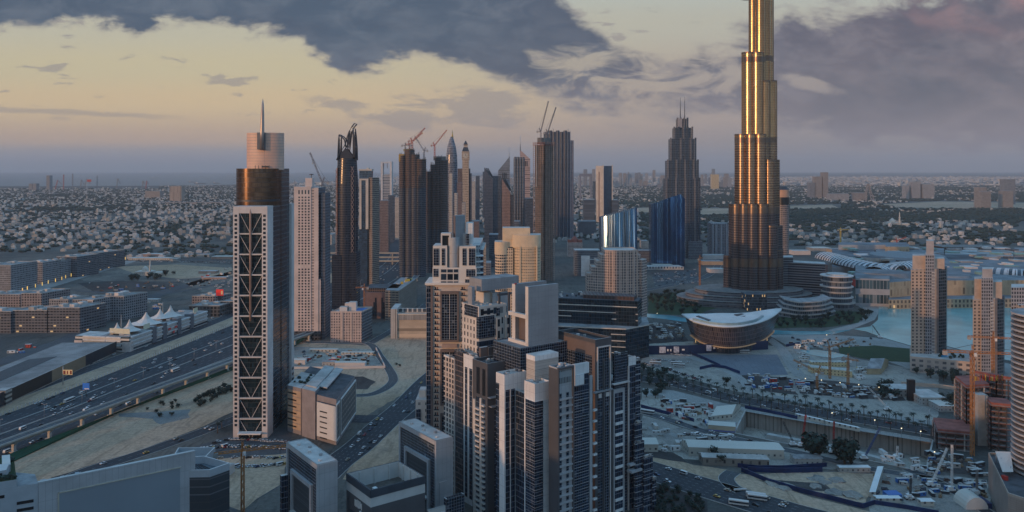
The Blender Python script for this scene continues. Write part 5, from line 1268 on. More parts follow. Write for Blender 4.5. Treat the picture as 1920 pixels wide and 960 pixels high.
def portal_building():
    t = thing('portal_building', 'grey office with two square portal gates flanking a dark open roofed hall', 'building', C(690, 470))
    z1 = 50
    def gate(pxL, pxN, pxR, Y0):
        N = C(pxN, Y0); p = evol(pxL, pxN, pxR, Y0); q = span(N, Y0, 'q', pxL); w = span(N, Y0, 'p', pxR)
        b = MB(); b.prism(ebox(eat(N, 1.2, 0), w - 1.2, q), 0, z1, LGPANEL, ROOFL); part('gate_block', b, t)
        for a, c, lo_, hi_ in ((0, 1.6, 0, z1), (q - 1.6, q, 0, z1), (1.6, q - 1.6, z1 - 2.6, z1)):
            b = MB(); b.prism([eat(N, 0, c), eat(N, 0, a), eat(N, 1.25, a), eat(N, 1.25, c)], lo_, hi_, LGPANEL, ROOFL); part('outer_frame', b, t)
        strip(t, 'window_grid', eat(N, 1.2, 0), 'q', 1.6, q - 1.6, 0, z1 - 2.6, .3, GRIDS)
        a0, a1 = q * .17, q * .83
        for a, c, lo_, hi_ in ((a0, a0 + 2, 0, z1 - 13), (a1 - 2, a1, 0, z1 - 13), (a0 + 2, a1 - 2, z1 - 15.2, z1 - 13)): strip(t, 'inner_frame', eat(N, 1.0, 0), 'q', a, c, lo_, hi_, 1.6, LGPANEL)
        strip(t, 'portal_recess', eat(N, 1.0, 0), 'q', a0 + 2, a1 - 2, 0, z1 - 15.2, .35, facade('recess_louvre', (.075, .085, .095), (.05, .055, .06), 60, 1.2, 1, .5, .4))
        b = MB(); b.prism([eat(N, -2, a1 - 2), eat(N, -2, a0 + 2), eat(N, 1, a0 + 2), eat(N, 1, a1 - 2)], z1 - 37, z1 - 36, LGPANEL, ROOFL); part('portal_canopy', b, t)
        b = MB(); r = ebox(N, w, q); rim(b, inset(r, .4), z1, .35, .3, STEEL); part('roof_rail', b, t)
        for k in range(5): u = MB(); u.prism(rect(*eat(N, w * (.35 + .3 * (k % 2)), q * (.12 + .17 * k)), 1.6, 1.3, 36.5), z1, z1 + .9 + .3 * (k % 3), STEEL if k % 2 else PALE); part('roof_unit', u, t)
    gate(536.7, 594.7, 633, 431); gate(747.6, 817.5, 849.6, 469)
    YN = 424; N = C(695, YN); q = span(N, YN, 'q', 630); w = span(N, YN, 'p', 797); zt = ez(920, YN)
    wq = 30; b = MB(); pl = ebox(N, w, wq); b.prism(pl, 0, zt - 9, DPANEL, mat('gravel_roof', (.10, .09, .08), .95, var=.3, scale=.3))
    part('hall', b, t)
    navy = mat('navy_band', (.05, .065, .085), .5); wl = mat('screen_white', (.56, .57, .55), .7, var=.06)
    b = MB(); th = .9
    for A in ((ebox(N, w, th)), ebox(eat(N, 0, wq - th), w, th), ebox(eat(N, 0, th), th, wq - 2 * th), ebox(eat(N, w - th, th), th, wq - 2 * th)): b.prism(A, zt - 9, zt, wl, ROOFD)
    part('roof_screen', b, t)
    strip(t, 'navy_band', N, 'p', -.25, w, zt - 4, zt + .25, .25, navy, ROOFD); strip(t, 'navy_band', N, 'q', -.24, wq, zt - 4, zt + .25, .25, navy, ROOFD)
    for k in range(3):
        for A in (ebox(eat(N, w * (.22 + .28 * k), wq - th - .8), .7, .8), ebox(eat(N, w - th - .8, wq * (.2 + .28 * k)), .8, .7)): b = MB(); b.prism(A, zt - 8.99, zt - .6, wl); part('pilaster', b, t)
    d = MB(); c0 = eat(N, w * .28, wq * .25); zz = zt - 6.4; P = lambda p, q_, z_=0: (*eat(N, p, q_), zz + z_)
    d.tube([P(3, 8), P(8, 5.5), P(14, 4)], .8, WHITE, 10); d.tube([P(5, 7), P(8, 11), P(9.5, 14)], .6, WHITE, 10); part('air_duct', d, t)
    d = MB(); d.prism(rect(*eat(N, 14, 4), 2.4, 2, 36.5), zt - 8.9, zz + 1.2, WHITE); d.prism(rect(*eat(N, 9.5, 14), 2.2, 2.2, 36.5), zt - 8.9, zz + 1.4, WHITE); part('fan_box', d, t)
    # lit lamp and worn white sign on the dark side, lower glass cubes
    sg = MB(); rr = random.Random(3)
    for k in range(5):
        a = 18.6 - k * 1.9
        for j in range(3): sg.bar((*eat(N, -.32, a - j * .45), zt - 13.5 + rr.uniform(-.8, .2)), (*eat(N, -.32, a - j * .45 - rr.uniform(-.3, .5)), zt - 10.4 + rr.uniform(-.4, .6)), .3, WHITE)
    for a in (12.5, 8.6): sg.bar((*eat(N, -.32, a), zt - 15.2), (*eat(N, -.32, a - 3.0), zt - 15.2), .6, WHITE)
    part('sign_lettering', sg, t)
    l = MB(); l.blob((*eat(N, -.6, 9.5), zt - 19), .55, mat('lamp_glow', (.9, .6, .1), .5, emit=((1, .65, .08), 1.1)), 1, 0); part('lamp', l, t)
    strip(t, 'ledge', N, 'q', 0, wq, zt - 30, zt - 29.2, 1.5, LGPANEL)
    for k in range(3): strip(t, 'dark_window', N, 'q', 3 + 8 * k, 9.5 + 8 * k, zt - 28, zt - 18, .12, GLASSM)
    for L_, N_, R_, YN2, y in ((832, 837, 871, 452, 936), (800, 803, 836, 446, 958)):
        p = evol(L_, N_, R_, YN2); zz = ez(y, YN2); b = MB(); b.prism(p, 0, zz - 2.5, GRIDS if L_ > 820 else PANEL, ROOFL); rim(b, p, zz - 2.5, 2.5, .5, wl if L_ < 820 else GRIDS, ROOFL); part('annex', b, t)
    b = MB(); p = evol(820, 824, 838, 470); b.prism(p, 0, ez(905, 470), LGPANEL, ROOFL); part('annex', b, t)
    b = MB(); b.prism(evol(525, 528, 540, 462), 0, ez(893, 462), GRID, ROOFL); part('annex', b, t)
portal_building()

def grey_panel_building():
    t = thing('panel_building', 'pale grey building with a huge blank slanted screen wall at the bottom left corner', 'building', C(220, 430))
    z1 = 55; a = C(72, 395); L = 74.5; p = lambda u, v: eat(a, u, v)
    sc = LGPANEL; b = MB(); b.prism([p(0, 0), p(L, 0), p(L, 2.2), p(0, 2.2)], 0, z1, sc, ROOFL); part('screen_wall', b, t)
    b = MB(); b.prism([p(9, -.25), p(L - 8, -.25), p(L - 8, .1), p(9, .1)], 0, z1 - 7.5, mat('blank_panel', (.26, .30, .335), .6, var=.05, scale=.03)); part('blank_panel', b, t)
    b = MB(); b.prism([p(8.6, -.5), p(L - 7.6, -.5), p(L - 7.6, .1), p(8.6, .1)], z1 - 7.5, z1 - 7.0, mat('buff_trim', (.5, .47, .38), .6)); b.prism([p(8.4, -.5), p(9, -.5), p(9, .1), p(8.4, .1)], 0, z1 - 7.0, mat('buff_trim')); part('panel_trim', b, t)
    b = MB(); b.prism([p(2, 2.2), p(L - 14, 2.2), p(L - 22, 20), p(2, 20)], 0, z1 - 6, sc, ROOF); part('main_block', b, t)
    # left block with slit windows, roof garden and pool
    bl = mat('pale_blue_render', (.40, .44, .47), .7, var=.07)
    b = MB(); b.prism([p(-26, 4), p(0, .4), p(0, 15), p(-22, 40), p(-34, 26)], 0, z1 - .5, bl, ROOF); part('left_block', b, t)
    b = MB(); q = [p(-26, 4.2), p(-9, 2.0), p(-7.5, 34), p(-20, 44), p(-34, 26)]; b.prism(q, z1 - .5, z1 + 3, bl, GRASS); part('penthouse_deck', b, t)
    b = MB(); b.prism([p(-24, 8), p(-13, 7), p(-11, 16), p(-20, 20)], z1 + 3, z1 + 7, bl, PALE); b.prism([p(-14, 16), p(-10.5, 15.5), p(-9.5, 32), p(-13, 33)], z1 + 3, z1 + 6.6, bl, CREAMW); part('penthouse', b, t)
    b = MB(); b.prism([p(-22.6, 7.6), p(-19, 7.4), p(-19, 8), p(-22.6, 8)], z1 + 3.2, z1 + 6, BLACK); b.prism([p(-18, 7.2), p(-14.6, 6.9), p(-14.6, 8), p(-18, 8)], z1 + 3.2, z1 + 5.8, BLACK); part('penthouse_window', b, t)
    b = MB(); b.prism([p(-21, 20), p(-14, 18), p(-13, 24), p(-20, 26)], z1 + 3, z1 + 3.4, mat('pool_blue', (.04, .30, .50), .2)); part('roof_pool', b, t)
    fo = mat('planter_green', (.03, .05, .035), .9, var=.4)
    for u, v in ((-10, 4), (-12, 5), (-14, 5), (-8.5, 32), (-9.5, 35), (-16, 6), (-20, 6)): b = MB(); b.blob((*p(u, v), z1 + 4), 1.4, fo, 1, .35); part('planter', b, t)
    for u0, u1, hs in ((-22, -14, (3.5, 12, 15.5, 19, 23)), (-9, -2, (8, 11.5, 15, 18.5, 22, 26))):
        for h in hs:
            b = MB(); s0 = 4 - (u0 + 26) * 3.6 / 26 - .15; s1 = 4 - (u1 + 26) * 3.6 / 26 - .15
            b.prism([p(u0, s0 - .05), p(u1, s1 - .05), p(u1, s1 + .3), p(u0, s0 + .3)], z1 - h - 1.4, z1 - h, BLACK); part('slit_window', b, t)
    rr = random.Random(5)
    for k in range(16):
        u, v = rr.uniform(-4, 26), rr.uniform(6, 17); b = MB(); z0 = z1 - 6
        if k % 3 == 0: b.tube([(*p(u, v), z0 + .8), (*p(u + 7, v + 2), z0 + .8)], .5, bl)
        else: b.prism(rect(*p(u, v), rr.uniform(1.5, 3.4), rr.uniform(1.5, 3), 36), z0, z0 + rr.uniform(1, 2.4), rr.choice([bl, STEEL, PALE]))
        part('roof_unit', b, t)
    # right end: open trusses and triangular louvred roof
    b = MB(); z2 = z1 - 10
    tri = [p(L - 12, 6), p(L + 6, -6), p(L + 18, -2), p(L + 10, 18), p(L - 6, 26)]
    b.prism(tri, 0, z2 - 4, facade('navy_louvre', (.04, .05, .06), (.12, .13, .14), 60, 4.2, 1, .16, .5), mat('louvre_roof', (.12, .15, .17), .6)); rim(b, tri, z2 - 4, 4, .7, bl, PALE); part('angled_wing', b, t)
    b = MB()
    for k in range(12): f0 = k / 12; b.bar((*p(L - 10 + 22 * f0, 6 - 4 * f0), z2 - 3.6), (*p(L - 4 + 12 * f0, 23 - 8 * f0), z2 - 3.6), .35, DSTEEL)
    part('roof_louvres', b, t)
    b = MB(); q = [p(L - 6, 27), p(L + 11, 19), p(L + 20, 32), p(L + 2, 44)]; b.prism(q, 0, z2 - 6, MATS['navy_louvre'], ROOF); rim(b, q, z2 - 6, 5, .6, bl, PALE); part('rear_wing', b, t)
grey_panel_building()

def small_hotel():
    t = thing('small_hotel', 'small office with tan striped, grey and white facade blocks and roof gardens beside the crossroads', 'building', C(600, 640))
    Lf, N, Rt = C(539, 640), C(632, 606), C(667, 676); z1 = Zp(722, 640)
    p = para(Lf, N, Rt); w = Vector(N) - Vector(Lf); L = w.length; w.normalize(); d = Vector(Rt) - Vector(N); D = d.length; d.normalize()
    at = lambda u, v: (Lf[0] + w.x * u + d.x * v, Lf[1] + w.y * u + d.y * v)
    bx = lambda u0, u1, v0, v1: [at(u0, v0), at(u1, v0), at(u1, v1), at(u0, v1)]
    gr = mat('mauve_grey', (.28, .26, .27), .75)
    b = MB(); b.prism(bx(.3, L - 1, .6, D - 1), 0, z1 - 2, gr, ROOFD); part('main_block', b, t)
    tan = mat('tan_panel', (.50, .38, .27), .75); h = z1
    b = MB(); b.prism(bx(0, L * .29, 0, D * .6), 0, h, gr, ROOFL); part('tan_wing', b, t)
    for k in range(6):
        zz = h - 7.5 - k * 5.2
        b = MB(); b.prism(bx(.3, L * .28, -.25, .1), zz, zz + 4.6, tan); part('tan_band', b, t); b = MB(); b.prism(bx(.4, L * .19, -.4, .1), zz + 1.6, zz + 2.7, BLACK); part('slit_window', b, t)
    b = MB(); b.prism(bx(L * .31, L * .58, -1.2, D * .5), 0, h + .6, gr, ROOFL); part('grey_block', b, t)
    b = MB(); b.prism(bx(L * .62, L, -2.4, 8), 4, h - 6.5, mat('cool_white', (.66, .66, .64), .6, var=.04), ROOFD); part('white_block', b, t)
    for k in range(7): b = MB(); b.prism(bx(L * .68, L * .82, -2.6, -2.2), h - 13.5 - k * 4.0, h - 12.6 - k * 4.0, BLACK); part('slit_window', b, t)
    rt = facade('hotel_side', (.16, .16, .165), (.28, .24, .19), 6, 4.4, .75, .34, .4, var=.4)
    for v0, v1 in ((-2, 9), (13, D)):
        for a, c, zl, zh in ((v0, v0 + .8, 4, h - 5), (v1 - .8, v1, 4, h - 5), (v0 + .8, v1 - .8, h - 6, h - 5), (v0 + .8, v1 - .8, 4, 5)): b = MB(); b.prism(bx(L - .5, L + .5, a, c), zl, zh, WHITE); part('white_frame', b, t)
        b = MB(); b.prism(bx(L - .8, L + .15, v0 + .8, v1 - .8), 5, h - 6, rt); part('side_glazing', b, t)
    b = MB(); b.prism(bx(L * .34, L * .55, D * .1, D * 1.0), h + .6, h + 1.6, mat('canopy_grey', (.42, .43, .44), .6), ROOFL); b.prism(bx(L * .56, L * .72, D * .2, D * 1.05), h, h + .8, mat('canopy_grey'), ROOFL); part('roof_canopy', b, t)
    fo = mat('planter_green', (.03, .05, .035)); rr = random.Random(8)
    for k in range(22):
        u, v = (rr.uniform(L * .05, L * .3), rr.uniform(D * .15, D * .55)) if k % 2 else (rr.uniform(L * .64, L), rr.uniform(1, D * .9))
        b = MB(); b.blob((*at(u, v), (h if k % 2 else h - 5.5) + .6), rr.uniform(.8, 1.6), fo, 1, .4, .7, rr); part('planter', b, t)
small_hotel()
# ---------------------------------------------------------------- middle ground round the near cluster
def gold_tower():
    Y = 930; x = lambda p: X(p, Y); z = lambda p: Zp(p, Y)
    t = thing('cream_tower', 'rounded cream banded tower lit gold, with plain stepped cream crown', 'tower', (x(972), Y + 16))
    cr = mat('gold_cream', (.74, .57, .38), .7, var=.06); bd = facade('cream_bands', (.72, .55, .37), (.05, .06, .08), 2.6, 3.35, .82, .55, .2, blinds=.2)
    def rounded(a, c, d=26, n=14): w = x(c) - x(a); return ring((x(a) + x(c)) / 2, Y + 9, w / 2, 9, n, math.pi, 2 * math.pi) + [(x(c), Y + d), (x(a), Y + d)]
    b = MB(); b.prism(rounded(928, 953), 0, z(478), bd, ROOFL); b.prism(rounded(927, 954), z(478), z(454), cr, ROOFL); part('left_bay', b, t)
    b = MB(); b.box(x(950), x(962), Y + 3, Y + 28, 0, z(466), facade('cream_punched', (.72, .55, .37), (.05, .05, .06), 2.4, 3.35, .5, .6, .2), ROOFL); part('centre_bay', b, t)
    pl = rounded(962, 1014); b = MB(); b.prism(pl, 0, z(464), bd, ROOFL); slabs(b, pl[:14] + pl[14:], [z(464) - 3.35 * k for k in range(28)], .9, .5, cr); part('balcony_bay', b, t)
    b = MB(); b.prism(rounded(958, 1015, 27), z(464), z(441), cr, ROOFL); part('crown', b, t)
    b = MB(); b.box(x(942), x(994), Y + 6, Y + 26, z(464), z(428), cr, ROOFL); b.box(x(946), x(990), Y + 5, Y + 6.1, z(450), z(436), cr); part('crown', b, t)
    for px in (974, 1005): b = MB(); b.box(x(px), x(px) + 1.6, Y - .5, Y + 4, 0, z(462), cr); part('pilaster', b, t)
gold_tower()

def stepped_pink_block():
    Y = 1000; x = lambda p: X(p, Y); z = lambda p: Zp(p, Y)
    t = thing('stepped_apartment_block', 'pinkish apartment block with curved gridded front and stepped shoulders', 'building', (x(1160), Y + 22))
    gp = facade('pink_grid', (.56, .43, .36), (.06, .075, .10), 2.9, 3.4, .62, .66, .2, blinds=.15); pk = mat('pink_trim', (.58, .45, .38), .75)
    def curved(a, c, d0, d=40, n=12): w = x(c) - x(a); return ring((x(a) + x(c)) / 2, Y + d0 + 7, w / 2, 7, n, math.pi, 2 * math.pi) + [(x(c), Y + d), (x(a), Y + d)]
    for a, c, d0, y in ((1134, 1196, 0, 471), (1127, 1203, 2, 480), (1120, 1206, 4.5, 492), (1111, 1208, 7, 504), (1103, 1212, 10, 517)):
        pl = curved(a, c, d0); b = MB(); b.prism(pl, 0, z(y), gp, ROOFL); rim(b, pl, z(y), 1.2, .4, pk); part('tier', b, t)
    for k in range(10):
        b = MB(); px = 1136 + k * 6.5; a = (px - 1165) / 31; yy = Y + 7 - 7 * math.sqrt(max(0, 1 - a * a)); b.box(x(px), x(px) + 1.1, yy - .7, yy + 3, 0, z(469.5), pk); part('pilaster', b, t)
    b = MB(); b.prism(para(C(1196, Y + 9), C(1204, Y + 4), C(1213, Y + 16)), 0, z(488), gp, ROOFL); part('right_shoulder', b, t)
    b = MB(); b.blob((x(1199), Y - 2, z(559)), 1.2, RED, 1, 0); part('warning_lamp', b, t)
stepped_pink_block()

def dark_glass_building():
    t = thing('dark_glass_building', 'low dark blue glass office with thin white ledges behind the central tower', 'building', C(1130, 900))
    gl = facade('midnight_glass', (.045, .06, .075), (.010, .022, .034), 3, 4, .94, .9, .1, .3, var=.5, blinds=.02)
    Y = 880; z = lambda p: Zp(p, Y); led = mat('ledge_white', (.60, .56, .50), .6)
    up = [C(1030, 905), C(1196, 880), C(1203, 905), C(1030, 950)]; lo = [C(1000, 890), C(1173, 868), C(1217, 892), C(1212, 935), C(1000, 945)]
    b = MB(); b.prism(lo, 0, z(614), gl, ROOF); part('lower_block', b, t)
    b = MB(); b.prism(up, z(614), z(565), gl, ROOFD); part('upper_block', b, t)
    b = MB(); b.prism(inset(lo, -.5), z(614), z(612), led, ROOF); part('terrace_ledge', b, t)
    def ledge(px0, px1, y, A, B_, pa, pb):
        q = lambda px: (A[0] + (B_[0] - A[0]) * (px - pa) / (pb - pa), A[1] + (B_[1] - A[1]) * (px - pa) / (pb - pa))
        a, c = q(px0), q(px1); b = MB(); b.prism([(a[0], a[1] - .9), (c[0], c[1] - .9), (c[0], c[1] + .2), (a[0], a[1] + .2)], z(y), z(y - 1.4), led); part('ledge', b, t)
    for a, c, y in ((1032, 1194, 577), (1032, 1155, 589), (1032, 1072, 599), (1148, 1156, 601), (1192, 1196, 590), (1192, 1196, 602)): ledge(a, c, y, up[0], up[1], 1030, 1196)
    for y in (624, 636, 647, 658): ledge(1146, 1172.6, y, lo[0], lo[1], 1000, 1173)
    b = MB(); b.prism(inset([C(1092, 900), C(1190, 884), C(1196, 902), C(1092, 930)], 1), z(565), z(558), facade('roof_screen_dark', (.10, .06, .055), (.04, .03, .03), 4, 8, .6, .8, .4)); part('roof_screen', b, t)
    b = MB(); rr = random.Random(4)
    for k in range(14): px = rr.uniform(1040, 1088); yy = rr.uniform(908, 935); b.box(X(px, yy), X(px, yy) + rr.uniform(1.5, 4), yy, yy + 3, z(566), z(566) + rr.uniform(1, 4), rr.choice([PALE, CONC, DSTEEL]))
    part('roof_plant', b, t)
dark_glass_building()

PKG = facade('salmon_grid', (.56, .44, .39), (.07, .07, .09), 3.0, 3.3, .5, .55, .25, blinds=.15)
def middle_blocks():
    Y = 966; x = lambda p: X(p, Y); z = lambda p: Zp(p, Y)
    t = thing('pink_block', 'squat pink block with rows of small windows and blue patched roof', 'building', (x(650), Y + 12))
    p = front(620, 678, Y, 34, 12); b = MB(); b.prism(p, 0, z(586), [PKG, GREYG, PKG, PKG], ROOFL); rim(b, p, z(586), 1.5, .5, mat('salmon', (.58, .46, .40))); part('wall', b, t)
    for a, c, y, d in ((634, 648, 578, 8), (650, 664, 570, 12), (640, 655, 574, 20)): b = MB(); b.box(x(a), x(c), Y + d, Y + d + 9, z(586), z(y), PALE, ROOFL); part('roof_room', b, t)
    b = MB(); b.box(x(664), x(682), Y + 12, Y + 26, z(586), z(584.5), BLUE); part('roof_sheet', b, t)
    for a in (640, 657): b = MB(); b.box(x(a), x(a + 3), Y - .8, Y + 1, 0, z(586), mat('salmon')); part('pilaster', b, t)
    Y = 990; x = lambda p: X(p, Y); z = lambda p: Zp(p, Y)
    t = thing('parapet_building', 'low buff building with tall glazed parapet on the sandy plot', 'building', (x(780), Y + 15))
    b = MB(); b.box(x(745), x(840), Y, Y + 40, 0, z(600), facade('buff_courses', (.52, .42, .32), (.46, .37, .28), 60, 7, 1, .5, .8, blinds=0), ROOFL); part('wall', b, t)
    b = MB(); b.box(x(733), x(745), Y - 2, Y + 38, 0, z(579), facade('pale_ribs', (.48, .46, .43), (.32, .31, .30), 2.4, 60, .5, 1, .6), ROOFL); part('end_pavilion', b, t)
    b = MB(); b.box(x(745), x(840), Y - .6, Y + 2, z(600), z(590), facade('parapet_ribs', (.42, .40, .38), (.16, .16, .17), 1.2, 40, .5, 1, .5)); b.box(x(745), x(840), Y - 1, Y + 3, z(590), z(588), CREAM); b.box(x(745), x(840), Y + 6, Y + 9, z(588), z(580), facade('clerestory', (.55, .53, .5), (.08, .10, .12), 6, 30, .7, .9, .3), CREAM); part('parapet', b, t)
    Y = 1120; x = lambda p: X(p, Y); z = lambda p: Zp(p, Y)
    t = thing('brown_building', 'brown building with two dark stepped glass bays and unfinished roof', 'building', (x(714), Y + 20))
    br = mat('dusky_brown', (.20, .14, .135), .8); b = MB(); b.box(x(685), x(742), Y, Y + 45, 0, z(548), br, ROOFD); part('wall', b, t)
    for px, s in ((703, 1), (718, -1)):
        b = MB()
        for k in range(5): a, c = (px - 3 * k, px + 3) if s > 0 else (px - 3, px + 3 * k); b.box(x(a), x(c), Y - .5 - k * .02, Y + .1, z(601 - 0) if k == 0 else z(601), z(558 + 8.5 * k), GLASSM)
        part('stepped_glazing', b, t)
    b = MB(); b.box(x(685), x(745), Y + 4, Y + 44, z(548), z(541), MATS['raw_frame'], ROOFD); part('roof_frame', b, t)
    t = thing('terrace_block', 'long tan banded block receding beside the interchange', 'building', C(745, 1170))
    p = [C(722, 1105), C(748, 1100), C(781, 1225), C(752, 1235)]; b = MB(); b.prism(p, 0, 42, facade('tan_long', (.34, .29, .235), (.06, .06, .07), 5, 3.4, .85, .5, .3), ROOF); part('wall', b, t)
    rr = random.Random(6)
    for k in range(9): f = rr.random(); b = MB(); px = 728 + f * 35 + rr.uniform(0, 12); yy = 1115 + f * 100; b.prism(rect(*C(px, yy), rr.uniform(3, 7), rr.uniform(3, 8), rr.uniform(0, 30)), 42, 42 + rr.uniform(1, 4), rr.choice([CONC, ROOFL, BLUE, YELLOW, MATS['planter_green']])); part('roof_unit', b, t)
    # around the interchange and behind the sloped glass pair
    for k, (y, z0) in enumerate(((474, 9), (482, 12), (489, 9))):
        YY = YG(y, z0); b = MB(); b.box(X(600, YY), X(845, YY), YY, YY + 14, z0 - 2, z0, mat('bridge_concrete', (.42, .36, .28), .8)); b.box(X(600, YY), X(845, YY), YY - .4, YY, z0 - 2.2, z0 + 1.1, mat('bridge_concrete'))
        t = thing('flyover', ('farthest', 'middle', 'nearest')[k] + ' of three concrete flyover decks crossing between the towers', 'bridge', (X(720, YY), YY + 7), 'flyovers at the interchange'); part('deck', b, t)
        for px in (640, 690, 735, 780): b = MB(); b.box(X(px, YY) - 1.5, X(px, YY) + 1.5, YY + 4, YY + 10, 0, z0 - 2, CONC); part('pier', b, t)
    Y = 1560; x = lambda p: X(p, Y); z = lambda p: Zp(p, Y)
    t = thing('bank_building', 'low pale building of open boxes with dark glass corners', 'building', (x(1105), Y + 25))
    for a, c, y, d, m in ((1078, 1126, 470, 6, GREYG), (1090, 1106, 480, 0, PANEL), (1106, 1128, 486, -6, GREYG)): b = MB(); b.box(x(a), x(c), Y + d, Y + d + 36, 0, z(y), m, ROOFL); part('box_volume', b, t)
    t = thing('domed_villa_block', 'pink block with red domed roofs and arched windows', 'building', (X(1073, 1900), 1910)); b = MB(); Y = 1900; b.box(X(1065, Y), X(1092, Y), Y, Y + 30, 0, Zp(455, Y), PKG, ROOFL); part('wall', b, t)
    rd = mat('terracotta', (.34, .11, .08), .8); b = MB()
    lathe(b, X(1078, Y), Y + 12, [(10, Zp(455, Y)), (8, Zp(449, Y)), (1, Zp(443, Y))], rd, 14); part('dome', b, t); b = MB(); b.box(X(1065, Y), X(1072, Y), Y + 2, Y + 16, Zp(455, Y), Zp(450, Y), rd); b.box(X(1085, Y), X(1092, Y), Y + 2, Y + 16, Zp(455, Y), Zp(450, Y), rd); part('tiled_roof', b, t)
middle_blocks()

# smaller towers far down the road and beside it: (px left, px right, depth, top, depth of block, material, label)
BRN = facade('brown_far', (.22, .16, .15), (.07, .07, .08), 3, 4, .6, .55, .25); CRM = facade('cream_far', (.55, .50, .44), (.12, .12, .14), 3, 4, .5, .5, .25); NAV = facade('navy_far', (.10, .12, .15), (.03, .05, .08), 3, 4, .8, .7, .15)
for a, c, Y, yt, d, m, lab in (
    (712, 728, 2000, 376, 30, BRN, 'small brown block with flat top below the portal topped tower'), (728, 738, 2250, 366, 24, NAV, 'narrow navy tower right of the portal topped tower'),
    (738, 748, 2350, 370, 24, CRM, 'narrow pale tower left of the yellow screened unfinished tower'), (842, 848, 1900, 325, 20, CRM, 'thin pale slab tower before the pointed tower'),
    (857, 866, 2000, 342, 24, BRN, 'narrow brown tower with cream edge beneath the clock tower'), (852, 857, 1850, 362, 16, CRM, 'thin white pylon like tower left of the narrow brown tower'),
    (866, 872, 1950, 380, 18, CRM, 'short pale tower below the clock tower'), (880, 884, 2300, 325, 22, NAV, 'dark blue sliver tower right of the clock tower'),
    (892, 899, 2900, 330, 26, NAV, 'hazy grey tower left of the slant roofed pair'), (884, 891, 3000, 340, 24, CRM, 'hazy pale tower right of the clock tower'),
    (984, 1000, 2050, 372, 40, NAV, 'dark low tower between the slate tower and the unfinished frame'), (964, 976, 1800, 415, 30, GREYG, 'grey low block at the foot of the slate tower'),
    (917, 934, 1700, 440, 40, NAV, 'dark flat roofed block behind the cream banded tower'), (899, 920, 1250, 493, 30, GREYG, 'grey block with tall slot windows behind the stepped white tower'),
    (878, 898, 2300, 415, 60, BRN, 'low dull red block below the clock tower'), (905, 914, 3400, 322, 26, NAV, 'faint far tower just left of the slant roofed pair'),
    (1112, 1118, 4200, 340, 30, NAV, 'dark slim tower behind the cream and blue slab'), (1085, 1118, 2500, 415, 50, GREYG, 'low grey hall with columns before the slab tower'),
    (688, 712, 2600, 356, 40, NAV, 'hazy dark tower behind the tan slab'), (608, 622, 2200, 440, 60, CRM, 'small cream block seen between the pink and the horned towers'),
    (1204, 1216, 2100, 452, 40, CRM, 'pale villa like block between the two sloped glass buildings'), (1198, 1222, 1800, 470, 30, GREYG, 'grey low block between the two sloped glass buildings')):
    slab_tower('slim_tower' if (c - a) < 20 and yt < 400 else 'low_block', lab, 'tower' if (c - a) < 20 and yt < 400 else 'building', a, c, Y, yt, d, m, roof=ROOF)

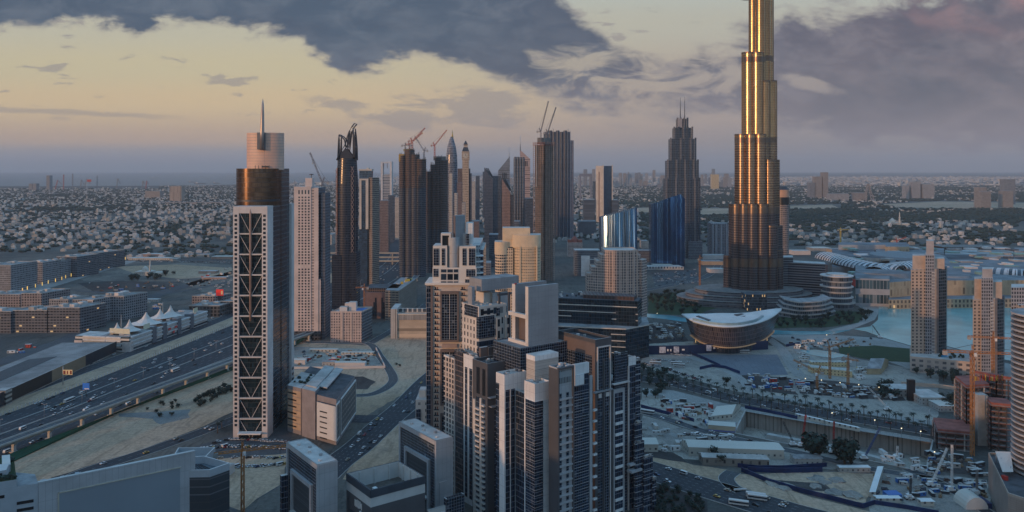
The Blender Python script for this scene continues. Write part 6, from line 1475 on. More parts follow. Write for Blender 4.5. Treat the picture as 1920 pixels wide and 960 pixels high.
# ---------------------------------------------------------------- right: residential towers by the lake
def lake_towers():
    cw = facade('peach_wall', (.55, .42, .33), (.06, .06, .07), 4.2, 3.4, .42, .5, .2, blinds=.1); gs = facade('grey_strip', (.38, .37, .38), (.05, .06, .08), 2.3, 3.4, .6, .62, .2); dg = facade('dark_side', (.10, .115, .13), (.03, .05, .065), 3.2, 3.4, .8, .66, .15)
    ph = mat('peach', (.56, .43, .34), .75)
    for (lab, pxs, Y, ys, base) in (('taller peach and grey residential tower with stepped crown beside the lake', (1708, 1735, 1752, 1774), 842, (504, 478, 452), True), ('shorter peach residential tower with dark glass flank at the lake end', (1824, 1840, 1862, 1882), 800, (560, 522, 505), False)):
        a, b_, c, e = pxs; x = lambda p: X(p, Y); z = lambda p: Zp(p, Y)
        t = thing('residential_tower', lab, 'tower', (x((a + e) / 2), Y + 16), 'residential towers by the lake')
        az = math.degrees(math.atan((a - 962) / F)); fr = lambda p0, p1, dy, d: front(p0, p1, Y + dy, d, az)
        b = MB(); b.prism(fr(a, b_, 1.5, 27), 0, z(ys[0] + 2), cw, ROOFL); part('peach_wall', b, t)
        b = MB(); b.prism(fr(b_, c, 0, 27), 0, z(ys[1]), gs, ROOFL); part('window_bay', b, t)
        b = MB(); b.prism(fr(c, c + 4, .8, 26), 0, z(ys[0]), ph, ROOFL); b.prism(fr(c + 4, c + 8, 2, 25), 0, z(ys[0]), mat('pier_grey', (.22, .2, .2)), ROOFL); part('peach_pier', b, t)  # peach pier with a darker grey strip beside it
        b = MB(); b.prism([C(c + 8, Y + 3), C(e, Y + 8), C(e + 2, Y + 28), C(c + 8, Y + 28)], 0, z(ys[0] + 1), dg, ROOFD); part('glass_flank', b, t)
        b = MB(); b.prism(fr(a + 3, b_ + 4, 4, 20), z(ys[0] + 2), z(ys[1] + 2), ph, ROOFL); b.prism(fr(b_ + 2, c - 1, 3, 17), z(ys[1]), z(ys[2]), mat('pale_mauve', (.45, .41, .40)), ROOFL); b.prism(fr(c - 1, e - 3, 5, 19), z(ys[0] + 2), z(ys[1] + 8), ph, ROOFL); part('crown', b, t)
        for k in range(34):
            zz = z(ys[0] + 8) - k * 3.4 * 1.0
            if zz < 14: break
            m = MB(); m.box(x(c - 5), x(c) + .3, Y - 1.1, Y + .1, zz, zz + 1.0, PALE); part('balcony', m, t)
        if base:
            m = MB(); p = [C(1706, 826), C(1830, 800), C(1838, 850), C(1706, 870)]; m.prism(p, 0, 15, facade('podium_peach', (.50, .42, .36), (.12, .12, .13), 7, 5, .5, .5, .4), ROOFL); rim(m, p, 15, 1.2, .6, ph); part('podium', m, t)
            m = MB(); m.box(X(1762, 830), X(1786, 830), 826, 834, 15, 15.5, MATS['pool_blue']); part('roof_pool', m, t)
            rr = random.Random(2)
            for k in range(14): m = MB(); m.blob((*C(rr.uniform(1760, 1828), rr.uniform(818, 840)), 16.4), rr.uniform(1, 2), MATS['planter_green'], 1, .4); part('planter', m, t)
    Y = 700; x = lambda p: X(p, Y); z = lambda p: Zp(p, Y)
    t = thing('residential_tower', 'grey and beige balconied tower cut by the right edge behind the curved one', 'tower', (x(1915), Y + 16))
    b = MB(); b.prism(front(1896, 1930, Y + 6, 26, 32), 0, z(541), gs, ROOFL); part('wall', b, t); b = MB(); b.prism(front(1908, 1945, Y, 28, 32), 0, z(572), cw, ROOFL); part('beige_wing', b, t)
    Y = 470; x = lambda p: X(p, Y); z = lambda p: Zp(p, Y)
    t = thing('curved_balcony_tower', 'dark tower with stacked curved pale balcony rims at the right edge', 'tower', (x(1960), Y + 14))
    cx, cy = X(1962, Y + 18), Y + 18; b = MB(); b.prism(ring(cx, cy, 17, 17, 40), 0, z(600), facade('bronze_glass', (.12, .10, .095), (.035, .035, .04), 2.4, 3.3, .8, .7, .15), ROOFD, True); part('glass_drum', b, t)
    for k in range(36):
        zz = z(600) - k * 3.3
        if zz < 2: break
        m = MB(); m.prism(ring(cx, cy, 18.6, 18.6, 40), zz - .35, zz + .7, mat('rim_pale', (.45, .43, .42), .6), ROOF, True); part('balcony_rim', m, t)
    t = thing('hoarded_podium', 'tan walled podium with canvas shade sails at the bottom right edge', 'building', C(1900, 480))
    p = [C(1853, 520), C(1890, 455), C(2000, 430), C(2000, 520)]; m = MB(); m.prism(p, 0, 24, facade('podium_tan', (.33, .27, .23), (.3, .25, .2), 9, 9, 0, 0, line=(3, 1.2, .1, (.22, .18, .16))), ROOFD); rim(m, p, 24, 1.5, .7, mat('tan_trim', (.42, .34, .28))); part('wall', m, t)
    m = MB(); q = [(*C(1866, 512), 29), (*C(1895, 500), 33), (*C(1900, 480), 28), (*C(1880, 480), 28)]; m.face(q, CREAMW); m.face([(a, b_, c - .15) for a, b_, c in q[::-1]], CREAMW); part('shade_sail', m, t)
    m = MB(); m.prism(rect(*C(1884, 478), 2, 3, 20), 24, 26.5, RED); part('roof_machine', m, t)
    for k in range(4): m = MB(); m.tube([(*C(1868 + 9 * k, 505 - 7 * k), 24), (*C(1868 + 9 * k, 505 - 7 * k), 30)], .2, STEEL); part('mast', m, t)
lake_towers()

def red_frame():
    t = thing('unfinished_block', 'red formwork concrete frame under construction beside the curved balcony tower', 'building', C(1830, 590))
    sl = mat('frame_grey', (.26, .24, .23), .9, var=.25); rd = mat('red_form', (.27, .095, .075), .8, var=.3); dk = mat('frame_dark', (.09, .08, .08), .9)  # slab grey, form red, and a dark tone for core and most columns
    def blk(L, N, Rr, YL, YN, YR, ytop, zb=0, fl=4.2, redtop=True):
        p = para(C(L, YL), C(N, YN), C(Rr, YR)); zt = Zp(ytop, YN); n = max(1, int((zt - zb) / fl)); s = MB()
        for k in range(n + 1): s.prism(p, zb + fl * k, zb + fl * k + .45, sl)
        part('floor_slabs', s, t)
        e = MB()
        for k in range(1, n + 1):
            q = inset(p, -.3)
            for i in (0, 3): e.bar((*q[i], zb + fl * k - .25), (*q[(i + 1) % 4], zb + fl * k - .25), .35, rd)
        part('red_edge', e, t)
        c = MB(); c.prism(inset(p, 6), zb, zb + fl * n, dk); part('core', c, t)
        c = MB()
        for i in (0, 3):
            A, B_ = p[i], p[(i + 1) % 4]; m_ = max(3, int(math.hypot(A[0] - B_[0], A[1] - B_[1]) / 5))
            for j in range(m_ + 1): c.bar((A[0] + (B_[0] - A[0]) * j / m_, A[1] + (B_[1] - A[1]) * j / m_, zb), (A[0] + (B_[0] - A[0]) * j / m_, A[1] + (B_[1] - A[1]) * j / m_, zb + fl * n), .7, CONC if j % 3 == 0 else dk)
        part('columns', c, t)
        if redtop: f = MB(); q = inset(p, .5); f.prism(q, zb + fl * n + .5, zb + fl * n + 2.2, rd, rd); part('formwork', f, t)
        return zb + fl * n
    blk(1790, 1812, 1856, 640, 612, 616, 727); blk(1846, 1858, 1902, 612, 596, 590, 752); blk(1826, 1868, 1902, 640, 625, 618, 708)
    blk(1749, 1757, 1826, 628, 600, 592, 806, redtop=True)
    m = MB(); m.box(X(1828, 610), X(1846, 610), 606, 618, 0, Zp(738, 610), CONC); part('lift_core', m, t)
    m = MB(); rr = random.Random(9)
    zt = Zp(712, 625)
    for k in range(40): px = rr.uniform(1828, 1900); m.bar((*C(px, 622), zt), (*C(px, 622), zt + rr.uniform(2, 5)), .3, RED if k % 2 else YELLOW)
    part('props', m, t)
    t = thing('unfinished_terrace', 'long low grey concrete frame under construction beyond the shopping centre', 'building', C(1755, 1900))
    for a, c, Y, yt in ((1624, 1712, 1830, 463), (1770, 1885, 1800, 464)):
        s = MB(); p = front(a, c, Y, 60); zt = Zp(yt, Y); n = 7
        for k in range(n + 1): s.prism(p, zt * k / n, zt * k / n + .8, CONCD)
        part('floor_slabs', s, t); s = MB(); s.prism(inset(p, 8), 0, zt, MATS['frame_dark']); part('core', s, t); s = MB()
        for j in range(26): px = a + (c - a) * j / 25; s.bar((*C(px, Y), 0), (*C(px, Y), zt), 1.0, CONCD)
        part('columns', s, t)
    m = MB(); m.box(X(1643, 1829), X(1655, 1829), 1827, 1829, Zp(472, 1829), Zp(469, 1829), WHITE); part('site_banner', m, t)
red_frame()
# ---------------------------------------------------------------- left: low blocks beyond the highway
STONE = facade('stone_block', (.30, .30, .31), (.05, .06, .075), 3.4, 3.6, .6, .6, .2, blinds=.15); STONE2 = facade('slate_block', (.15, .155, .17), (.035, .045, .06), 4, 3.6, .8, .5, .2, lit=.012); ROSEB = facade('rose_block', (.29, .25, .245), (.05, .05, .06), 4, 4, .6, .6, .2)
def low_block(lab, pxL, pxR, ybase, ytop, d, az, m, dY=0, cat='building', name='low_block', extras=True):
    Y = YG(ybase); p = front(pxL, pxR, Y, d, az, Y + dY); zt = Zp(ytop, Y); c = (sum(q[0] for q in p) / 4, sum(q[1] for q in p) / 4)
    t = thing(name, lab, cat, c); b = MB(); b.prism(p, 0, zt, m, ROOF); rim(b, p, zt, 1.1, .5, CONC); part('wall', b, t)
    if extras:
        rr = random.Random(int(pxL * 7 + ybase))
        for k in range(3):
            f, g = rr.uniform(.15, .75), rr.uniform(.15, .75); w = math.hypot(p[1][0] - p[0][0], p[1][1] - p[0][1])
            q = (p[0][0] + (p[1][0] - p[0][0]) * f + (p[3][0] - p[0][0]) * g, p[0][1] + (p[1][1] - p[0][1]) * f + (p[3][1] - p[0][1]) * g)
            b = MB(); b.prism(rect(*q, min(w * .2, 8), min(d * .2, 8), -az), zt, zt + rr.uniform(2, 4.5), rr.choice([PALE, CONC, ROOFL])); part('roof_room', b, t)
    return t, p, zt
for a in (('grey flat block at the left edge with white framed end bays', -30, 20, 548, 498, 60, 10, STONE), ('long grey block of even windows in the lamp lined street', 38, 80, 533, 493, 44, 12, STONE),
          ('grey block with deep roof slab right of the even windowed one', 82, 104, 525, 491, 50, 14, STONE), ('dark slate block with strong cornice halfway up the lamp lined street', 106, 144, 520, 482, 55, 16, STONE2),
          ('darkest block at the far end of the lamp lined street', 158, 190, 505, 474, 60, 22, STONE2), ('narrow slate block between the cornice block and the darkest block', 146, 157, 512, 478, 50, 18, STONE2),
          ('rose grey block with square windows at the left edge', -20, 38, 576, 553, 40, 14, ROSEB), ('rose grey block with raised corner beside its left edge twin', 40, 78, 580, 551, 50, 20, ROSEB),
          ('slate block with lit stair windows', 24, 90, 624, 583, 34, 10, STONE2), ('slate block with a row of yellow lit windows near the tent roofed mall', 88, 150, 624, 578, 40, 20, STONE2),
          ('dark block cut by the left edge behind the long billboard wall', -40, 20, 625, 585, 30, 10, STONE2), ('pale stone block with parapet behind the lit window block', 92, 128, 586, 562, 36, 20, STONE)):
    low_block(*a)
t, p, zt = low_block('grey apartment block with big framed corner window behind the mall', 136, 176, 607, 563, 70, 22, STONE)
b = MB(); q = C(163, YG(607) - .8); b.box(q[0], q[0] + 1.4, q[1], q[1] + .8, 0, zt, PALE); b.box(q[0] + 6.5, q[0] + 7.9, q[1], q[1] + .8, 0, zt, PALE); b.box(q[0] + 1.4, q[0] + 6.5, q[1], q[1] + .8, zt - 1.5, zt, PALE); part('corner_frame', b, t)
low_block('mid grey block with recessed top floor just behind the mall tents', 176, 232, 600, 556, 40, 24, STONE)
low_block('dark glass block with lit shopfronts at the far end of the mall', 354, 412, 594, 574, 34, 12, facade('dark_shops', (.10, .105, .11), (.03, .035, .04), 5, 5, .7, .7, .2))
low_block('pinkish block carrying a bright red roof billboard', 360, 412, 570, 556, 30, 16, ROSEB)
low_block('dark row of shops beside the braced tower', 412, 440, 588, 566, 60, 14, MATS['dark_shops'])

def tent_mall():
    t = thing('tent_roofed_mall', 'white banded shopping mall with peaked white tents on its roof beside the service road', 'mall', C(250, 985))
    bandm = facade('mall_bands', (.62, .61, .58), (.05, .07, .085), 60, 4.6, 1, .52, .2, blinds=0); mp = mat('mall_pink', (.58, .52, .48), .75); slate = mat('mall_slate', (.15, .165, .19), .7)
    N = G(243, 660); Lp = G(141, 655); Rp = (N[0] + 25, N[1] + 175)
    d = (Vector(Rp) - Vector(N)).normalized(); e = (Vector(Lp) - Vector(N)); eL = e.length; e.normalize(); P = lambda u, v: (N[0] + d.x * u + e.x * v, N[1] + d.y * u + e.y * v)
    bx = lambda u0, u1, v0, v1: [P(u0, v0), P(u1, v0), P(u1, v1), P(u0, v1)]
    z1 = 17
    b = MB(); b.prism(bx(0, 172, .6, 38), 0, z1, bandm, mat('mall_deck', (.30, .29, .28), .85, var=.3)); part('long_block', b, t)
    b = MB(); b.prism(bx(0, 26, 38, eL), 0, z1 - 1, bandm, ROOFL); part('front_block', b, t)
    for u0, u1 in ((44, 52), (66, 74), (98, 106), (128, 136)): b = MB(); b.prism(bx(u0, u1, -.9, 8), 0, z1 + 3, slate, ROOF); part('slate_bay', b, t)
    b = MB(); b.prism(bx(-1, 6, -.8, 9), 0, z1 - 6, mp, ROOFL); part('pink_corner', b, t)
    b = MB(); b.prism(bx(-1, 6, eL - 10, eL + .6), 0, z1 - 6, mp, ROOFL); part('pink_corner', b, t)
    for u0, u1 in ((2, 43), (53, 65), (75, 97), (107, 127), (137, 171)):
        for zz in (6.5, 11, 15.5): b = MB(); b.prism(bx(u0, u1, -1.3, .7), zz, zz + 1.5, mat('canopy_white', (.64, .66, .66), .5)); part('white_band', b, t)
    for v0, v1 in ((11, 30), (31, eL - 11)):
        for zz in (6, 11, 15): b = MB(); b.prism(bx(-1.6, .4, v0, v1), zz, zz + 1.7, mat('canopy_white')); part('white_band', b, t)
    tent = mat('tent_fabric', (.66, .62, .57), .7, var=.04)
    def tentf(u, v, r, h):
        m = MB(); c = P(u, v); n = 12; prof = [(1.0, 0), (.6, .16), (.3, .42), (.1, .82), (.05, 1.0)]
        for (r0, h0), (r1, h1) in zip(prof, prof[1:]):
            for i in range(n):
                a0, a1 = i * 2 * math.pi / n, (i + 1) * 2 * math.pi / n; k0 = r * (1.0 if i % 3 else 1.12); k1 = r * (1.0 if (i + 1) % 3 else 1.12)
                f = lambda a, k, rr, hh: (c[0] + math.cos(a) * k * rr, c[1] + math.sin(a) * k * rr, z1 + 3.5 + hh * h)
                m.face([f(a0, k0, r0, h0), f(a1, k1, r0, h0), f(a1, k1, r1, h1), f(a0, k0, r1, h1)], tent, None, True)
        m.tube([(*c, z1), (*c, z1 + 3.5 + h + .6)], .3, WHITE); part('tent', m, t)
    for a in ((14, 26, 9, 9), (20, 14, 12, 12), (62, 20, 17, 13), (98, 24, 12, 11), (112, 18, 13, 13)): tentf(*a)
    for u, v in ((16, 22), (104, 24)): m = MB(); m.tube([(*P(u, v), z1), (*P(u, v), z1 + 22)], [.8, .3], CONC); part('mast', m, t)
    bb = mat('billboard_cream', (.70, .68, .50), .6, var=.05)
    for (u0, u1, v) in ((6, 6.6, 16), (32, 44, 3), (142, 152, 3)):
        m = MB(); m.prism(bx(u0, u1, v, v + .6) if u0 > 10 else bx(u0, u1, 4, 30), z1 + 2, z1 + 8, bb); part('billboard', m, t)
    for u in (76, 90): m = MB(); m.prism(bx(u, u + 6, -1.6, -1.2), 9.5, 12.2, mat('banner_red', (.62, .07, .06), .6)); part('red_banner', m, t)
    m = MB(); m.prism(bx(86, 90, -1.6, -1.2), 4, 7, mat('banner_red')); part('red_banner', m, t)
    rr = random.Random(12)
    for k in range(24): m = MB(); u, v = rr.uniform(4, 165), rr.uniform(6, 34); m.prism(rect(*P(u, v), rr.uniform(2, 6), rr.uniform(2, 5), 10), z1, z1 + rr.uniform(1, 3), rr.choice([PALE, ROOFL, CONC, mp])); part('roof_unit', m, t)
tent_mall()

def billboard_wall():
    t = thing('billboard_shed', 'long flat roofed shed with black and tan blank billboard panels along the service road', 'building', C(110, 800))
    A = Vector((-448, 640)); B_ = Vector(G(219, 661)); d = (B_ - A); L = d.length; d.normalize(); n = Vector((-d.y, d.x)); P = lambda u, v: (A.x + d.x * u + n.x * v, A.y + d.y * u + n.y * v)
    z1 = 13; b = MB(); b.prism([P(0, .5), P(L, .5), P(L, 62), P(0, 62)], 0, z1 - 1.5, CONC, mat('shed_roof', (.26, .25, .24), .85, var=.3, scale=.04)); part('shed', b, t)
    def px_u(px): tt = (px - 960) / F; return (tt * A.y - A.x) / (d.x - tt * d.y)
    cuts = [(22, 97, BLACK), (97, 160, mat('tan_billboard', (.27, .20, .13), .6, var=.08)), (160, 218, mat('ink_panel', (.018, .028, .04), .4))]
    for a, c, m in cuts: b = MB(); b.prism([P(px_u(a), -.3), P(px_u(c), -.3), P(px_u(c), .5), P(px_u(a), .5)], 1.5, z1, m, CONC); part('panel', b, t)
    b = MB(); b.prism([P(px_u(-40), -.3), P(px_u(8), -.3), P(px_u(8), .5), P(px_u(-40), .5)], 1, z1, mat('ink_panel')); part('panel', b, t)
    b = MB(); b.prism([P(px_u(9), -.8), P(px_u(21), -.8), P(px_u(21), 8), P(px_u(9), 8)], 0, z1 + .6, facade('entrance_bands', (.40, .38, .34), (.03, .035, .04), 60, 4, 1, .5, .3), ROOFL); part('entrance', b, t)
    b = MB(); b.prism([P(L * .3, 28), P(L * .75, 30), P(L * .7, 52), P(L * .28, 48)], z1 - 1.5, z1 - 1.2, ASPH2); part('roof_patch', b, t)
billboard_wall()

def sign_board(lab, px, ybase, w, zlo, zhi, m, lean=0, posts=1, d=.6, extra=None):
    g = G(px, ybase); t = thing('billboard', lab, 'billboard', g); b = MB()
    b.prism(rect(g[0] + w * .5, g[1] - .2, w, d), zlo, zhi, m); part('board', b, t)
    for k in range(posts): b = MB(); b.tube([(g[0] + (k * w * .9 if posts > 1 else -.4), g[1] + .4, 0), (g[0] + (k * w * .9 if posts > 1 else -.4), g[1] + .4, zhi + (3 if posts == 1 else 0))], .45, CONC); part('post', b, t)
    if extra:
        for u0, u1, m2 in extra: b = MB(); b.prism(rect(g[0] + w * (u0 + u1) / 2, g[1] - .55, w * (u1 - u0), .08), zlo + .7, zhi - .7, m2); part('picture', b, t)
brd = mat('board_cream', (.68, .50, .28), .6, emit=((1, .62, .25), .12))
sign_board('cream billboard with dark red pictures on a single post by the service road', 118.5, 722, 9.0, 10, 14.8, brd, extra=((.05, .28, mat('poster_maroon', (.25, .05, .04))), (.42, .56, mat('poster_maroon')), (.76, .94, mat('poster_maroon'))))
rb = mat('billboard_red', (.70, .035, .03), .6, emit=((1, .05, .03), .18))
g = G(405, 577); t = thing('billboard', 'bright red roof billboard left of the braced tower', 'billboard', (g[0], g[1], 18)); b = MB(); b.box(g[0], g[0] + 11, g[1], g[1] + .8, 18, 27.5, rb); part('board', b, t); b = MB(); b.box(g[0] + 7.6, g[0] + 10, g[1] - .15, g[1] - .02, 20, 25.5, brd); part('picture', b, t); b = MB(); b.box(g[0] + 2, g[0] + 8, g[1] + .8, g[1] + 2, 12, 18.2, DSTEEL); part('support', b, t)
g = G(165, 743); t = thing('road_sign', 'blue gantry road sign standing over the highway lanes', 'road sign', g); b = MB(); b.box(g[0] - 5, g[0] + 1.2, g[1], g[1] + .3, 6, 12, mat('sign_blue', (.02, .16, .55), .5, emit=((.02, .16, .6), .15))); part('board', b, t); b = MB(); b.box(g[0] - 3.4, g[0] + .9, g[1] - .12, g[1] - .02, 6.4, 7.4, WHITE); part('lettering_strip', b, t); b = MB(); b.tube([(g[0] - 2, g[1] + .6, 0), (g[0] - 2, g[1] + .6, 10)], .35, STEEL); part('post', b, t)

def viaduct():
    t = thing('metro_viaduct', 'elevated metro viaduct on single piers running along the near side of the highway', 'viaduct', (-310, 740))
    P = smooth_line([(-420, 435), (-388, 530), (-371, 584), (-350, 650), (-329, 720), (-300, 812), (-278, 884), (-240, 1000), (-200, 1140), (-180, 1300), (-178, 1500)], 4)
    z0, z1 = 7.8, 9.6; pale = mat('viaduct_concrete', (.50, .50, .47), .8, var=.1); m = MB()
    Lw, Rw = offset_line(P, 4.6), offset_line(P, -4.6)
    band(m, Lw, Rw, z1, mat('track_grey', (.12, .125, .135), .85)); l2, r2 = offset_line(P, 2.4), offset_line(P, -2.4)
    for i in range(len(P) - 1): m.face([(*l2[i], z0 - .6), (*l2[i + 1], z0 - .6), (*r2[i + 1], z0 - .6), (*r2[i], z0 - .6)], pale); m.face([(*r2[i], z0 - .6), (*r2[i + 1], z0 - .6), (*Rw[i + 1], z1), (*Rw[i], z1)], pale); m.face([(*Lw[i], z1), (*Lw[i + 1], z1), (*l2[i + 1], z0 - .6), (*l2[i], z0 - .6)], pale)
    part('deck', m, t)
    for s in (4.5, -4.5): m = MB(); wall_line(m, offset_line(P, s), 1.3, .35, pale, z1); part('parapet', m, t)
    m = MB()
    for s in (-2.3, -1.0, 1.0, 2.3): wall_line(m, offset_line(P, s), .2, .12, STEEL, z1)
    part('rails', m, t)
    pier = MB(); pier.prism(rect(0, 0, 2.2, 2.2), 0, 5.6, pale); pier.prism(rect(0, 0, 2.2, 2.2), 5.6, z0 - .6, pale, None, False, rect(0, 0, 6.4, 2.4)); pier.prism(rect(0, 0, 4.6, 4.6), 0, 1.0, CONC); me = pier.mesh('pier')
    acc = 0; last = Vector(P[0]); nxt = 10
    for q in P[1:]:
        q = Vector(q); dl = q - last; L = dl.length
        while acc + L > nxt:
            c = last + dl * ((nxt - acc) / L); o = bpy.data.objects.new('pier', me); COL.objects.link(o); o.parent = t; o.location = (c.x - t.location.x, c.y - t.location.y, 0); o.rotation_euler = (0, 0, math.atan2(dl.y, dl.x) - math.pi / 2); nxt += 31
        acc += L; last = q
viaduct()

def mosque(lab, px, y, s=1.0, dome=True):
    g = G(px, y); t = thing('mosque', lab, 'mosque', g); st = mat('mosque_stone', (.62, .57, .50), .75)
    b = MB(); b.box(g[0] - 24 * s, g[0] + 6 * s, g[1], g[1] + 24 * s, 0, 8 * s, facade('mosque_wall', (.60, .55, .48), (.12, .12, .13), 4, 8, .3, .5, .4), st); b.box(g[0] + 10 * s, g[0] + 26 * s, g[1] + 4, g[1] + 20 * s, 0, 6 * s, st); part('hall', b, t)
    b = MB(); lathe(b, g[0] - 9 * s, g[1] + 12 * s, [(6 * s, 8 * s), (6.3 * s, 11 * s), (5 * s, 14 * s), (2.5 * s, 16.4 * s), (.2, 18 * s)], st, 18); part('dome', b, t)
    b = MB(); lathe(b, g[0] + 4 * s, g[1] + 4 * s, [(1.9 * s, 0), (1.7 * s, 18 * s), (2.6 * s, 19 * s), (1.3 * s, 20 * s), (1.2 * s, 28 * s), (.1, 33 * s)], st, 12); part('minaret', b, t)
mosque('small white mosque with dome and minaret on the sandy plot', 276, 517)
mosque('far pale mosque with slim minaret among trees beyond the mall', 1685, 424, 1.6)

# ---------------------------------------------------------------- cranes
def tower_crane(lab, px, Y, zb, yh, jib, counter, m=ORANGE, w=1.8, luff=0.0, az=0.0, lw=.35):
    """zb foot height, yh pixel row of the slewing ring, jib length (m), luff angle in degrees, az bearing of the jib in the picture plane"""
    c = C(px, Y); zt = Zp(yh, Y); t = thing('tower_crane', lab, 'crane', (*c, zb), 'tower cranes over the building sites')
    b = MB(); b.lattice((*c, zb), (*c, zt), w, m, w * 1.5, lw); part('mast', b, t)
    a = math.radians(az); dx, dy = math.cos(a), math.sin(a); l = math.radians(luff); e = (c[0] + dx * jib * math.cos(l), c[1] + dy * jib * math.cos(l), zt + 1.5 + jib * math.sin(l))
    b = MB(); b.lattice((*c, zt + 1.5), e, w * .75, m, w * 1.6, lw * .8, True); part('jib', b, t)
    k = (c[0] - dx * counter, c[1] - dy * counter, zt + 1.5); b = MB(); b.lattice((*c, zt + 1.5), k, w * .75, m, w * 1.6, lw * .8, True); part('counter_jib', b, t)
    b = MB(); b.prism(rect(k[0] + dx * 1.5, k[1] + dy * 1.5, 3, 2, az), zt - 1.2, zt + 1.6, CONC); part('counterweight', b, t)
    ap = (c[0] - dx * (3 if luff else 0), c[1] - dy * (3 if luff else 0), zt + (8 if luff else 7)); b = MB(); b.lattice((*c, zt), ap, w * .6, m, w * 2, lw * .8, True); part('apex', b, t)
    b = MB(); b.bar(ap, tuple(c_ + (e_ - c_) * .92 for c_, e_ in zip((*c, zt + 1.5), e)), .22, DSTEEL); b.bar(ap, k, .22, DSTEEL); part('tie_bar', b, t)
    b = MB(); b.prism(rect(c[0] + dx * 1.5 - dy * 1.4, c[1] + dy * 1.5 + dx * 1.4 - 1.8, 1.8, 1.8, az), zt - 1.5, zt + .9, WHITE); part('cab', b, t)
    hp = tuple(c_ + (e_ - c_) * .8 for c_, e_ in zip((*c, zt), e)); b = MB(); b.bar(hp, (hp[0], hp[1], hp[2] - 6), .15, DSTEEL); b.blob((hp[0], hp[1], hp[2] - 6.4), .6, YELLOW, 1, 0); part('hook', b, t)
RST = mat('crane_red', (.42, .09, .06), .55); GST = mat('crane_grey', (.22, .22, .24), .5)
tower_crane('orange tower crane before the car park at the foot of the braced tower', 455, 480, 0, 849, 27, 17, ORANGE, 1.6, 0, 20)
tower_crane('grey luffing crane beside the pink tower', 604, 1040, 0, 344, 42, 9, GST, 2.4, 68, 180, .5)
tower_crane('left red luffing crane on the yellow screened unfinished tower', 768, 1560, 244, 272, 34, 8, RST, 2.4, 42, 0, .6)
tower_crane('middle red luffing crane on the yellow screened unfinished tower', 773, 1552, 244, 266, 36, 8, RST, 2.4, 46, 0, .6)
tower_crane('grey luffing crane leaning left between the two unfinished towers', 795, 1560, 228, 284, 34, 8, GST, 2.4, 58, 180, .6)
tower_crane('red luffing crane on the shorter unfinished tower', 815, 1620, 226, 274, 40, 8, RST, 2.4, 52, 0, .6)
tower_crane('flat topped grey crane on the yellow screened unfinished tower', 760, 1550, 244, 274, 14, 8, GST, 2.0, 0, 0, .6)
tower_crane('left steep luffing crane on the brown concrete frame', 1014, 1484, 252, 248, 58, 8, GST, 2.4, 76, 0, .6)
tower_crane('right steep luffing crane on the brown concrete frame', 1027, 1500, 252, 250, 50, 8, GST, 2.4, 72, 0, .6)
tower_crane('orange tower crane with jib to the right over the cream site offices', 1556, 800, -8, 653, 28, 7, ORANGE, 1.7, 14, 12)
tower_crane('orange tower crane mast without long jib right of the cream offices', 1590, 770, -6, 676, 10, 6, ORANGE, 1.7, 0, -40)
tower_crane('low orange crane left of the cream site offices', 1532, 760, 0, 700, 24, 6, ORANGE, 1.5, 26, 170)
tower_crane('tall orange tower crane with level jib in front of the red formwork frame', 1823, 585, 0, 664, 50, 20, ORANGE, 2.0, 0, -10)
tower_crane('orange tower crane with long level jib behind the shorter peach tower', 1862, 690, 0, 636, 46, 20, ORANGE, 1.7, 0, -14)
tower_crane('small orange crane on the brown glass bay building', 683, 1100, 0, 541, 12, 6, ORANGE, 1.6, 0, 180)
tower_crane('slim red crane beyond the shopping centre', 1682, 1800, 0, 452, 22, 8, RST, 2.2, 20, 0, .6)
tower_crane('pale tall crane left of the slim red crane beyond the shopping centre', 1576, 1900, 0, 432, 26, 9, YELLOW, 2.2, 0, 20, .6)
tower_crane('orange crane by the wooded park left of the tallest tower', 1312, 1400, 0, 486, 18, 8, ORANGE, 2, 0, 60, .5)
def mobile_crane(lab, px, y, boom_px, boom_y, m=RED, z0=0.0, cm=WHITE):
    g = G(px, y, z0); t = thing('mobile_crane', lab, 'crane', (*g, z0), 'mobile cranes on the building sites')
    b = MB(); b.box(g[0] - 2.6, g[0] + 2.6, g[1] - 1.4, g[1] + 1.4, z0 + .9, z0 + 1.9, cm); b.box(g[0] - 1.8, g[0] + 1.2, g[1] - 1.2, g[1] + 1.2, z0 + 1.9, z0 + 3.4, cm); part('body', b, t)
    for s in (-1, 1): b = MB(); b.box(g[0] - 2.8, g[0] + 2.8, g[1] + s * 1.5 - .4, g[1] + s * 1.5 + .4, z0, z0 + 1.0, BLACK); part('track', b, t)
    e = (X(boom_px, g[1]), g[1], Zp(boom_y, g[1])); b = MB(); b.lattice((g[0] + .6, g[1], z0 + 2), e, .9, m, 2.2, .2); part('boom', b, t)
    b = MB(); b.bar(e, (e[0], e[1], max(z0 + 3, e[2] - 12)), .12, DSTEEL); part('cable', b, t)
for a in (('red boomed mobile crane with upright boom on the pit edge', 1502, 838, 1511, 778, RED), ('dark boomed mobile crane leaning left on the pit edge', 1487, 836, 1468, 790, DSTEEL), ('second red boomed crane beside the big round tree', 1561, 850, 1564, 790, RED),
          ('blue boomed crane leaning over the pit', 1620, 862, 1650, 802, mat('boom_blue', (.06, .10, .22), .5)), ('white a-frame rig beneath the pit wall', 1680, 862, 1683, 836, WHITE), ('white boomed crane leaning right on the pale sand site', 1745, 912, 1776, 840, WHITE),
          ('white tall rig with upright boom on the pale sand site', 1783, 922, 1785, 834, WHITE), ('dark piling rig near the blue tarpaulin', 1705, 936, 1708, 896, DSTEEL), ('slim grey piling rig at the right of the sand site', 1830, 928, 1832, 880, STEEL), ('white crane on the boulevard edge by the dark palms', 1664, 770, 1626, 724, WHITE), ('slim dark crane at the lake edge', 1650, 634, 1636, 610, DSTEEL)):
    mobile_crane(*a)
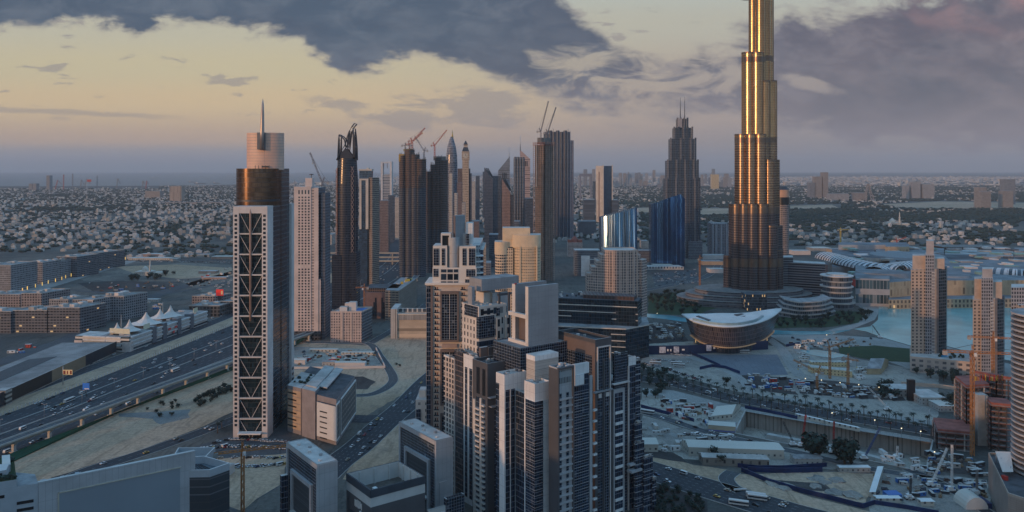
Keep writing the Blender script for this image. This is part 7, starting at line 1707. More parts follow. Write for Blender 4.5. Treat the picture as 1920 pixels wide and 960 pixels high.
# ---------------------------------------------------------------- trees
from mathutils import noise as MN
LEAF = [mat('leaf_dark', (.018, .034, .027), .85, var=.35, scale=.4), mat('leaf_mid', (.028, .046, .032), .85, var=.35, scale=.4), mat('leaf_palm', (.030, .042, .032), .8, var=.3, scale=.4)]
BARK = mat('bark', (.12, .09, .07), .9, var=.3, scale=1)
def crown_mb(r, h, n, seed, m, z0):
    rr = random.Random(seed); mb = MB(); cl = []
    for k in range(9):
        a = rr.uniform(0, 6.28); q = rr.uniform(.15, .62) * r; cl.append((q * math.cos(a), q * math.sin(a), z0 + rr.uniform(.25, .8) * h, r * rr.uniform(.30, .5)))
    for c in cl[:6]: mb.blob(c[:3], c[3] * .72, m[0], 0, .35, .8, rr)
    for k in range(n):
        c = rr.choice(cl); v = Vector((rr.gauss(0, 1), rr.gauss(0, 1), rr.gauss(0, .8))).normalized() * c[3] * rr.uniform(.65, 1.15); p = Vector(c[:3]) + v
        s = r * rr.uniform(.09, .17); a = Vector((rr.uniform(-1, 1), rr.uniform(-1, 1), rr.uniform(-.5, .5))).normalized() * s; b = v.cross(a).normalized() * s
        mb.face([p - a - b * .5, p + a - b * .4, p + a * .6 + b, p - a * .6 + b * .8], m[rr.randrange(len(m))], [(0, 0)] * 4)
    return mb
def tree_proto(name, label, r, h, th, n, seed, m):
    t = thing(name, label, 'tree', (0, 0, 0)); b = MB(); b.tube([(0, 0, 0), (.1, 0, th * .6), (0, .1, th + h * .3)], [r * .09, r * .07, r * .045], BARK, 7)
    for k in range(4): a = k * 1.6 + seed; b.tube([(0, 0, th * .8), (r * .4 * math.cos(a), r * .4 * math.sin(a), th + h * .4)], [r * .045, r * .02], BARK, 5)
    part('trunk', b, t); part('crown', crown_mb(r, h, n, seed, m, th * .75), t); return t
def palm_proto(seed):
    rr = random.Random(seed); t = thing('palm_tree', 'date palm', 'palm tree', (0, 0, 0)); b = MB(); b.tube([(0, 0, 0), (.15, 0, 3), (.1, .1, 7.5)], [.34, .26, .24], BARK, 7); part('trunk', b, t)
    m = MB()
    for k in range(26):
        a = rr.uniform(0, 6.28); up = rr.uniform(-.1, 1.1); L = rr.uniform(2.4, 3.4); pr = Vector((.1, .1, 7.4)); w0 = .1
        for s in range(1, 5):
            f = s / 4; q = Vector((.1 + math.cos(a) * L * f, .1 + math.sin(a) * L * f, 7.4 + up * L * f * .8 - 2.0 * f * f)); sd = Vector((-math.sin(a), math.cos(a), 0)); w = .42 * math.sin(math.pi * min(.96, f * .9 + .1))
            m.face([pr - sd * w0, q - sd * w, q + sd * w, pr + sd * w0], LEAF[2 if k % 3 else 0], [(0, 0)] * 4); pr, w0 = q, w
    part('crown', m, t); return t
PROTO = {}
def plant(kind, lab, group, spots, smin=.8, smax=1.25):
    """spots: list of ground points; the first copy uses the prototype's meshes too"""
    if kind not in PROTO:
        PROTO[kind] = [palm_proto(s) for s in (1, 2)] if kind == 'palm' else [tree_proto('tree' if kind != 'bush' else 'bush', 'tree', *dict(tree=(4.2, 5.5, 2.2), big=(7.5, 9, 3.0), bush=(2.2, 2.2, .4))[kind], dict(tree=170, big=700, bush=110)[kind], s, LEAF[:2]) for s in (3, 4, 5)]
    for p in spots:
        src = R.choice(PROTO[kind]); k = R.uniform(smin, smax); o = dup(src, (p[0], p[1], 0.02), R.uniform(0, 6.28), (k, k, k * R.uniform(.9, 1.12)), lab, group)
        if kind == 'bush': o['category'] = 'bush'
def in_poly(p, poly):
    c = False; j = len(poly) - 1
    for i in range(len(poly)):
        if (poly[i][1] > p[1]) != (poly[j][1] > p[1]) and p[0] < (poly[j][0] - poly[i][0]) * (p[1] - poly[i][1]) / (poly[j][1] - poly[i][1]) + poly[i][0]: c = not c
        j = i
    return c
def scatter(px, n, sep_=5.0):
    poly = [G(*p) for p in px]; xs = [p[0] for p in poly]; ys = [p[1] for p in poly]; out = []; tries = 0
    while len(out) < n and tries < n * 60:
        tries += 1; p = (R.uniform(min(xs), max(xs)), R.uniform(min(ys), max(ys)))
        if in_poly(p, poly) and all((p[0] - q[0]) ** 2 + (p[1] - q[1]) ** 2 > sep_ ** 2 for q in out[-60:]): out.append(p)
    return out
def along(px, step, off=0.0, jit=.8, ground=True):
    P = smooth_line([G(*p) for p in px] if ground else px); P = offset_line(P, off) if off else P; out = []; acc = 0.0; nxt = step / 2
    for a, b in zip(P, P[1:]):
        L = math.dist(a, b)
        while acc + L > nxt: f = (nxt - acc) / L; out.append((a[0] + (b[0] - a[0]) * f + R.uniform(-jit, jit), a[1] + (b[1] - a[1]) * f + R.uniform(-jit, jit), math.atan2(b[1] - a[1], b[0] - a[0]))); nxt += step
        acc += L
    return out
plant('tree', 'dark green tree in the wooded park left of the tallest tower foot', 'park trees left of the tallest tower', scatter([(1218, 556), (1262, 549), (1320, 556), (1348, 575), (1300, 590), (1218, 586)], 75, 6), .8, 1.3)
plant('tree', 'green tree in the waterside garden between crescent building and lake', 'garden trees by the lake', scatter([(1440, 600), (1560, 588), (1640, 588), (1628, 604), (1550, 615), (1440, 617)], 55, 6), .7, 1.1)
plant('tree', 'tree on the planted plots left of the boulevard palms', 'trees beside the right hand boulevard', scatter([(1205, 690), (1262, 706), (1262, 726), (1205, 722)], 9, 9) + scatter([(1205, 745), (1250, 720), (1258, 735), (1230, 750)], 6, 6), .9, 1.3)
plant('tree', 'dark tree behind the flat roofed pavilions by the right hand boulevard', 'trees by the flat roofed pavilions', scatter([(1640, 730), (1668, 722), (1690, 752), (1660, 758)], 9, 6) + scatter([(1760, 752), (1800, 748), (1800, 782), (1765, 780)], 10, 6) + scatter([(1715, 690), (1830, 715), (1830, 730), (1715, 705)], 12, 6), .9, 1.4)
plant('bush', 'scrubby dark bush in the row on the sand left of the braced tower', 'bushes on the sand field', scatter([(362, 756), (385, 740), (432, 722), (435, 735), (400, 752), (368, 766)], 26, 3.2), 1.0, 1.9)
plant('bush', 'dark shrub on the planted verge beside the expressway', 'shrubs on the planted verge', scatter([(1230, 908), (1300, 928), (1328, 942), (1328, 968), (1230, 968)], 42, 3.2), .9, 1.5)
plant('bush', 'low grey green bush on the open sand by the side road', 'scattered bushes on the sand', scatter([(265, 765), (300, 748), (330, 738), (340, 775), (300, 783)], 9, 5) + [G(743, 684), G(750, 687), G(322, 779)], .8, 1.4)
plant('tree', 'tree around the small white mosque', 'trees around the small mosque', scatter([(243, 523), (300, 520), (318, 512), (332, 508), (332, 514), (290, 526), (245, 527)], 16, 7), 1.0, 1.7)
plant('big', 'big round dark tree beside the pit, right of the long white shed', 'pair of big trees by the pit', [G(1524, 862)], 1.55, 1.6)
plant('big', 'big spreading dark tree at the corner of the sand site', 'pair of big trees by the pit', [G(1584, 872)], 1.4, 1.45)
plant('tree', 'small round tree in the middle of the works yard beside the plaza', 'round trees in the yards', [G(1362, 722), G(1338, 858), G(1352, 872)], .9, 1.2)
BLV = [(1180, 705), (1205, 710), (1272, 721), (1369, 746), (1424, 756), (1560, 779), (1752, 810)]
for off, lab in ((13, 'palm on the far pavement of the right hand boulevard'), (0, 'palm in the middle row of the right hand boulevard'), (-13, 'palm on the near pavement of the right hand boulevard above the pit')):
    plant('palm', lab, 'boulevard palms, ' + ('far row' if off > 0 else 'near row' if off < 0 else 'middle row'), [p[:2] for p in along(BLV, 9.5, off)], .85, 1.2)
plant('palm', 'lone palm beside the small roundabout near the braced tower', 'palms near the braced tower', [G(408, 812), G(416, 803)], .9, 1.0)
for o in [o for l in PROTO.values() for o in l]:
    for c in list(o.children): bpy.data.objects.remove(c)
    bpy.data.objects.remove(o)

# ---------------------------------------------------------------- villa quarters
VW = [facade('villa_wall_%d' % i, c, (.07, .07, .08), 3.2, 3.4, .4, .45, .3, blinds=.1) for i, c in enumerate(((.72, .69, .64), (.62, .57, .50), (.68, .66, .64), (.54, .45, .36), (.44, .42, .40)))]
VR = [mat('villa_roof_%d' % i, c, .85, var=.15) for i, c in enumerate(((.62, .60, .56), (.50, .48, .45), (.38, .36, .34), (.40, .24, .19)))]
def villa_mb(mb, c, w, d, h, rot, i, j, up=True):
    p = rect(c[0], c[1], w, d, rot); mb.prism(p, 0, h, VW[i], VR[j], bottom=False)
    if up: q = rect(c[0] + w * .1, c[1] - d * .05, w * .5, d * .5, rot); mb.prism(q, h, h + 3.2, VW[i], VR[j], bottom=False)
    return mb
PV = []
for i in range(10):
    mb = MB(); w, d = 13 + i % 4 * 3, 12 + i % 3 * 3; villa_mb(mb, (0, 0), w, d, 7.4, 0, i % 5, (i * 2) % 4); rim(mb, rect(0, 0, w, d), 7.4, .9, .4, VW[i % 5]); mb.prism(rect(0, -d / 2 - 1.4, 5, 2.8), 0, 3.6, VW[i % 5], VR[0]); PV.append(mb.mesh('villa'))
def hw_x(Y):
    for (xa, ya), (xb, yb), (xc, yc), (xd, yd) in zip(HW_L, HW_L[1:], HW_R, HW_R[1:]):
        if ya <= Y <= yb: f = (Y - ya) / (yb - ya); return xa + (xb - xa) * f - 30, xc + (xd - xc) * f + 30
    return (1, 0)
FLAT = [[G(*p) for p in q] for q in ([(1640, 382), (1760, 376), (1960, 379), (1960, 393), (1800, 393), (1680, 391)], [(1480, 384), (1580, 382), (1580, 393), (1480, 394)], [(1195, 389), (1225, 388), (1225, 399), (1195, 399)], [(1312, 390), (1366, 390), (1366, 403), (1312, 403)])]
def town_ok(x, Y):
    px = 960 + x / Y * F; py = H0 + H * F / Y
    a, b = hw_x(Y)
    if a < x < b: return 0
    if px < 200 and py > 474: return 0
    if 200 <= px < 560 and py > 486: return 0
    if 560 <= px < 1320 and (py > 455 or (560 < px < 1240 and Y < 1700)): return 0
    if px >= 1320 and py > 462: return 0
    if 1600 < px < 1930 and 1700 < Y < 2000: return 0
    if Y > 8300 and px < 300: return 0
    if any(in_poly((x, Y), f) for f in FLAT): return 0
    return 1
def px_(x, Y): return 960 + x / Y * F
def build_town():
    rr = random.Random(21); V = []; T = []
    cs, sn = math.cos(math.radians(15)), math.sin(math.radians(15)); seen = set()
    for k in range(95000):
        Y = math.sqrt(rr.uniform(1350 ** 2, 9500 ** 2)); px = rr.uniform(-60, 1980); x = X(px, Y)
        gu, gv = round((x * cs + Y * sn) / 18), round((-x * sn + Y * cs) / 16)
        if (gu, gv) in seen or gv % 4 == 0 or gu % 11 == 0: continue
        seen.add((gu, gv)); uu, vv = gu * 18 + rr.gauss(0, 2), gv * 16 + rr.gauss(0, 1.6); x, Y = uu * cs - vv * sn, uu * sn + vv * cs; px = 960 + x / Y * F
        if not town_ok(x, Y): continue
        n = MN.noise(Vector((x * .0016, Y * .0016, 0))) + .6 * MN.noise(Vector((x * .006, Y * .006, 5))); side = .40 if px > 1200 else .05
        if px > 1200 and 2700 < Y < 4400: side += .22
        q = rr.random()
        if n > .55 - side * 1.2: 
            if q < .95: T.append((x, Y))
        elif n > -.5:
            if q < .50 - side * .4: V.append((x, Y))
            elif q < .97: T.append((x, Y))
        elif q < .30: V.append((x, Y))
    # nearest 300 villas are things of their own
    V.sort(key=lambda p: p[1]); near, far = V[:300], V[300:]
    tone = ['white', 'sand coloured', 'pale grey', 'tan', 'grey']
    for x, Y in near:
        i = rr.randrange(10); o = bpy.data.objects.new('villa', PV[i]); COL.objects.link(o); o.location = (x, Y, 0); px = 960 + x / Y * F
        o.rotation_euler = (0, 0, math.radians(15 + 90 * rr.randrange(4) + rr.gauss(0, 4))); o.scale = (.72, .72, rr.uniform(.75, 1.05))
        where = 'quarter left of the braced tower' if px < 440 else 'gap between the high towers' if px < 1250 else 'leafy quarter beyond the shopping centre'
        tag(o, '%s flat roofed villa with upper room in the %s' % (tone[i % 5], where), 'house', 'villas of the ' + where)
    mb = MB()
    for x, Y in far:
        w, d = rr.uniform(8, 15), rr.uniform(8, 13)
        if rr.random() < .05: w *= 2.2
        villa_mb(mb, (x, Y), w, d, rr.uniform(5.5, 10) * (2.2 if rr.random() < .04 else 1), 15 + 90 * rr.randrange(2) + rr.gauss(0, 6), rr.randrange(5), rr.randrange(3) if rr.random() < .9 else 3, rr.random() < .35)
    solo('villa_quarter', mb, 'dense far spread of low pale villas reaching to the horizon', 'villas', kind='stuff')
    far2 = MB(); mb = MB()
    for x, Y in T:
        for q in range((5 if px_(x, Y) > 1200 else 3) if Y < 3600 else 2):
            r = rr.uniform(3.5, 7) * (1 if Y < 4000 else 1.5); mb.blob((x + rr.uniform(-7, 7), Y + rr.uniform(-7, 7), r * .55), r, LEAF[rr.randrange(2)], 0, .35, .7, rr)
    for k in range(5200):
        Y = math.sqrt(rr.uniform(9400 ** 2, 20000 ** 2)); px = rr.uniform(540, 1980)
        if Y > 12000 and px < 640: continue
        w = rr.uniform(18, 70); villa_mb(far2, (X(px, Y), Y), w, rr.uniform(15, 50), rr.uniform(6, 16) * (3 if rr.random() < .06 else 1), rr.uniform(0, 40), rr.randrange(5), rr.randrange(3), False)
    solo('far_suburb', far2, 'hazy low buildings at the limit of sight', 'buildings', kind='stuff')
    # dark belts of trees
    for a, c, y0, y1, n in ((1480, 1700, 393, 405, 420), (1680, 1960, 393, 418, 900), (1560, 1960, 366, 377, 420), (225, 345, 427, 438, 130), (90, 180, 402, 410, 120), (0, 200, 364, 371, 140), (1090, 1250, 372, 384, 260), (1320, 1380, 378, 388, 90), (1150, 1250, 405, 440, 130), (1310, 1370, 404, 415, 80)):
        for k in range(n):
            Y = YG(rr.uniform(y0, y1)); r = rr.uniform(4, 8) * (1 if Y < 4000 else 1.5); mb.blob((X(rr.uniform(a, c), Y), Y, r * .5), r, LEAF[rr.randrange(2)], 0, .35, .7, rr)
    solo('tree_cover', mb, 'dark trees filling the gaps between the far villas', 'trees', kind='stuff')
build_town()

# ---------------------------------------------------------------- vehicles
def car_mesh(name, col, L=4.6, W=1.85, h=1.45, kind='car'):
    m = MB(); p = mat('car_' + name, col, .3, .2, var=.02, spec=.6); tyre = BLACK
    if kind == 'car':
        pr = [(-L / 2, .35), (L / 2, .35), (L / 2, .75), (L * .22, .92), (-L * .42, .95), (-L / 2, .8)]
        gh = [(L * .22, .92), (L * .06, h), (-L * .30, h), (-L * .42, .95)]
    elif kind == 'van': pr = [(-L / 2, .4), (L / 2, .4), (L / 2, 1.2), (L * .40, h), (-L / 2, h)]; gh = [(L * .46, 1.25), (L * .40, h * .97), (-L * .4, h * .97), (-L * .4, 1.3)]
    else: pr = [(-L / 2, .5), (L / 2, .5), (L / 2, h), (-L / 2, h)]; gh = [(L * .5, 1.5), (L * .5, h * .8), (-L * .46, h * .8), (-L * .46, 1.5)]
    def ext(q, w, mt, top=None):
        n = len(q)
        for i in range(n):
            j = (i + 1) % n; mm = top if top and i == 1 else mt; m.face([(q[i][0], -w, q[i][1]), (q[i][0], w, q[i][1]), (q[j][0], w, q[j][1]), (q[j][0], -w, q[j][1])], mm)
        m.face([(a, -w, b) for a, b in q], mt); m.face([(a, w, b) for a, b in q[::-1]], mt)
    ext(pr, W / 2, p)
    if kind == 'car': ext(gh, W / 2 - .12, GLASSM, p)
    else: ext(gh, W / 2 + .02, GLASSM)
    for x in (-L * .31, L * .31):
        for s in (-1, 1): m.prism(rect(x, s * (W / 2 - .08), .62, .2), .02, .62, tyre)
    return m.mesh(name)
CARS = [('white', car_mesh('white_car', (.72, .72, .71)), 7), ('silver', car_mesh('silver_car', (.42, .43, .45)), 3), ('white', car_mesh('white_suv', (.70, .70, .69), 4.9, 1.95, 1.8), 4), ('dark', car_mesh('dark_car', (.03, .035, .04)), 4), ('dark blue', car_mesh('blue_car', (.03, .06, .14)), 1),
        ('red', car_mesh('red_car', (.32, .03, .03)), 1), ('beige', car_mesh('beige_car', (.45, .38, .30)), 2), ('white', car_mesh('white_van', (.72, .72, .70), 5.4, 2.0, 2.3, 'van'), 2)]
TAXI = ('yellow', car_mesh('taxi_car', (.55, .36, .10)), 1); BUSM = car_mesh('white_bus', (.68, .67, .64), 12, 2.6, 3.2, 'bus'); ORB = car_mesh('orange_car', (.55, .20, .05))
WGT = [c for c in CARS for _ in range(c[2])] + [TAXI]
CARQ = []
def put_car(x, y, a, lab, group, z=.18, me=None, name='car', cat='car', fmt=True):
    if me is None: CARQ.append((x, y, a, lab, group, z)); return
    place_car(x, y, a, lab, group, z, me, name, cat, fmt)
def place_car(x, y, a, lab, group, z=.18, me=None, name='car', cat='car', fmt=True):
    c = random.Random(int(x * 97 + y * 31)).choice(WGT) if me is None else ('', me); o = bpy.data.objects.new(name, c[1]); COL.objects.link(o); o.location = (x, y, z); o.rotation_euler = (0, 0, a); tag(o, (lab % c[0]) if fmt else lab, cat, group)
def traffic():
    L, Rr = smooth_line(HW_L, 5), smooth_line(HW_R, 5); rr = random.Random(5); used = []; n = 0
    while n < 225:
        f = (rr.randrange(15) + .5) / 15; k = rr.uniform(3.2, 31)
        if any(abs(f - g) < .02 and abs(k - j) < .18 for g, j in used): continue
        used.append((f, k)); i = int(k); q = k - i; P = lambda i_: (L[i_][0] + (Rr[i_][0] - L[i_][0]) * f, L[i_][1] + (Rr[i_][1] - L[i_][1]) * f); a, b = P(i), P(i + 1)
        x, y = a[0] + (b[0] - a[0]) * q, a[1] + (b[1] - a[1]) * q; an = math.atan2(b[1] - a[1], b[0] - a[0]) + (math.pi if f > .5 else 0)
        lane = 'far carriageway lanes of the main highway' if f < .5 else 'near carriageway lanes of the main highway by the viaduct'
        put_car(x, y, an, '%s car driving in the ' + lane, 'cars on the main highway'); n += 1
    for f, k, lab in ((.03, 9.2, 'long bus at the far edge of the main highway by the billboard'), (.60, 16.0, 'white bus on the near lanes of the main highway'), (.30, 12.5, 'white bus in the middle lanes of the main highway')):
        i = int(k); q = k - i; P = lambda i_: (L[i_][0] + (Rr[i_][0] - L[i_][0]) * f, L[i_][1] + (Rr[i_][1] - L[i_][1]) * f); a, b = P(i), P(i + 1); put_car(a[0] + (b[0] - a[0]) * q, a[1] + (b[1] - a[1]) * q, math.atan2(b[1] - a[1], b[0] - a[0]), lab, None, .18, BUSM, 'bus', 'bus', False)
    for px, step, offs, lab, g, prob in (
        ([(0, 747), (120, 703), (217, 662), (300, 640), (435, 582)], 15, (3, -3), '%s car on the service road beside the mall', 'cars on the service road', .6),
        ([(632, 868), (672, 838), (718, 796), (760, 760), (806, 712)], 13, (9, 5, -5, -9), '%s car on the diagonal avenue behind the portal building', 'cars on the diagonal avenue', .38),
        ([(158, 885), (257, 853), (373, 812), (440, 786)], 30, (3, -3), '%s car on the side road across the sand field', 'cars on the side road', .7),
        (BLV, 14, (7, 3, -4, -8), '%s car on the palm lined boulevard', 'cars on the boulevard', .3),
        ([(1225, 884), (1300, 908), (1400, 938), (1520, 972)], 12, (10, 5, -4, -9), '%s car on the expressway at the bottom right', 'cars on the expressway', .34),
        ([(1203, 772), (1265, 791), (1327, 811), (1405, 829)], 16, (2, -2), '%s car on the site road left of the pit', 'cars on the site road', .5)):
        for of in offs:
            for x, y, a in along(px, step, of, .4):
                if R.random() < prob: put_car(x, y, a + (math.pi if of > 0 else 0), lab, g, .3)
    # car parks: rows
    for pts, n, lab, g, a0 in (
        ([(378, 842), (440, 838), (545, 842)], 26, '%s car parked in the row on asphalt before the braced tower', 'cars parked before the braced tower', .9), ([(400, 832), (440, 826), (540, 830)], 16, '%s car parked nearest the foot of the braced tower', 'cars parked before the braced tower', .2),
        ([(385, 862), (450, 858), (540, 860)], 12, '%s car parked on the dusty plot, upper row', 'cars parked on the dusty plot', .7), ([(425, 878), (480, 876), (535, 872)], 11, '%s car parked on the dusty plot, lower row', 'cars parked on the dusty plot', .8),
        ([(1210, 660), (1300, 668)], 10, '%s vehicle parked before the long advertising hoarding', 'cars before the hoarding', .3), ([(1208, 682), (1250, 692), (1290, 706), (1320, 715)], 30, '%s car parked along the kerb above the boulevard', 'cars parked above the boulevard', .4),
        ([(1225, 676), (1290, 680)], 10, '%s car parked in the planted lot near the hoarding', 'cars in the planted lot', .5), ([(1283, 815), (1380, 822)], 13, '%s car parked on the pale yard above the long shed', 'cars above the long shed', .6), ([(1330, 825), (1410, 836)], 8, '%s car parked by the pit road above the long shed', 'cars above the long shed', .5)):
        for x, y, a in along(pts, 1, 0, 0)[::max(1, int(len(along(pts, 1, 0, 0)) / n))]:
            if R.random() < .85: put_car(x + R.uniform(-.5, .5), y + R.uniform(-1.2, 1.2), a0 + R.gauss(0, .08), lab, g, .2)
    for px, y, a, lab in ((1214, 776, -.5, 'white coach on the site road beside the blue hoarding'), (1417, 934, -.35, 'upper white coach of two on the expressway'), (1420, 938, -.35, 'lower white coach of two on the expressway'), (1385, 948, -.35, 'white coach at the bottom edge of the expressway'), (1268, 684, -.2, 'white coach parked in the planted lot, right one'), (1229, 684, -.2, 'white coach parked in the planted lot, left one'), (1273, 688, -.2, 'white coach parked in the planted lot, front one'), (1395, 662, 0, 'white coach parked before the boat shaped hall')):
        g = G(px, y); put_car(g[0], g[1], a, lab, None, .35, BUSM, 'bus', 'bus', False)
traffic()
for p in scatter([(1222, 512), (1305, 506), (1312, 530), (1228, 538)], 70, 4) + scatter([(250, 488), (436, 491), (436, 494), (250, 491)], 40, 5) + scatter([(330, 526), (436, 521), (436, 540), (380, 545)], 40, 5): CARQ.append((p[0], p[1], R.choice((.1, 1.6)), 'car', '', .4))
CARQ.sort(key=lambda c: c[1])
for c in CARQ[:296]: place_car(*c)
cmb = MB()
for x, y, a, lab, g, z in CARQ[296:]:
    col = R.choice((MATS['car_white_car'], MATS['car_white_car'], MATS['car_silver_car'], MATS['car_dark_car'])); cmb.prism(rect(x, y, 4.6, 1.85, math.degrees(a)), z + .2, z + .95, col); cmb.prism(rect(x, y, 2.4, 1.6, math.degrees(a)), z + .95, z + 1.45, GLASSM, col)
solo('distant_traffic', cmb, 'far cars on the roads, too small to tell apart', 'cars', kind='stuff')

# ---------------------------------------------------------------- street lights
def lamps():
    gl = mat('lamp_banner', (.75, .52, .18), .6, emit=((1, .62, .15), .55)); b = MB(); b.tube([(0, 0, 0), (0, 0, 9)], .18, DSTEEL); b.prism(rect(.0, 0, 1.3, .35), 2.5, 8.6, gl); me = b.mesh('street_lamp')
    for px, step in (([(32, 552), (110, 529), (195, 500), (240, 488)], 24), ([(10, 545), (95, 521), (188, 494), (225, 484)], 24)):
        for x, y, a in along(px, step, 0, 2): o = bpy.data.objects.new('street_lamp', me); COL.objects.link(o); o.location = (x, y, 0); tag(o, 'golden lit lamp standard in the street of grey blocks', 'street lamp', 'golden lamps of the grey block street')
    b = MB(); b.tube([(0, 0, 0), (0, 0, 12)], [.2, .1], STEEL, 6); b.bar((0, 0, 12), (2.4, 0, 12.6), .16, STEEL); b.bar((0, 0, 12), (-2.4, 0, 12.6), .16, STEEL); b.prism(rect(2.4, 0, .9, .35), 12.5, 12.7, PALE); b.prism(rect(-2.4, 0, .9, .35), 12.5, 12.7, PALE); me = b.mesh('street_lamp')
    mid = [((a[0] + c[0]) / 2, (a[1] + c[1]) / 2) for a, c in zip(HW_L[:8], HW_R[:8])]
    for x, y, a in along(mid, 42, 0, 0, False): o = bpy.data.objects.new('street_lamp', me); COL.objects.link(o); o.location = (x, y, .2); o.rotation_euler = (0, 0, a + 1.57); tag(o, 'grey twin armed lamp post on the highway median', 'street lamp', 'highway lamp posts')
    for x, y, a in along(BLV, 32, 15, 0): o = bpy.data.objects.new('street_lamp', me); COL.objects.link(o); o.location = (x, y, .2); o.rotation_euler = (0, 0, a + 1.57); tag(o, 'grey twin armed lamp post by the palm lined boulevard', 'street lamp', 'boulevard lamp posts')
    t = thing('roadside_fence', 'row of short pale posts along the far edge of the highway', 'fence', (-417, 780)); b = MB(); b.box(-.35, .35, -.2, .2, 0, 2.6, PALE); me = b.mesh('post')
    for x, y, a in along([(-440, 640), (-417, 782), (-396, 930), (-375, 1071)], 4.6, 0, 0, False)[:95]: o = bpy.data.objects.new('post', me); COL.objects.link(o); o.parent = t; o.location = (x - t.location.x, y - t.location.y, .1)
lamps()
# ---------------------------------------------------------------- building sites, sheds, hoardings
def hoarding(lab, px, h=2.6, m=BLUEHOARD, w=.5, name='hoarding'):
    b = MB(); wall_line(b, [G(*p) for p in px], h, w, m); tag(solo(name, b), lab, 'fence')
hoarding('blue hoarding on the upper side of the left site road', [(1202, 764), (1230, 772), (1258, 779)], 2.8)
hoarding('short blue hoarding further right along the left site road', [(1267, 779), (1301, 791)], 2.8)
hoarding('blue hoarding along the top edge of the pit', [(1397, 766), (1440, 774), (1495, 786)], 2.8)
hoarding('blue hoarding curving along the bottom right sand field', [(1390, 884), (1440, 905), (1500, 923), (1560, 938), (1618, 953), (1640, 946)], 3.0, BLUEHOARD, .6)
hoarding('blue hoarding before the brown shed, upper line', [(1383, 876), (1420, 880), (1470, 880), (1550, 875)], 2.8)
hoarding('blue hoarding before the brown shed, lower line', [(1402, 884), (1470, 887), (1542, 885)], 3.4)
hoarding('blue site fence beside the sloped plaza edge', [(1296, 664), (1320, 674), (1350, 688)], 3)
hoarding('bent blue site fence around the yard below the plaza', [(1312, 693), (1335, 688), (1360, 691), (1387, 701)], 3)
hoarding('blue fence at the foot of the bottom right sand site', [(1640, 946), (1700, 955), (1760, 966)], 2.8)
hoarding('short blue fence near the lake edge works', [(1474, 650), (1500, 646)], 3)
hoarding('white and red barrier at the end of the ramp', [(1376, 920), (1400, 919)], 1.2, WHITE, .6, 'barrier')
hoarding('pale wall around the left construction yard', [(546, 692), (640, 692), (722, 690), (705, 655)], 2.6, PALE, .5, 'yard_wall')
hoarding('orange site fence along the pale wall of the peach tower', [(1690, 722), (1760, 727), (1820, 735)], 3.5, mat('peach'), .6, 'garden_wall')
def ad_hoarding():
    t = thing('advertising_hoarding', 'long dark navy advertising hoarding with pale pictures before the boat shaped hall', 'hoarding', G(1330, 664)); nv = mat('navy_board', (.012, .028, .085), .5); pts = [(1206, 665), (1290, 664), (1340, 661), (1440, 655)]; P = [G(*p) for p in pts]; b = MB(); wall_line(b, P, 10, .8, nv); part('board', b, t)
    rr = random.Random(3); bl = mat('poster_pale', (.45, .48, .55), .6, var=.4, scale=.5); mv = mat('poster_mauve', (.20, .08, .10), .6, var=.4, scale=.4)
    for px, w, zl, zh, m in ((1242, 7, 2, 9, bl), (1252, 1.7, 4, 6.5, WHITE), (1257.5, 1.5, 4, 6.5, WHITE), (1268, 6, 2.5, 9.4, bl), (1281, 3, 5, 6.6, WHITE), (1329, 6, 3, 9.6, bl), (1339, 2.2, 5, 7, WHITE), (1346, 2.2, 5, 7, WHITE), (1364, 1.8, 4, 8, WHITE), (1377, 11, 2, 8.6, mv), (1371, 2, 2, 5, WHITE)):
        y = 665 - max(0, px - 1290) * .06; g = G(px, y); b = MB(); b.box(g[0] - w / 2, g[0] + w / 2, g[1] - .75, g[1] - .55, zl, zh, m); part('picture', b, t)
ad_hoarding()
def shed(lab, pxL, pxR, ybase, h, d, az=0, wallm=None, roofm=None, dY=0, name='site_shed', pitched=True, y2=None, z=0):
    Y = YG(ybase, z); Y2 = YG(y2, z) if y2 else Y + dY; p = front(pxL, pxR, Y, d, az, Y2); wallm = wallm or MATS['shed_wall']; roofm = roofm or ROOFL; c = [sum(q[k] for q in p) / 4 for k in (0, 1)]; t = thing(name, lab, 'shed', (*c, z)); b = MB(); b.prism(p, z, z + h, wallm, roofm); part('wall', b, t)
    b = MB(); a, c_ = [((p[i][0] + p[(i + 3) % 4][0]) / 2, (p[i][1] + p[(i + 3) % 4][1]) / 2) for i in (0,)][0], ((p[1][0] + p[2][0]) / 2, (p[1][1] + p[2][1]) / 2); r = h + (d * .14 if pitched else .3); q = inset(p, -.7)
    for e0, e1, s0, s1 in ((q[0], q[1], a, c_), (q[2], q[3], c_, a)): b.face([(*e0, z + h + .03), (*e1, z + h + .03), (*s1, z + r), (*s0, z + r)], roofm)
    b.face([(*q[1], z + h), (*q[2], z + h), (*c_, z + r)], wallm); b.face([(*q[3], z + h), (*q[0], z + h), (*a, z + r)], wallm); part('roof', b, t)
facade('shed_wall', (.52, .49, .42), (.06, .06, .065), 4.2, 5, .34, .3, .5, blinds=.1); facade('cabin_cream', (.66, .52, .30), (.10, .09, .08), 3.4, 3.0, .3, .42, .5, blinds=.1); facade('cabin_grey', (.40, .40, .38), (.10, .10, .11), 3.6, 3.2, .35, .4, .5)
WR = mat('shed_white_roof', (.60, .57, .50), .7, var=.06, scale=.05)
shed('long white roofed site shed with windows on the pale yard', 1292, 1470, 855, 6.5, 17, -6, None, WR, 0, y2=861)
shed('long low brown shed below the white roofed one', 1318, 1442, 872, 5.5, 10, -4, facade('brown_shed', (.24, .22, .19), (.05, .05, .05), 6, 6, .25, .4, .6), CONC, y2=877)
shed('small grey roofed shed beside the big round tree', 1490, 1542, 872, 4.5, 9, 0, MATS['cabin_grey'], ROOF)
shed('pale shed at the left end of the pale yard', 1203, 1234, 848, 6, 14, 0, None, WR)
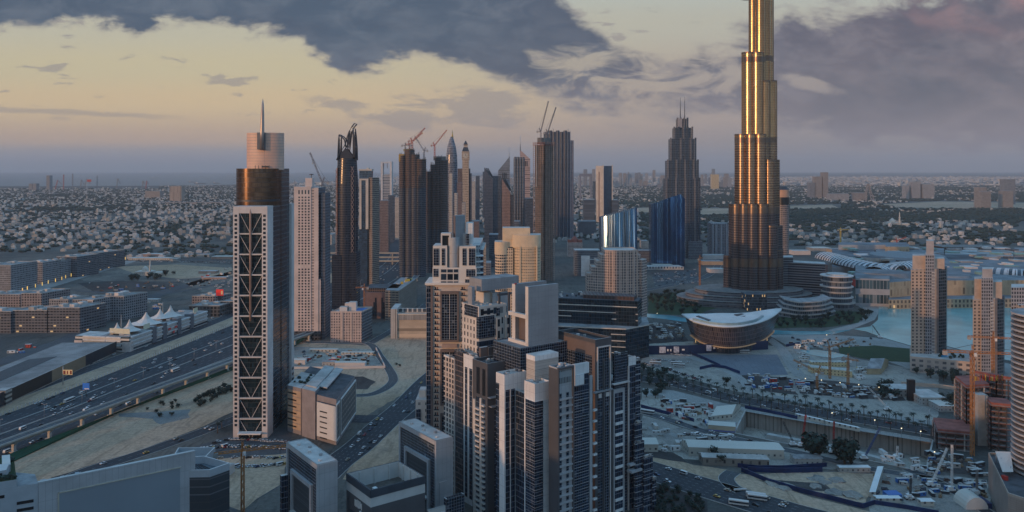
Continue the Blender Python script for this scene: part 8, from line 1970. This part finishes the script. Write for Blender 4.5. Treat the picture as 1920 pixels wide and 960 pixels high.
shed('front arched white tent by the pit', 1328, 1378, 808, 5, 11, 20, facade('tent_wall', (.56, .46, .32), (.10, .12, .3), 60, 5, 1, .22, .6, blinds=0, cz=.15), WR, y2=812)
shed('rear long white tent by the pit', 1334, 1372, 790, 4.5, 30, 30, None, WR, y2=786)
shed('cream two storey site offices under the orange cranes', 1522, 1598, 700, 6.2, 12, 2, MATS['cabin_cream'], mat('cabin_roof', (.48, .47, .42), .8, var=.25, scale=.3), y2=708, pitched=False)
shed('second row of cream site offices behind the first', 1522, 1590, 688, 5, 8, 2, MATS['cabin_cream'], MATS['cabin_roof'], pitched=False)
shed('tan walled shed with grey pitched roof right of the cream offices', 1625, 1652, 702, 6, 44, 34, mat('buff_shed', (.42, .34, .22), .8), ROOF)
shed('grey flat roofed pavilion with square columns beside the boulevard', 1672, 1718, 744, 7, 18, -6, MATS['cabin_grey'], ROOFL, pitched=False)
shed('white flat roofed pavilion right of the dark pylon', 1728, 1772, 760, 7, 26, -2, MATS['cabin_grey'], ROOFL, pitched=False)
shed('lower white roof annex in front of the pavilions', 1762, 1792, 772, 5, 18, -2, MATS['cabin_grey'], WR, pitched=False)
shed('row of white site cabins on the left edge of the sand site', 1630, 1642, 932, 3.4, 50, 30, None, WHITE, pitched=False)
shed('white site cabins at the foot of the sand site', 1645, 1690, 944, 3.2, 5, 0, None, WHITE, pitched=False); shed('white site cabins beside the tunnel shaped tent', 1728, 1752, 950, 3.2, 5, 0, None, WHITE, pitched=False)
shed('white cabins near the blue fence between the two big trees', 1575, 1632, 886, 3.4, 5, 0, MATS['cabin_grey'], WHITE, pitched=False)
shed('white warehouse with low roof at the foot of the car park', 372, 424, 897, 6, 12, 8, PALE, WR)
shed('long cream cabin row in the left construction yard', 580, 632, 662, 4, 6, 0, None, WR, pitched=False); shed('pale low cabins in the front of the left yard', 628, 684, 689, 5, 8, 0, PALE, WR, pitched=False); shed('white shed at the left of the left yard', 548, 572, 684, 5, 8, 0, PALE, WR); shed('grey shed in the middle of the left yard', 604, 628, 686, 4, 8, 0, MATS['cabin_grey'], ROOF); shed('low buff cabin row behind the left yard', 640, 700, 666, 3, 6, 0, None, WR, pitched=False)
shed('white cabins on the retaining wall edge', 1495, 1545, 784, 3.2, 4, -8, None, WHITE, pitched=False, y2=795); shed('pale site huts further right along the pit edge', 1550, 1612, 797, 3.2, 4, -8, None, WHITE, pitched=False, y2=810)
for a in (('long low rose walled compound beyond the sandy plots', 240, 318, 488, 5, 24), ('buff school like block with white roof beyond the sandy plots', 262, 300, 482, 7, 26), ('pale long block beside the far street left of the braced tower', 330, 392, 482, 6, 22), ('cream compound nearest the braced tower on the far street', 396, 434, 486, 6, 24), ('low grey workshop on the sandy plots left of the braced tower', 372, 404, 513, 5, 14), ('reddish cabin row on the sandy plots left of the braced tower', 378, 424, 524, 4, 12), ('white cabin by the dark earth plot', 318, 332, 490, 6, 12), ('pale row of cabins behind the tent roofed mall', 232, 296, 566, 4, 9), ('grey roofed shed row beside the mosque plot', 150, 178, 512, 5, 12)):
    shed(a[0], a[1], a[2], a[3], a[4], a[5], 8, [None, mat('rose_compound', (.38, .27, .22), .85), MATS['cabin_grey'], PALE][len(a[0]) % 4], [WR, ROOFL, ROOF][len(a[0]) % 3], pitched=False, name='low_building')
for a in (('low white hall at the left of the wooded park', 1226, 1262, 503, 7, 20), ('grey hall between the curved glass building and the tallest tower', 1318, 1356, 497, 8, 30), ('white sided low block left of the tallest tower foot', 1332, 1360, 512, 8, 22), ('long pale terrace behind the wooded park', 1318, 1362, 486, 9, 30), ('tan low block behind the shopping centre', 1488, 1520, 478, 10, 30), ('white low block beyond the shopping centre', 1525, 1560, 472, 9, 40), ('pale long shed beyond the shopping centre', 1560, 1622, 474, 8, 40)):
    shed(a[0], a[1], a[2], a[3], a[4], a[5], -8, [MATS['cabin_grey'], PALE, mat('tan_low', (.42, .34, .24), .85)][len(a[0]) % 3], [WR, ROOFL, ROOF][len(a[0]) % 3], pitched=False, name='low_building')
def covered_ramp():
    t = thing('covered_ramp', 'white domed tunnel tent with blue edging on the sand site', 'tent', G(1832, 955)); g = G(1832, 956); m = MB(); n = 10
    for k in range(n):
        a0, a1 = math.pi * k / n, math.pi * (k + 1) / n; f = lambda a, y: (g[0] + 7 * math.cos(a), g[1] + y, 7.5 * math.sin(a)); m.face([f(a0, 0), f(a0, 14), f(a1, 14), f(a1, 0)][::-1], WR, None, True)
    m.face([(g[0] + 7 * math.cos(math.pi * k / n), g[1], 7.5 * math.sin(math.pi * k / n)) for k in range(n + 1)], WHITE); part('shell', m, t); m = MB(); m.box(g[0] + 7, g[0] + 10, g[1] + 1, g[1] + 13, 0, 3.5, BLUEHOARD); part('side_hoarding', m, t)
    b = MB(); q = G(1673, 934); b.prism(rect(q[0], q[1], 9, 7, 4), .3, 3.6, BLUE); tag(solo('tarpaulin', b), 'bright blue tarpaulin covered stack on the sand site', 'tarpaulin')
    b = MB(); q = G(1710, 752); b.box(q[0] - 3, q[0] + 3, q[1], q[1] + 4, 0, 19, BLACK); tag(solo('pylon', b), 'dark square pylon between the two flat roofed pavilions', 'pylon')
    # long white beam on the pit floor, like the photo's pale ramp
    b = MB(); P = [(212, 664), (232, 650), (262, 630), (282, 606)]; wall_line(b, P, 4, 5, CONC, PITZ + .02); tag(solo('pit_ramp', b), 'pale concrete ramp on the floor of the pit', 'ramp')
covered_ramp()
def clutter():
    rr = random.Random(77); cm = {'white': WHITE, 'blue': BLUE, 'grey': CONC, 'red': RED, 'dark': DSTEEL, 'buff': CREAM, 'yellow': YELLOW}; protos = {}
    for c, m in cm.items():
        b = MB(); b.box(-3, 3, -1.25, 1.25, 0, 2.7, m); b.box(-2.6, -1.8, -1.29, -1.2, .3, 2.3, DSTEEL); b.box(.4, 1.8, -1.29, -1.2, 1.1, 2.0, BLACK); b.box(-3.04, 3.04, -1.1, 1.1, 2.7, 2.76, ROOFL); protos[c] = b.mesh('container')
    for poly, n, where, cols, z in (
        ([(1240, 745), (1345, 765), (1330, 800), (1250, 778)], 30, 'pale yard left of the pit tents', 'white blue red grey dark'.split(), 0), ([(1205, 790), (1290, 812), (1280, 850), (1240, 850)], 12, 'gravel yard at the central tower foot', 'white grey buff'.split(), 0),
        ([(1400, 700), (1500, 712), (1500, 740), (1400, 728)], 30, 'works yard below the plaza', 'blue white red dark grey'.split(), 0), ([(1480, 640), (1600, 640), (1640, 650), (1560, 652), (1490, 660)], 24, 'lakeside works', 'white grey buff dark'.split(), 0),
        ([(1490, 660), (1520, 670), (1520, 690), (1495, 690)], 10, 'cabin cluster left of the cream offices', 'white grey buff'.split(), 0), ([(1600, 682), (1625, 688), (1620, 712), (1600, 712)], 12, 'cabin cluster right of the cream offices', 'white grey'.split(), 0),
        ([(1500, 712), (1680, 735), (1680, 752), (1500, 740)], 50, 'crowded works strip under the orange cranes', 'dark blue grey white dark'.split(), 0), ([(1690, 892), (1840, 905), (1850, 930), (1690, 932)], 30, 'sand site of the white rigs', 'white grey dark blue'.split(), 0),
        ([(1650, 850), (1735, 868), (1730, 884), (1640, 866)], 14, 'pit edge under the retaining wall', 'white white grey dark'.split(), 0), ([(1740, 845), (1850, 870), (1850, 895), (1740, 890)], 26, 'littered yard at the foot of the red frame', 'dark blue dark grey buff'.split(), 0),
        ([(555, 668), (700, 668), (700, 682), (555, 682)], 26, 'left construction yard', 'grey red dark yellow buff'.split(), 0), ([(1215, 606), (1275, 606), (1285, 640), (1215, 640)], 36, 'works yard left of the boat shaped hall', 'white grey dark buff'.split(), 0),
        ([(170, 535), (330, 533), (320, 545), (190, 546)], 16, 'dark earth plot below the mosque', 'dark blue grey red'.split(), 0), ([(20, 655), (60, 645), (70, 655), (20, 668)], 8, 'car plot above the billboard shed', 'white red blue'.split(), 0), ([(240, 560), (310, 560), (300, 580), (235, 582)], 14, 'plots behind the tent roofed mall', 'white grey blue buff'.split(), 0),
        ([(1330, 808), (1470, 838), (1440, 852), (1300, 828)], 10, 'yard above the long white shed', 'white grey dark'.split(), 0), ([(380, 496), (435, 500), (430, 520), (370, 522)], 10, 'sandy plots left of the braced tower', 'red buff white'.split(), 0)):
        for p in scatter(poly, n, 3):
            c = rr.choice(cols); o = bpy.data.objects.new('container', protos[c]); COL.objects.link(o); o.location = (p[0], p[1], .3); o.rotation_euler = (0, 0, rr.choice((0, .3, 1.57, -.35)) + rr.gauss(0, .1)); s = rr.uniform(.6, 1.2); o.scale = (s * rr.uniform(.7, 1.4), s, s * rr.uniform(.6, 1.2))
            tag(o, '%s site cabin or container in the %s' % (c, where), 'container', 'cabins in the ' + where)
    for poly, n, where in (([(1400, 895), (1620, 895), (1600, 930), (1460, 915)], 9, 'hoarded sand field at the bottom right'), ([(1205, 800), (1250, 812), (1245, 840), (1205, 838)], 7, 'gravel yard right of the central tower'), ([(180, 533), (320, 533), (310, 544), (190, 545)], 8, 'dark earth plot below the mosque')):
        for p in scatter(poly, n, 5):
            b = MB(); r = rr.uniform(3, 7); b.blob((p[0], p[1], 0), r, YARD if where[0] != 'd' else DARKEARTH, 1, .25, rr.uniform(.2, .35), rr); tag(solo('soil_heap', b), 'low heap of loose earth on the ' + where, 'soil heap', 'earth heaps on the ' + where)
    st = [mat('stack_' + n_, c_, .9, var=.4, scale=.6) for n_, c_ in (('timber', (.26, .18, .11)), ('rebar', (.13, .09, .075)), ('block', (.36, .35, .33)), ('pipe', (.08, .09, .11)))]
    for poly, n, where in (([(1500, 714), (1680, 730), (1690, 750), (1510, 738)], 34, 'excavation under the orange cranes'), ([(1640, 885), (1850, 905), (1860, 945), (1640, 940)], 34, 'sand site of the white rigs'), ([(1740, 848), (1850, 872), (1850, 892), (1740, 884)], 22, 'yard at the foot of the red frame'), ([(1215, 745), (1340, 768), (1325, 800), (1225, 775)], 18, 'pale yard left of the pit tents'), ([(560, 660), (705, 660), (715, 686), (555, 686)], 26, 'left construction yard'), ([(1480, 634), (1640, 634), (1650, 650), (1500, 655)], 22, 'lakeside works'), ([(150, 528), (330, 530), (320, 545), (190, 547)], 16, 'dark earth plot below the mosque'), ([(1212, 610), (1275, 608), (1288, 640), (1212, 642)], 22, 'works yard left of the boat shaped hall'), ([(1390, 780), (1395, 800), (1540, 835), (1600, 855), (1690, 875), (1700, 850)], 20, 'floor of the pit')):
        zz = PITZ if where[0] == 'f' else .25
        for p in (scatter(poly, n, 3) if zz > 0 else [(PIT[1][0] + (PIT[3][0] - PIT[1][0]) * rr.uniform(.2, .8) + rr.uniform(-12, 12), PIT[1][1] + (PIT[3][1] - PIT[1][1]) * rr.uniform(.2, .8) + rr.uniform(-25, 5)) for _ in range(n)]):
            q = rr.randrange(4); b = MB(); a = rr.uniform(0, 180); w = rr.uniform(2, 6); c_ = Vector(p)
            for u in range(3): b.prism(rect(p[0] + rr.uniform(-.4, .4), p[1] + rr.uniform(-.4, .4), w * (1 - .12 * u), rr.uniform(1.2, 2.6) * (1 - .15 * u), a + rr.uniform(-6, 6)), zz + u * .6, zz + u * .6 + .6, st[q])
            tag(solo('material_stack', b), 'stack of %s on the %s' % (('timber', 'rusty steel', 'pale blocks', 'dark pipes')[q], where), 'material stack', 'building material on the ' + where)
    gl = mat('work_light', (.8, .75, .6), .5, emit=((1, .82, .5), 1.6))
    for px, y in ((1510, 725), (1540, 728), (1575, 733), (1610, 737), (1648, 742), (1640, 806), (1690, 822), (1726, 828), (1560, 792), (1500, 662), (1550, 640), (1618, 566), (1604, 566), (1232, 598), (1752, 868)):
        g = G(px, y); b = MB(); b.tube([(*g, 0), (*g, 8)], .12, STEEL, 5); b.prism(rect(g[0], g[1] - .2, .7, .4), 7.7, 8.2, gl); tag(solo('work_light', b), 'lit floodlight mast on the right hand building sites', 'floodlight', 'floodlight masts on the sites')
clutter()

# ---------------------------------------------------------------- far skyline
def far_things():
    rr = random.Random(31); HZ = [facade('far_pale', (.34, .34, .345), (.17, .17, .19), 6, 6, .5, .5, .5), facade('far_grey', (.22, .23, .25), (.11, .12, .14), 6, 6, .5, .5, .5), facade('far_tan', (.30, .265, .24), (.15, .135, .13), 6, 6, .5, .5, .5)]
    for k in range(70):
        px = rr.uniform(1080, 1405) if k < 58 else rr.uniform(884, 1000); Y = rr.uniform(8200, 11000); h = rr.choice((60, 80, 100, 130, 170)) * rr.uniform(.8, 1.25); w = rr.uniform(22, 55); b = MB(); b.box(X(px, Y), X(px, Y) + w, Y, Y + 40, 0, h, HZ[k % 3], ROOF)
        if k % 3 == 0: b.box(X(px, Y) + w * .3, X(px, Y) + w * .6, Y + 8, Y + 24, h, h + rr.uniform(8, 25), HZ[k % 3])
        tag(solo('distant_tower', b), '%s hazy tower of the far skyline %s' % (('pale', 'grey', 'tan')[k % 3], 'between the ribbed and the tallest tower' if k < 58 else 'behind the slant roofed towers'), 'tower', 'hazy towers of the far skyline')
    b = MB(); Y = 8000; b.box(X(1335, Y), X(1348, Y), Y, Y + 60, 0, Zp(327, Y), mat('far_gold', (.55, .42, .22), .5), ROOF); tag(solo('distant_tower', b), 'far squat yellowish block on the skyline left of the tallest tower', 'tower')
    for nm, lab, cat, a, c, Y, yt, m in (('distant_tower', 'left rose coloured slab of a far pair right of the domed tower', 'tower', 1528, 1541, 5600, 331, HZ[2]), ('distant_tower', 'right taller rose slab of a far pair right of the domed tower', 'tower', 1543, 1553, 5600, 323, HZ[2]), ('distant_block', 'dark low block left of the far rose pair', 'building', 1518, 1529, 5600, 342, HZ[1]),
                                        ('distant_block', 'far white framed block, left one of two', 'building', 1710, 1726, 5400, 340, HZ[0]), ('distant_block', 'far white framed block, right one of two', 'building', 1730, 1752, 5400, 345, HZ[0]), ('distant_block', 'slim far white block left of the framed pair', 'building', 1698, 1705, 5400, 348, HZ[0]), ('distant_block', 'far grey blue slab near the right edge', 'building', 1884, 1904, 4700, 336, HZ[1]), ('distant_block', 'far tan block below the grey blue slab', 'building', 1882, 1900, 4300, 358, HZ[2]), ('distant_block', 'far tan domed block right of the white framed pair', 'building', 1836, 1850, 4300, 351, HZ[2]), ('distant_block', 'dark tan block right of the domed block', 'building', 1840, 1858, 4200, 359, HZ[2]), ('distant_block', 'long far pale hall beyond the airstrip', 'building', 1556, 1592, 5200, 363, HZ[0]), ('distant_block', 'far dull red hall beyond the airstrip', 'building', 1602, 1626, 5200, 361, HZ[2]),
                                        ('distant_tower', 'tan ribbed tower standing alone among the villas on the left', 'tower', 318, 340, 5000, 349, facade('tan_ribs', (.42, .34, .28), (.2, .17, .15), 9, 60, .45, 1, .6)), ('distant_tower', 'slim blue tower at the far port', 'tower', 87, 93, 7600, 329, HZ[1]), ('distant_block', 'left dark block of the far port', 'building', 54, 60, 7600, 344, HZ[1]), ('distant_block', 'right dark block of the far port', 'building', 61, 68, 7600, 344, HZ[1]), ('distant_block', 'pale block on the far lagoon shore', 'building', 50, 61, 6200, 362, HZ[0]), ('distant_block', 'reddish far block left of the tan ribbed tower', 'building', 272, 300, 5600, 358, HZ[2]), ('distant_block', 'long reddish terrace below the tan ribbed tower', 'building', 290, 425, 4700, 379, HZ[2])):
        b = MB(); b.box(X(a, Y), X(c, Y), Y, Y + 50, 0, Zp(yt, Y), m, ROOF); tag(solo(nm, b), lab, cat)
    for px, h, l in ((103, 95, 70), (119, 150, 5), (136, 160, 4), (158, 110, 60), (182, 140, 5), (218, 110, 40), (266, 90, 30), (273, 90, 30), (150, 100, 40)):
        Y = 7900; b = MB(); x = X(px, Y); b.lattice((x, Y, 0), (x + l * .4, Y, h), 7, RST if px % 2 else GST, 14, 1.4)
        if l > 10: b.lattice((x + l * .4, Y, h), (x + l, Y, h * .55), 5, GST, 12, 1.2)
        tag(solo('port_crane', b), 'thin %s crane or mast at the far port on the sea horizon' % ('red' if px % 2 else 'grey'), 'crane', 'cranes and masts of the far port')
    Y = 5200; t = thing('flagpole', 'tall flagpole with a dark flag among the far villas on the left', 'flagpole', C(163, Y)); b = MB(); b.tube([(X(163, Y), Y, 0), (X(163, Y), Y, Zp(336, Y))], [1.6, .8], PALE); part('pole', b, t); b = MB(); b.box(X(163, Y), X(171, Y), Y, Y + .6, Zp(341, Y), Zp(336.5, Y), RED); part('flag', b, t)
    Y = 5000; t = thing('pyramid_landmark', 'far pyramid shaped building of splayed ribs beyond the airstrip', 'building', C(1629, Y)); x = X(1629, Y); z = Zp(346, Y)
    for dx in (-36, -18, 18, 36): b = MB(); b.bar((x + dx, Y, 0), (x + dx * .15, Y + 10, z), 5, HZ[2]); part('rib', b, t)
    b = MB(); b.blob((x, Y + 10, z + 3), 6, HZ[2], 1, 0); part('finial', b, t)
    Y = 12500
    for px, py, l in ((360, 342, 60), (375, 345, 80), (405, 344, 50), (290, 334, 70)):
        YY = YG(py); b = MB(); x = X(px, YY); b.prism([(x - l, YY), (x - l * .8, YY - 9), (x + l * .8, YY - 9), (x + l, YY), (x + l * .8, YY + 9), (x - l * .8, YY + 9)], 1, 9, DSTEEL); b.box(x - l * .7, x - l * .4, YY - 6, YY + 6, 9, 26, PALE); tag(solo('ship', b), 'small dark cargo ship on the far sea', 'ship', 'ships on the far sea')
far_things()
def behind_viewpoint():  # unseen towers added to keep the low sun off the foreground
    rr = random.Random(14); a = math.radians(SUN_AZ)
    for k in range(17):
        s = -560 + k * 72; D = 150 + rr.uniform(-15, 15); c = (-math.sin(a) * D + math.cos(a) * s, -math.cos(a) * D - math.sin(a) * s); h = rr.uniform(88, 122)
        if c[1] > -40: c = (c[0] - 60, c[1] - 120)
        t = thing('shade_tower', 'grey tower of the row standing behind the viewpoint', 'tower', c, 'towers standing behind the viewpoint'); b = MB(); b.prism(rect(*c, 64, 40, -38), 0, h, GREYG, ROOF); part('wall', b, t); b = MB(); b.prism(rect(*c, 20, 16, -38), h, h + 8, CONC, ROOF); part('roof_room', b, t)
behind_viewpoint()
# ---------------------------------------------------------------- air
def build_haze():
    m = bpy.data.materials.new('haze'); m.use_nodes = True; t = m.node_tree; t.nodes.clear()
    o = t.nodes.new('ShaderNodeOutputMaterial'); v = t.nodes.new('ShaderNodeVolumePrincipled')
    v.inputs['Color'].default_value = (.80, .80, .83, 1); v.inputs['Density'].default_value = HAZE; v.inputs['Anisotropy'].default_value = 0.0
    t.links.new(v.outputs[0], o.inputs['Volume'])
    b = MB(); b.box(-45000, 45000, -2600, 45000, -30, 860, m)
    tag(solo('haze', b), kind='stuff')
HAZE = 3.5e-5
build_haze()
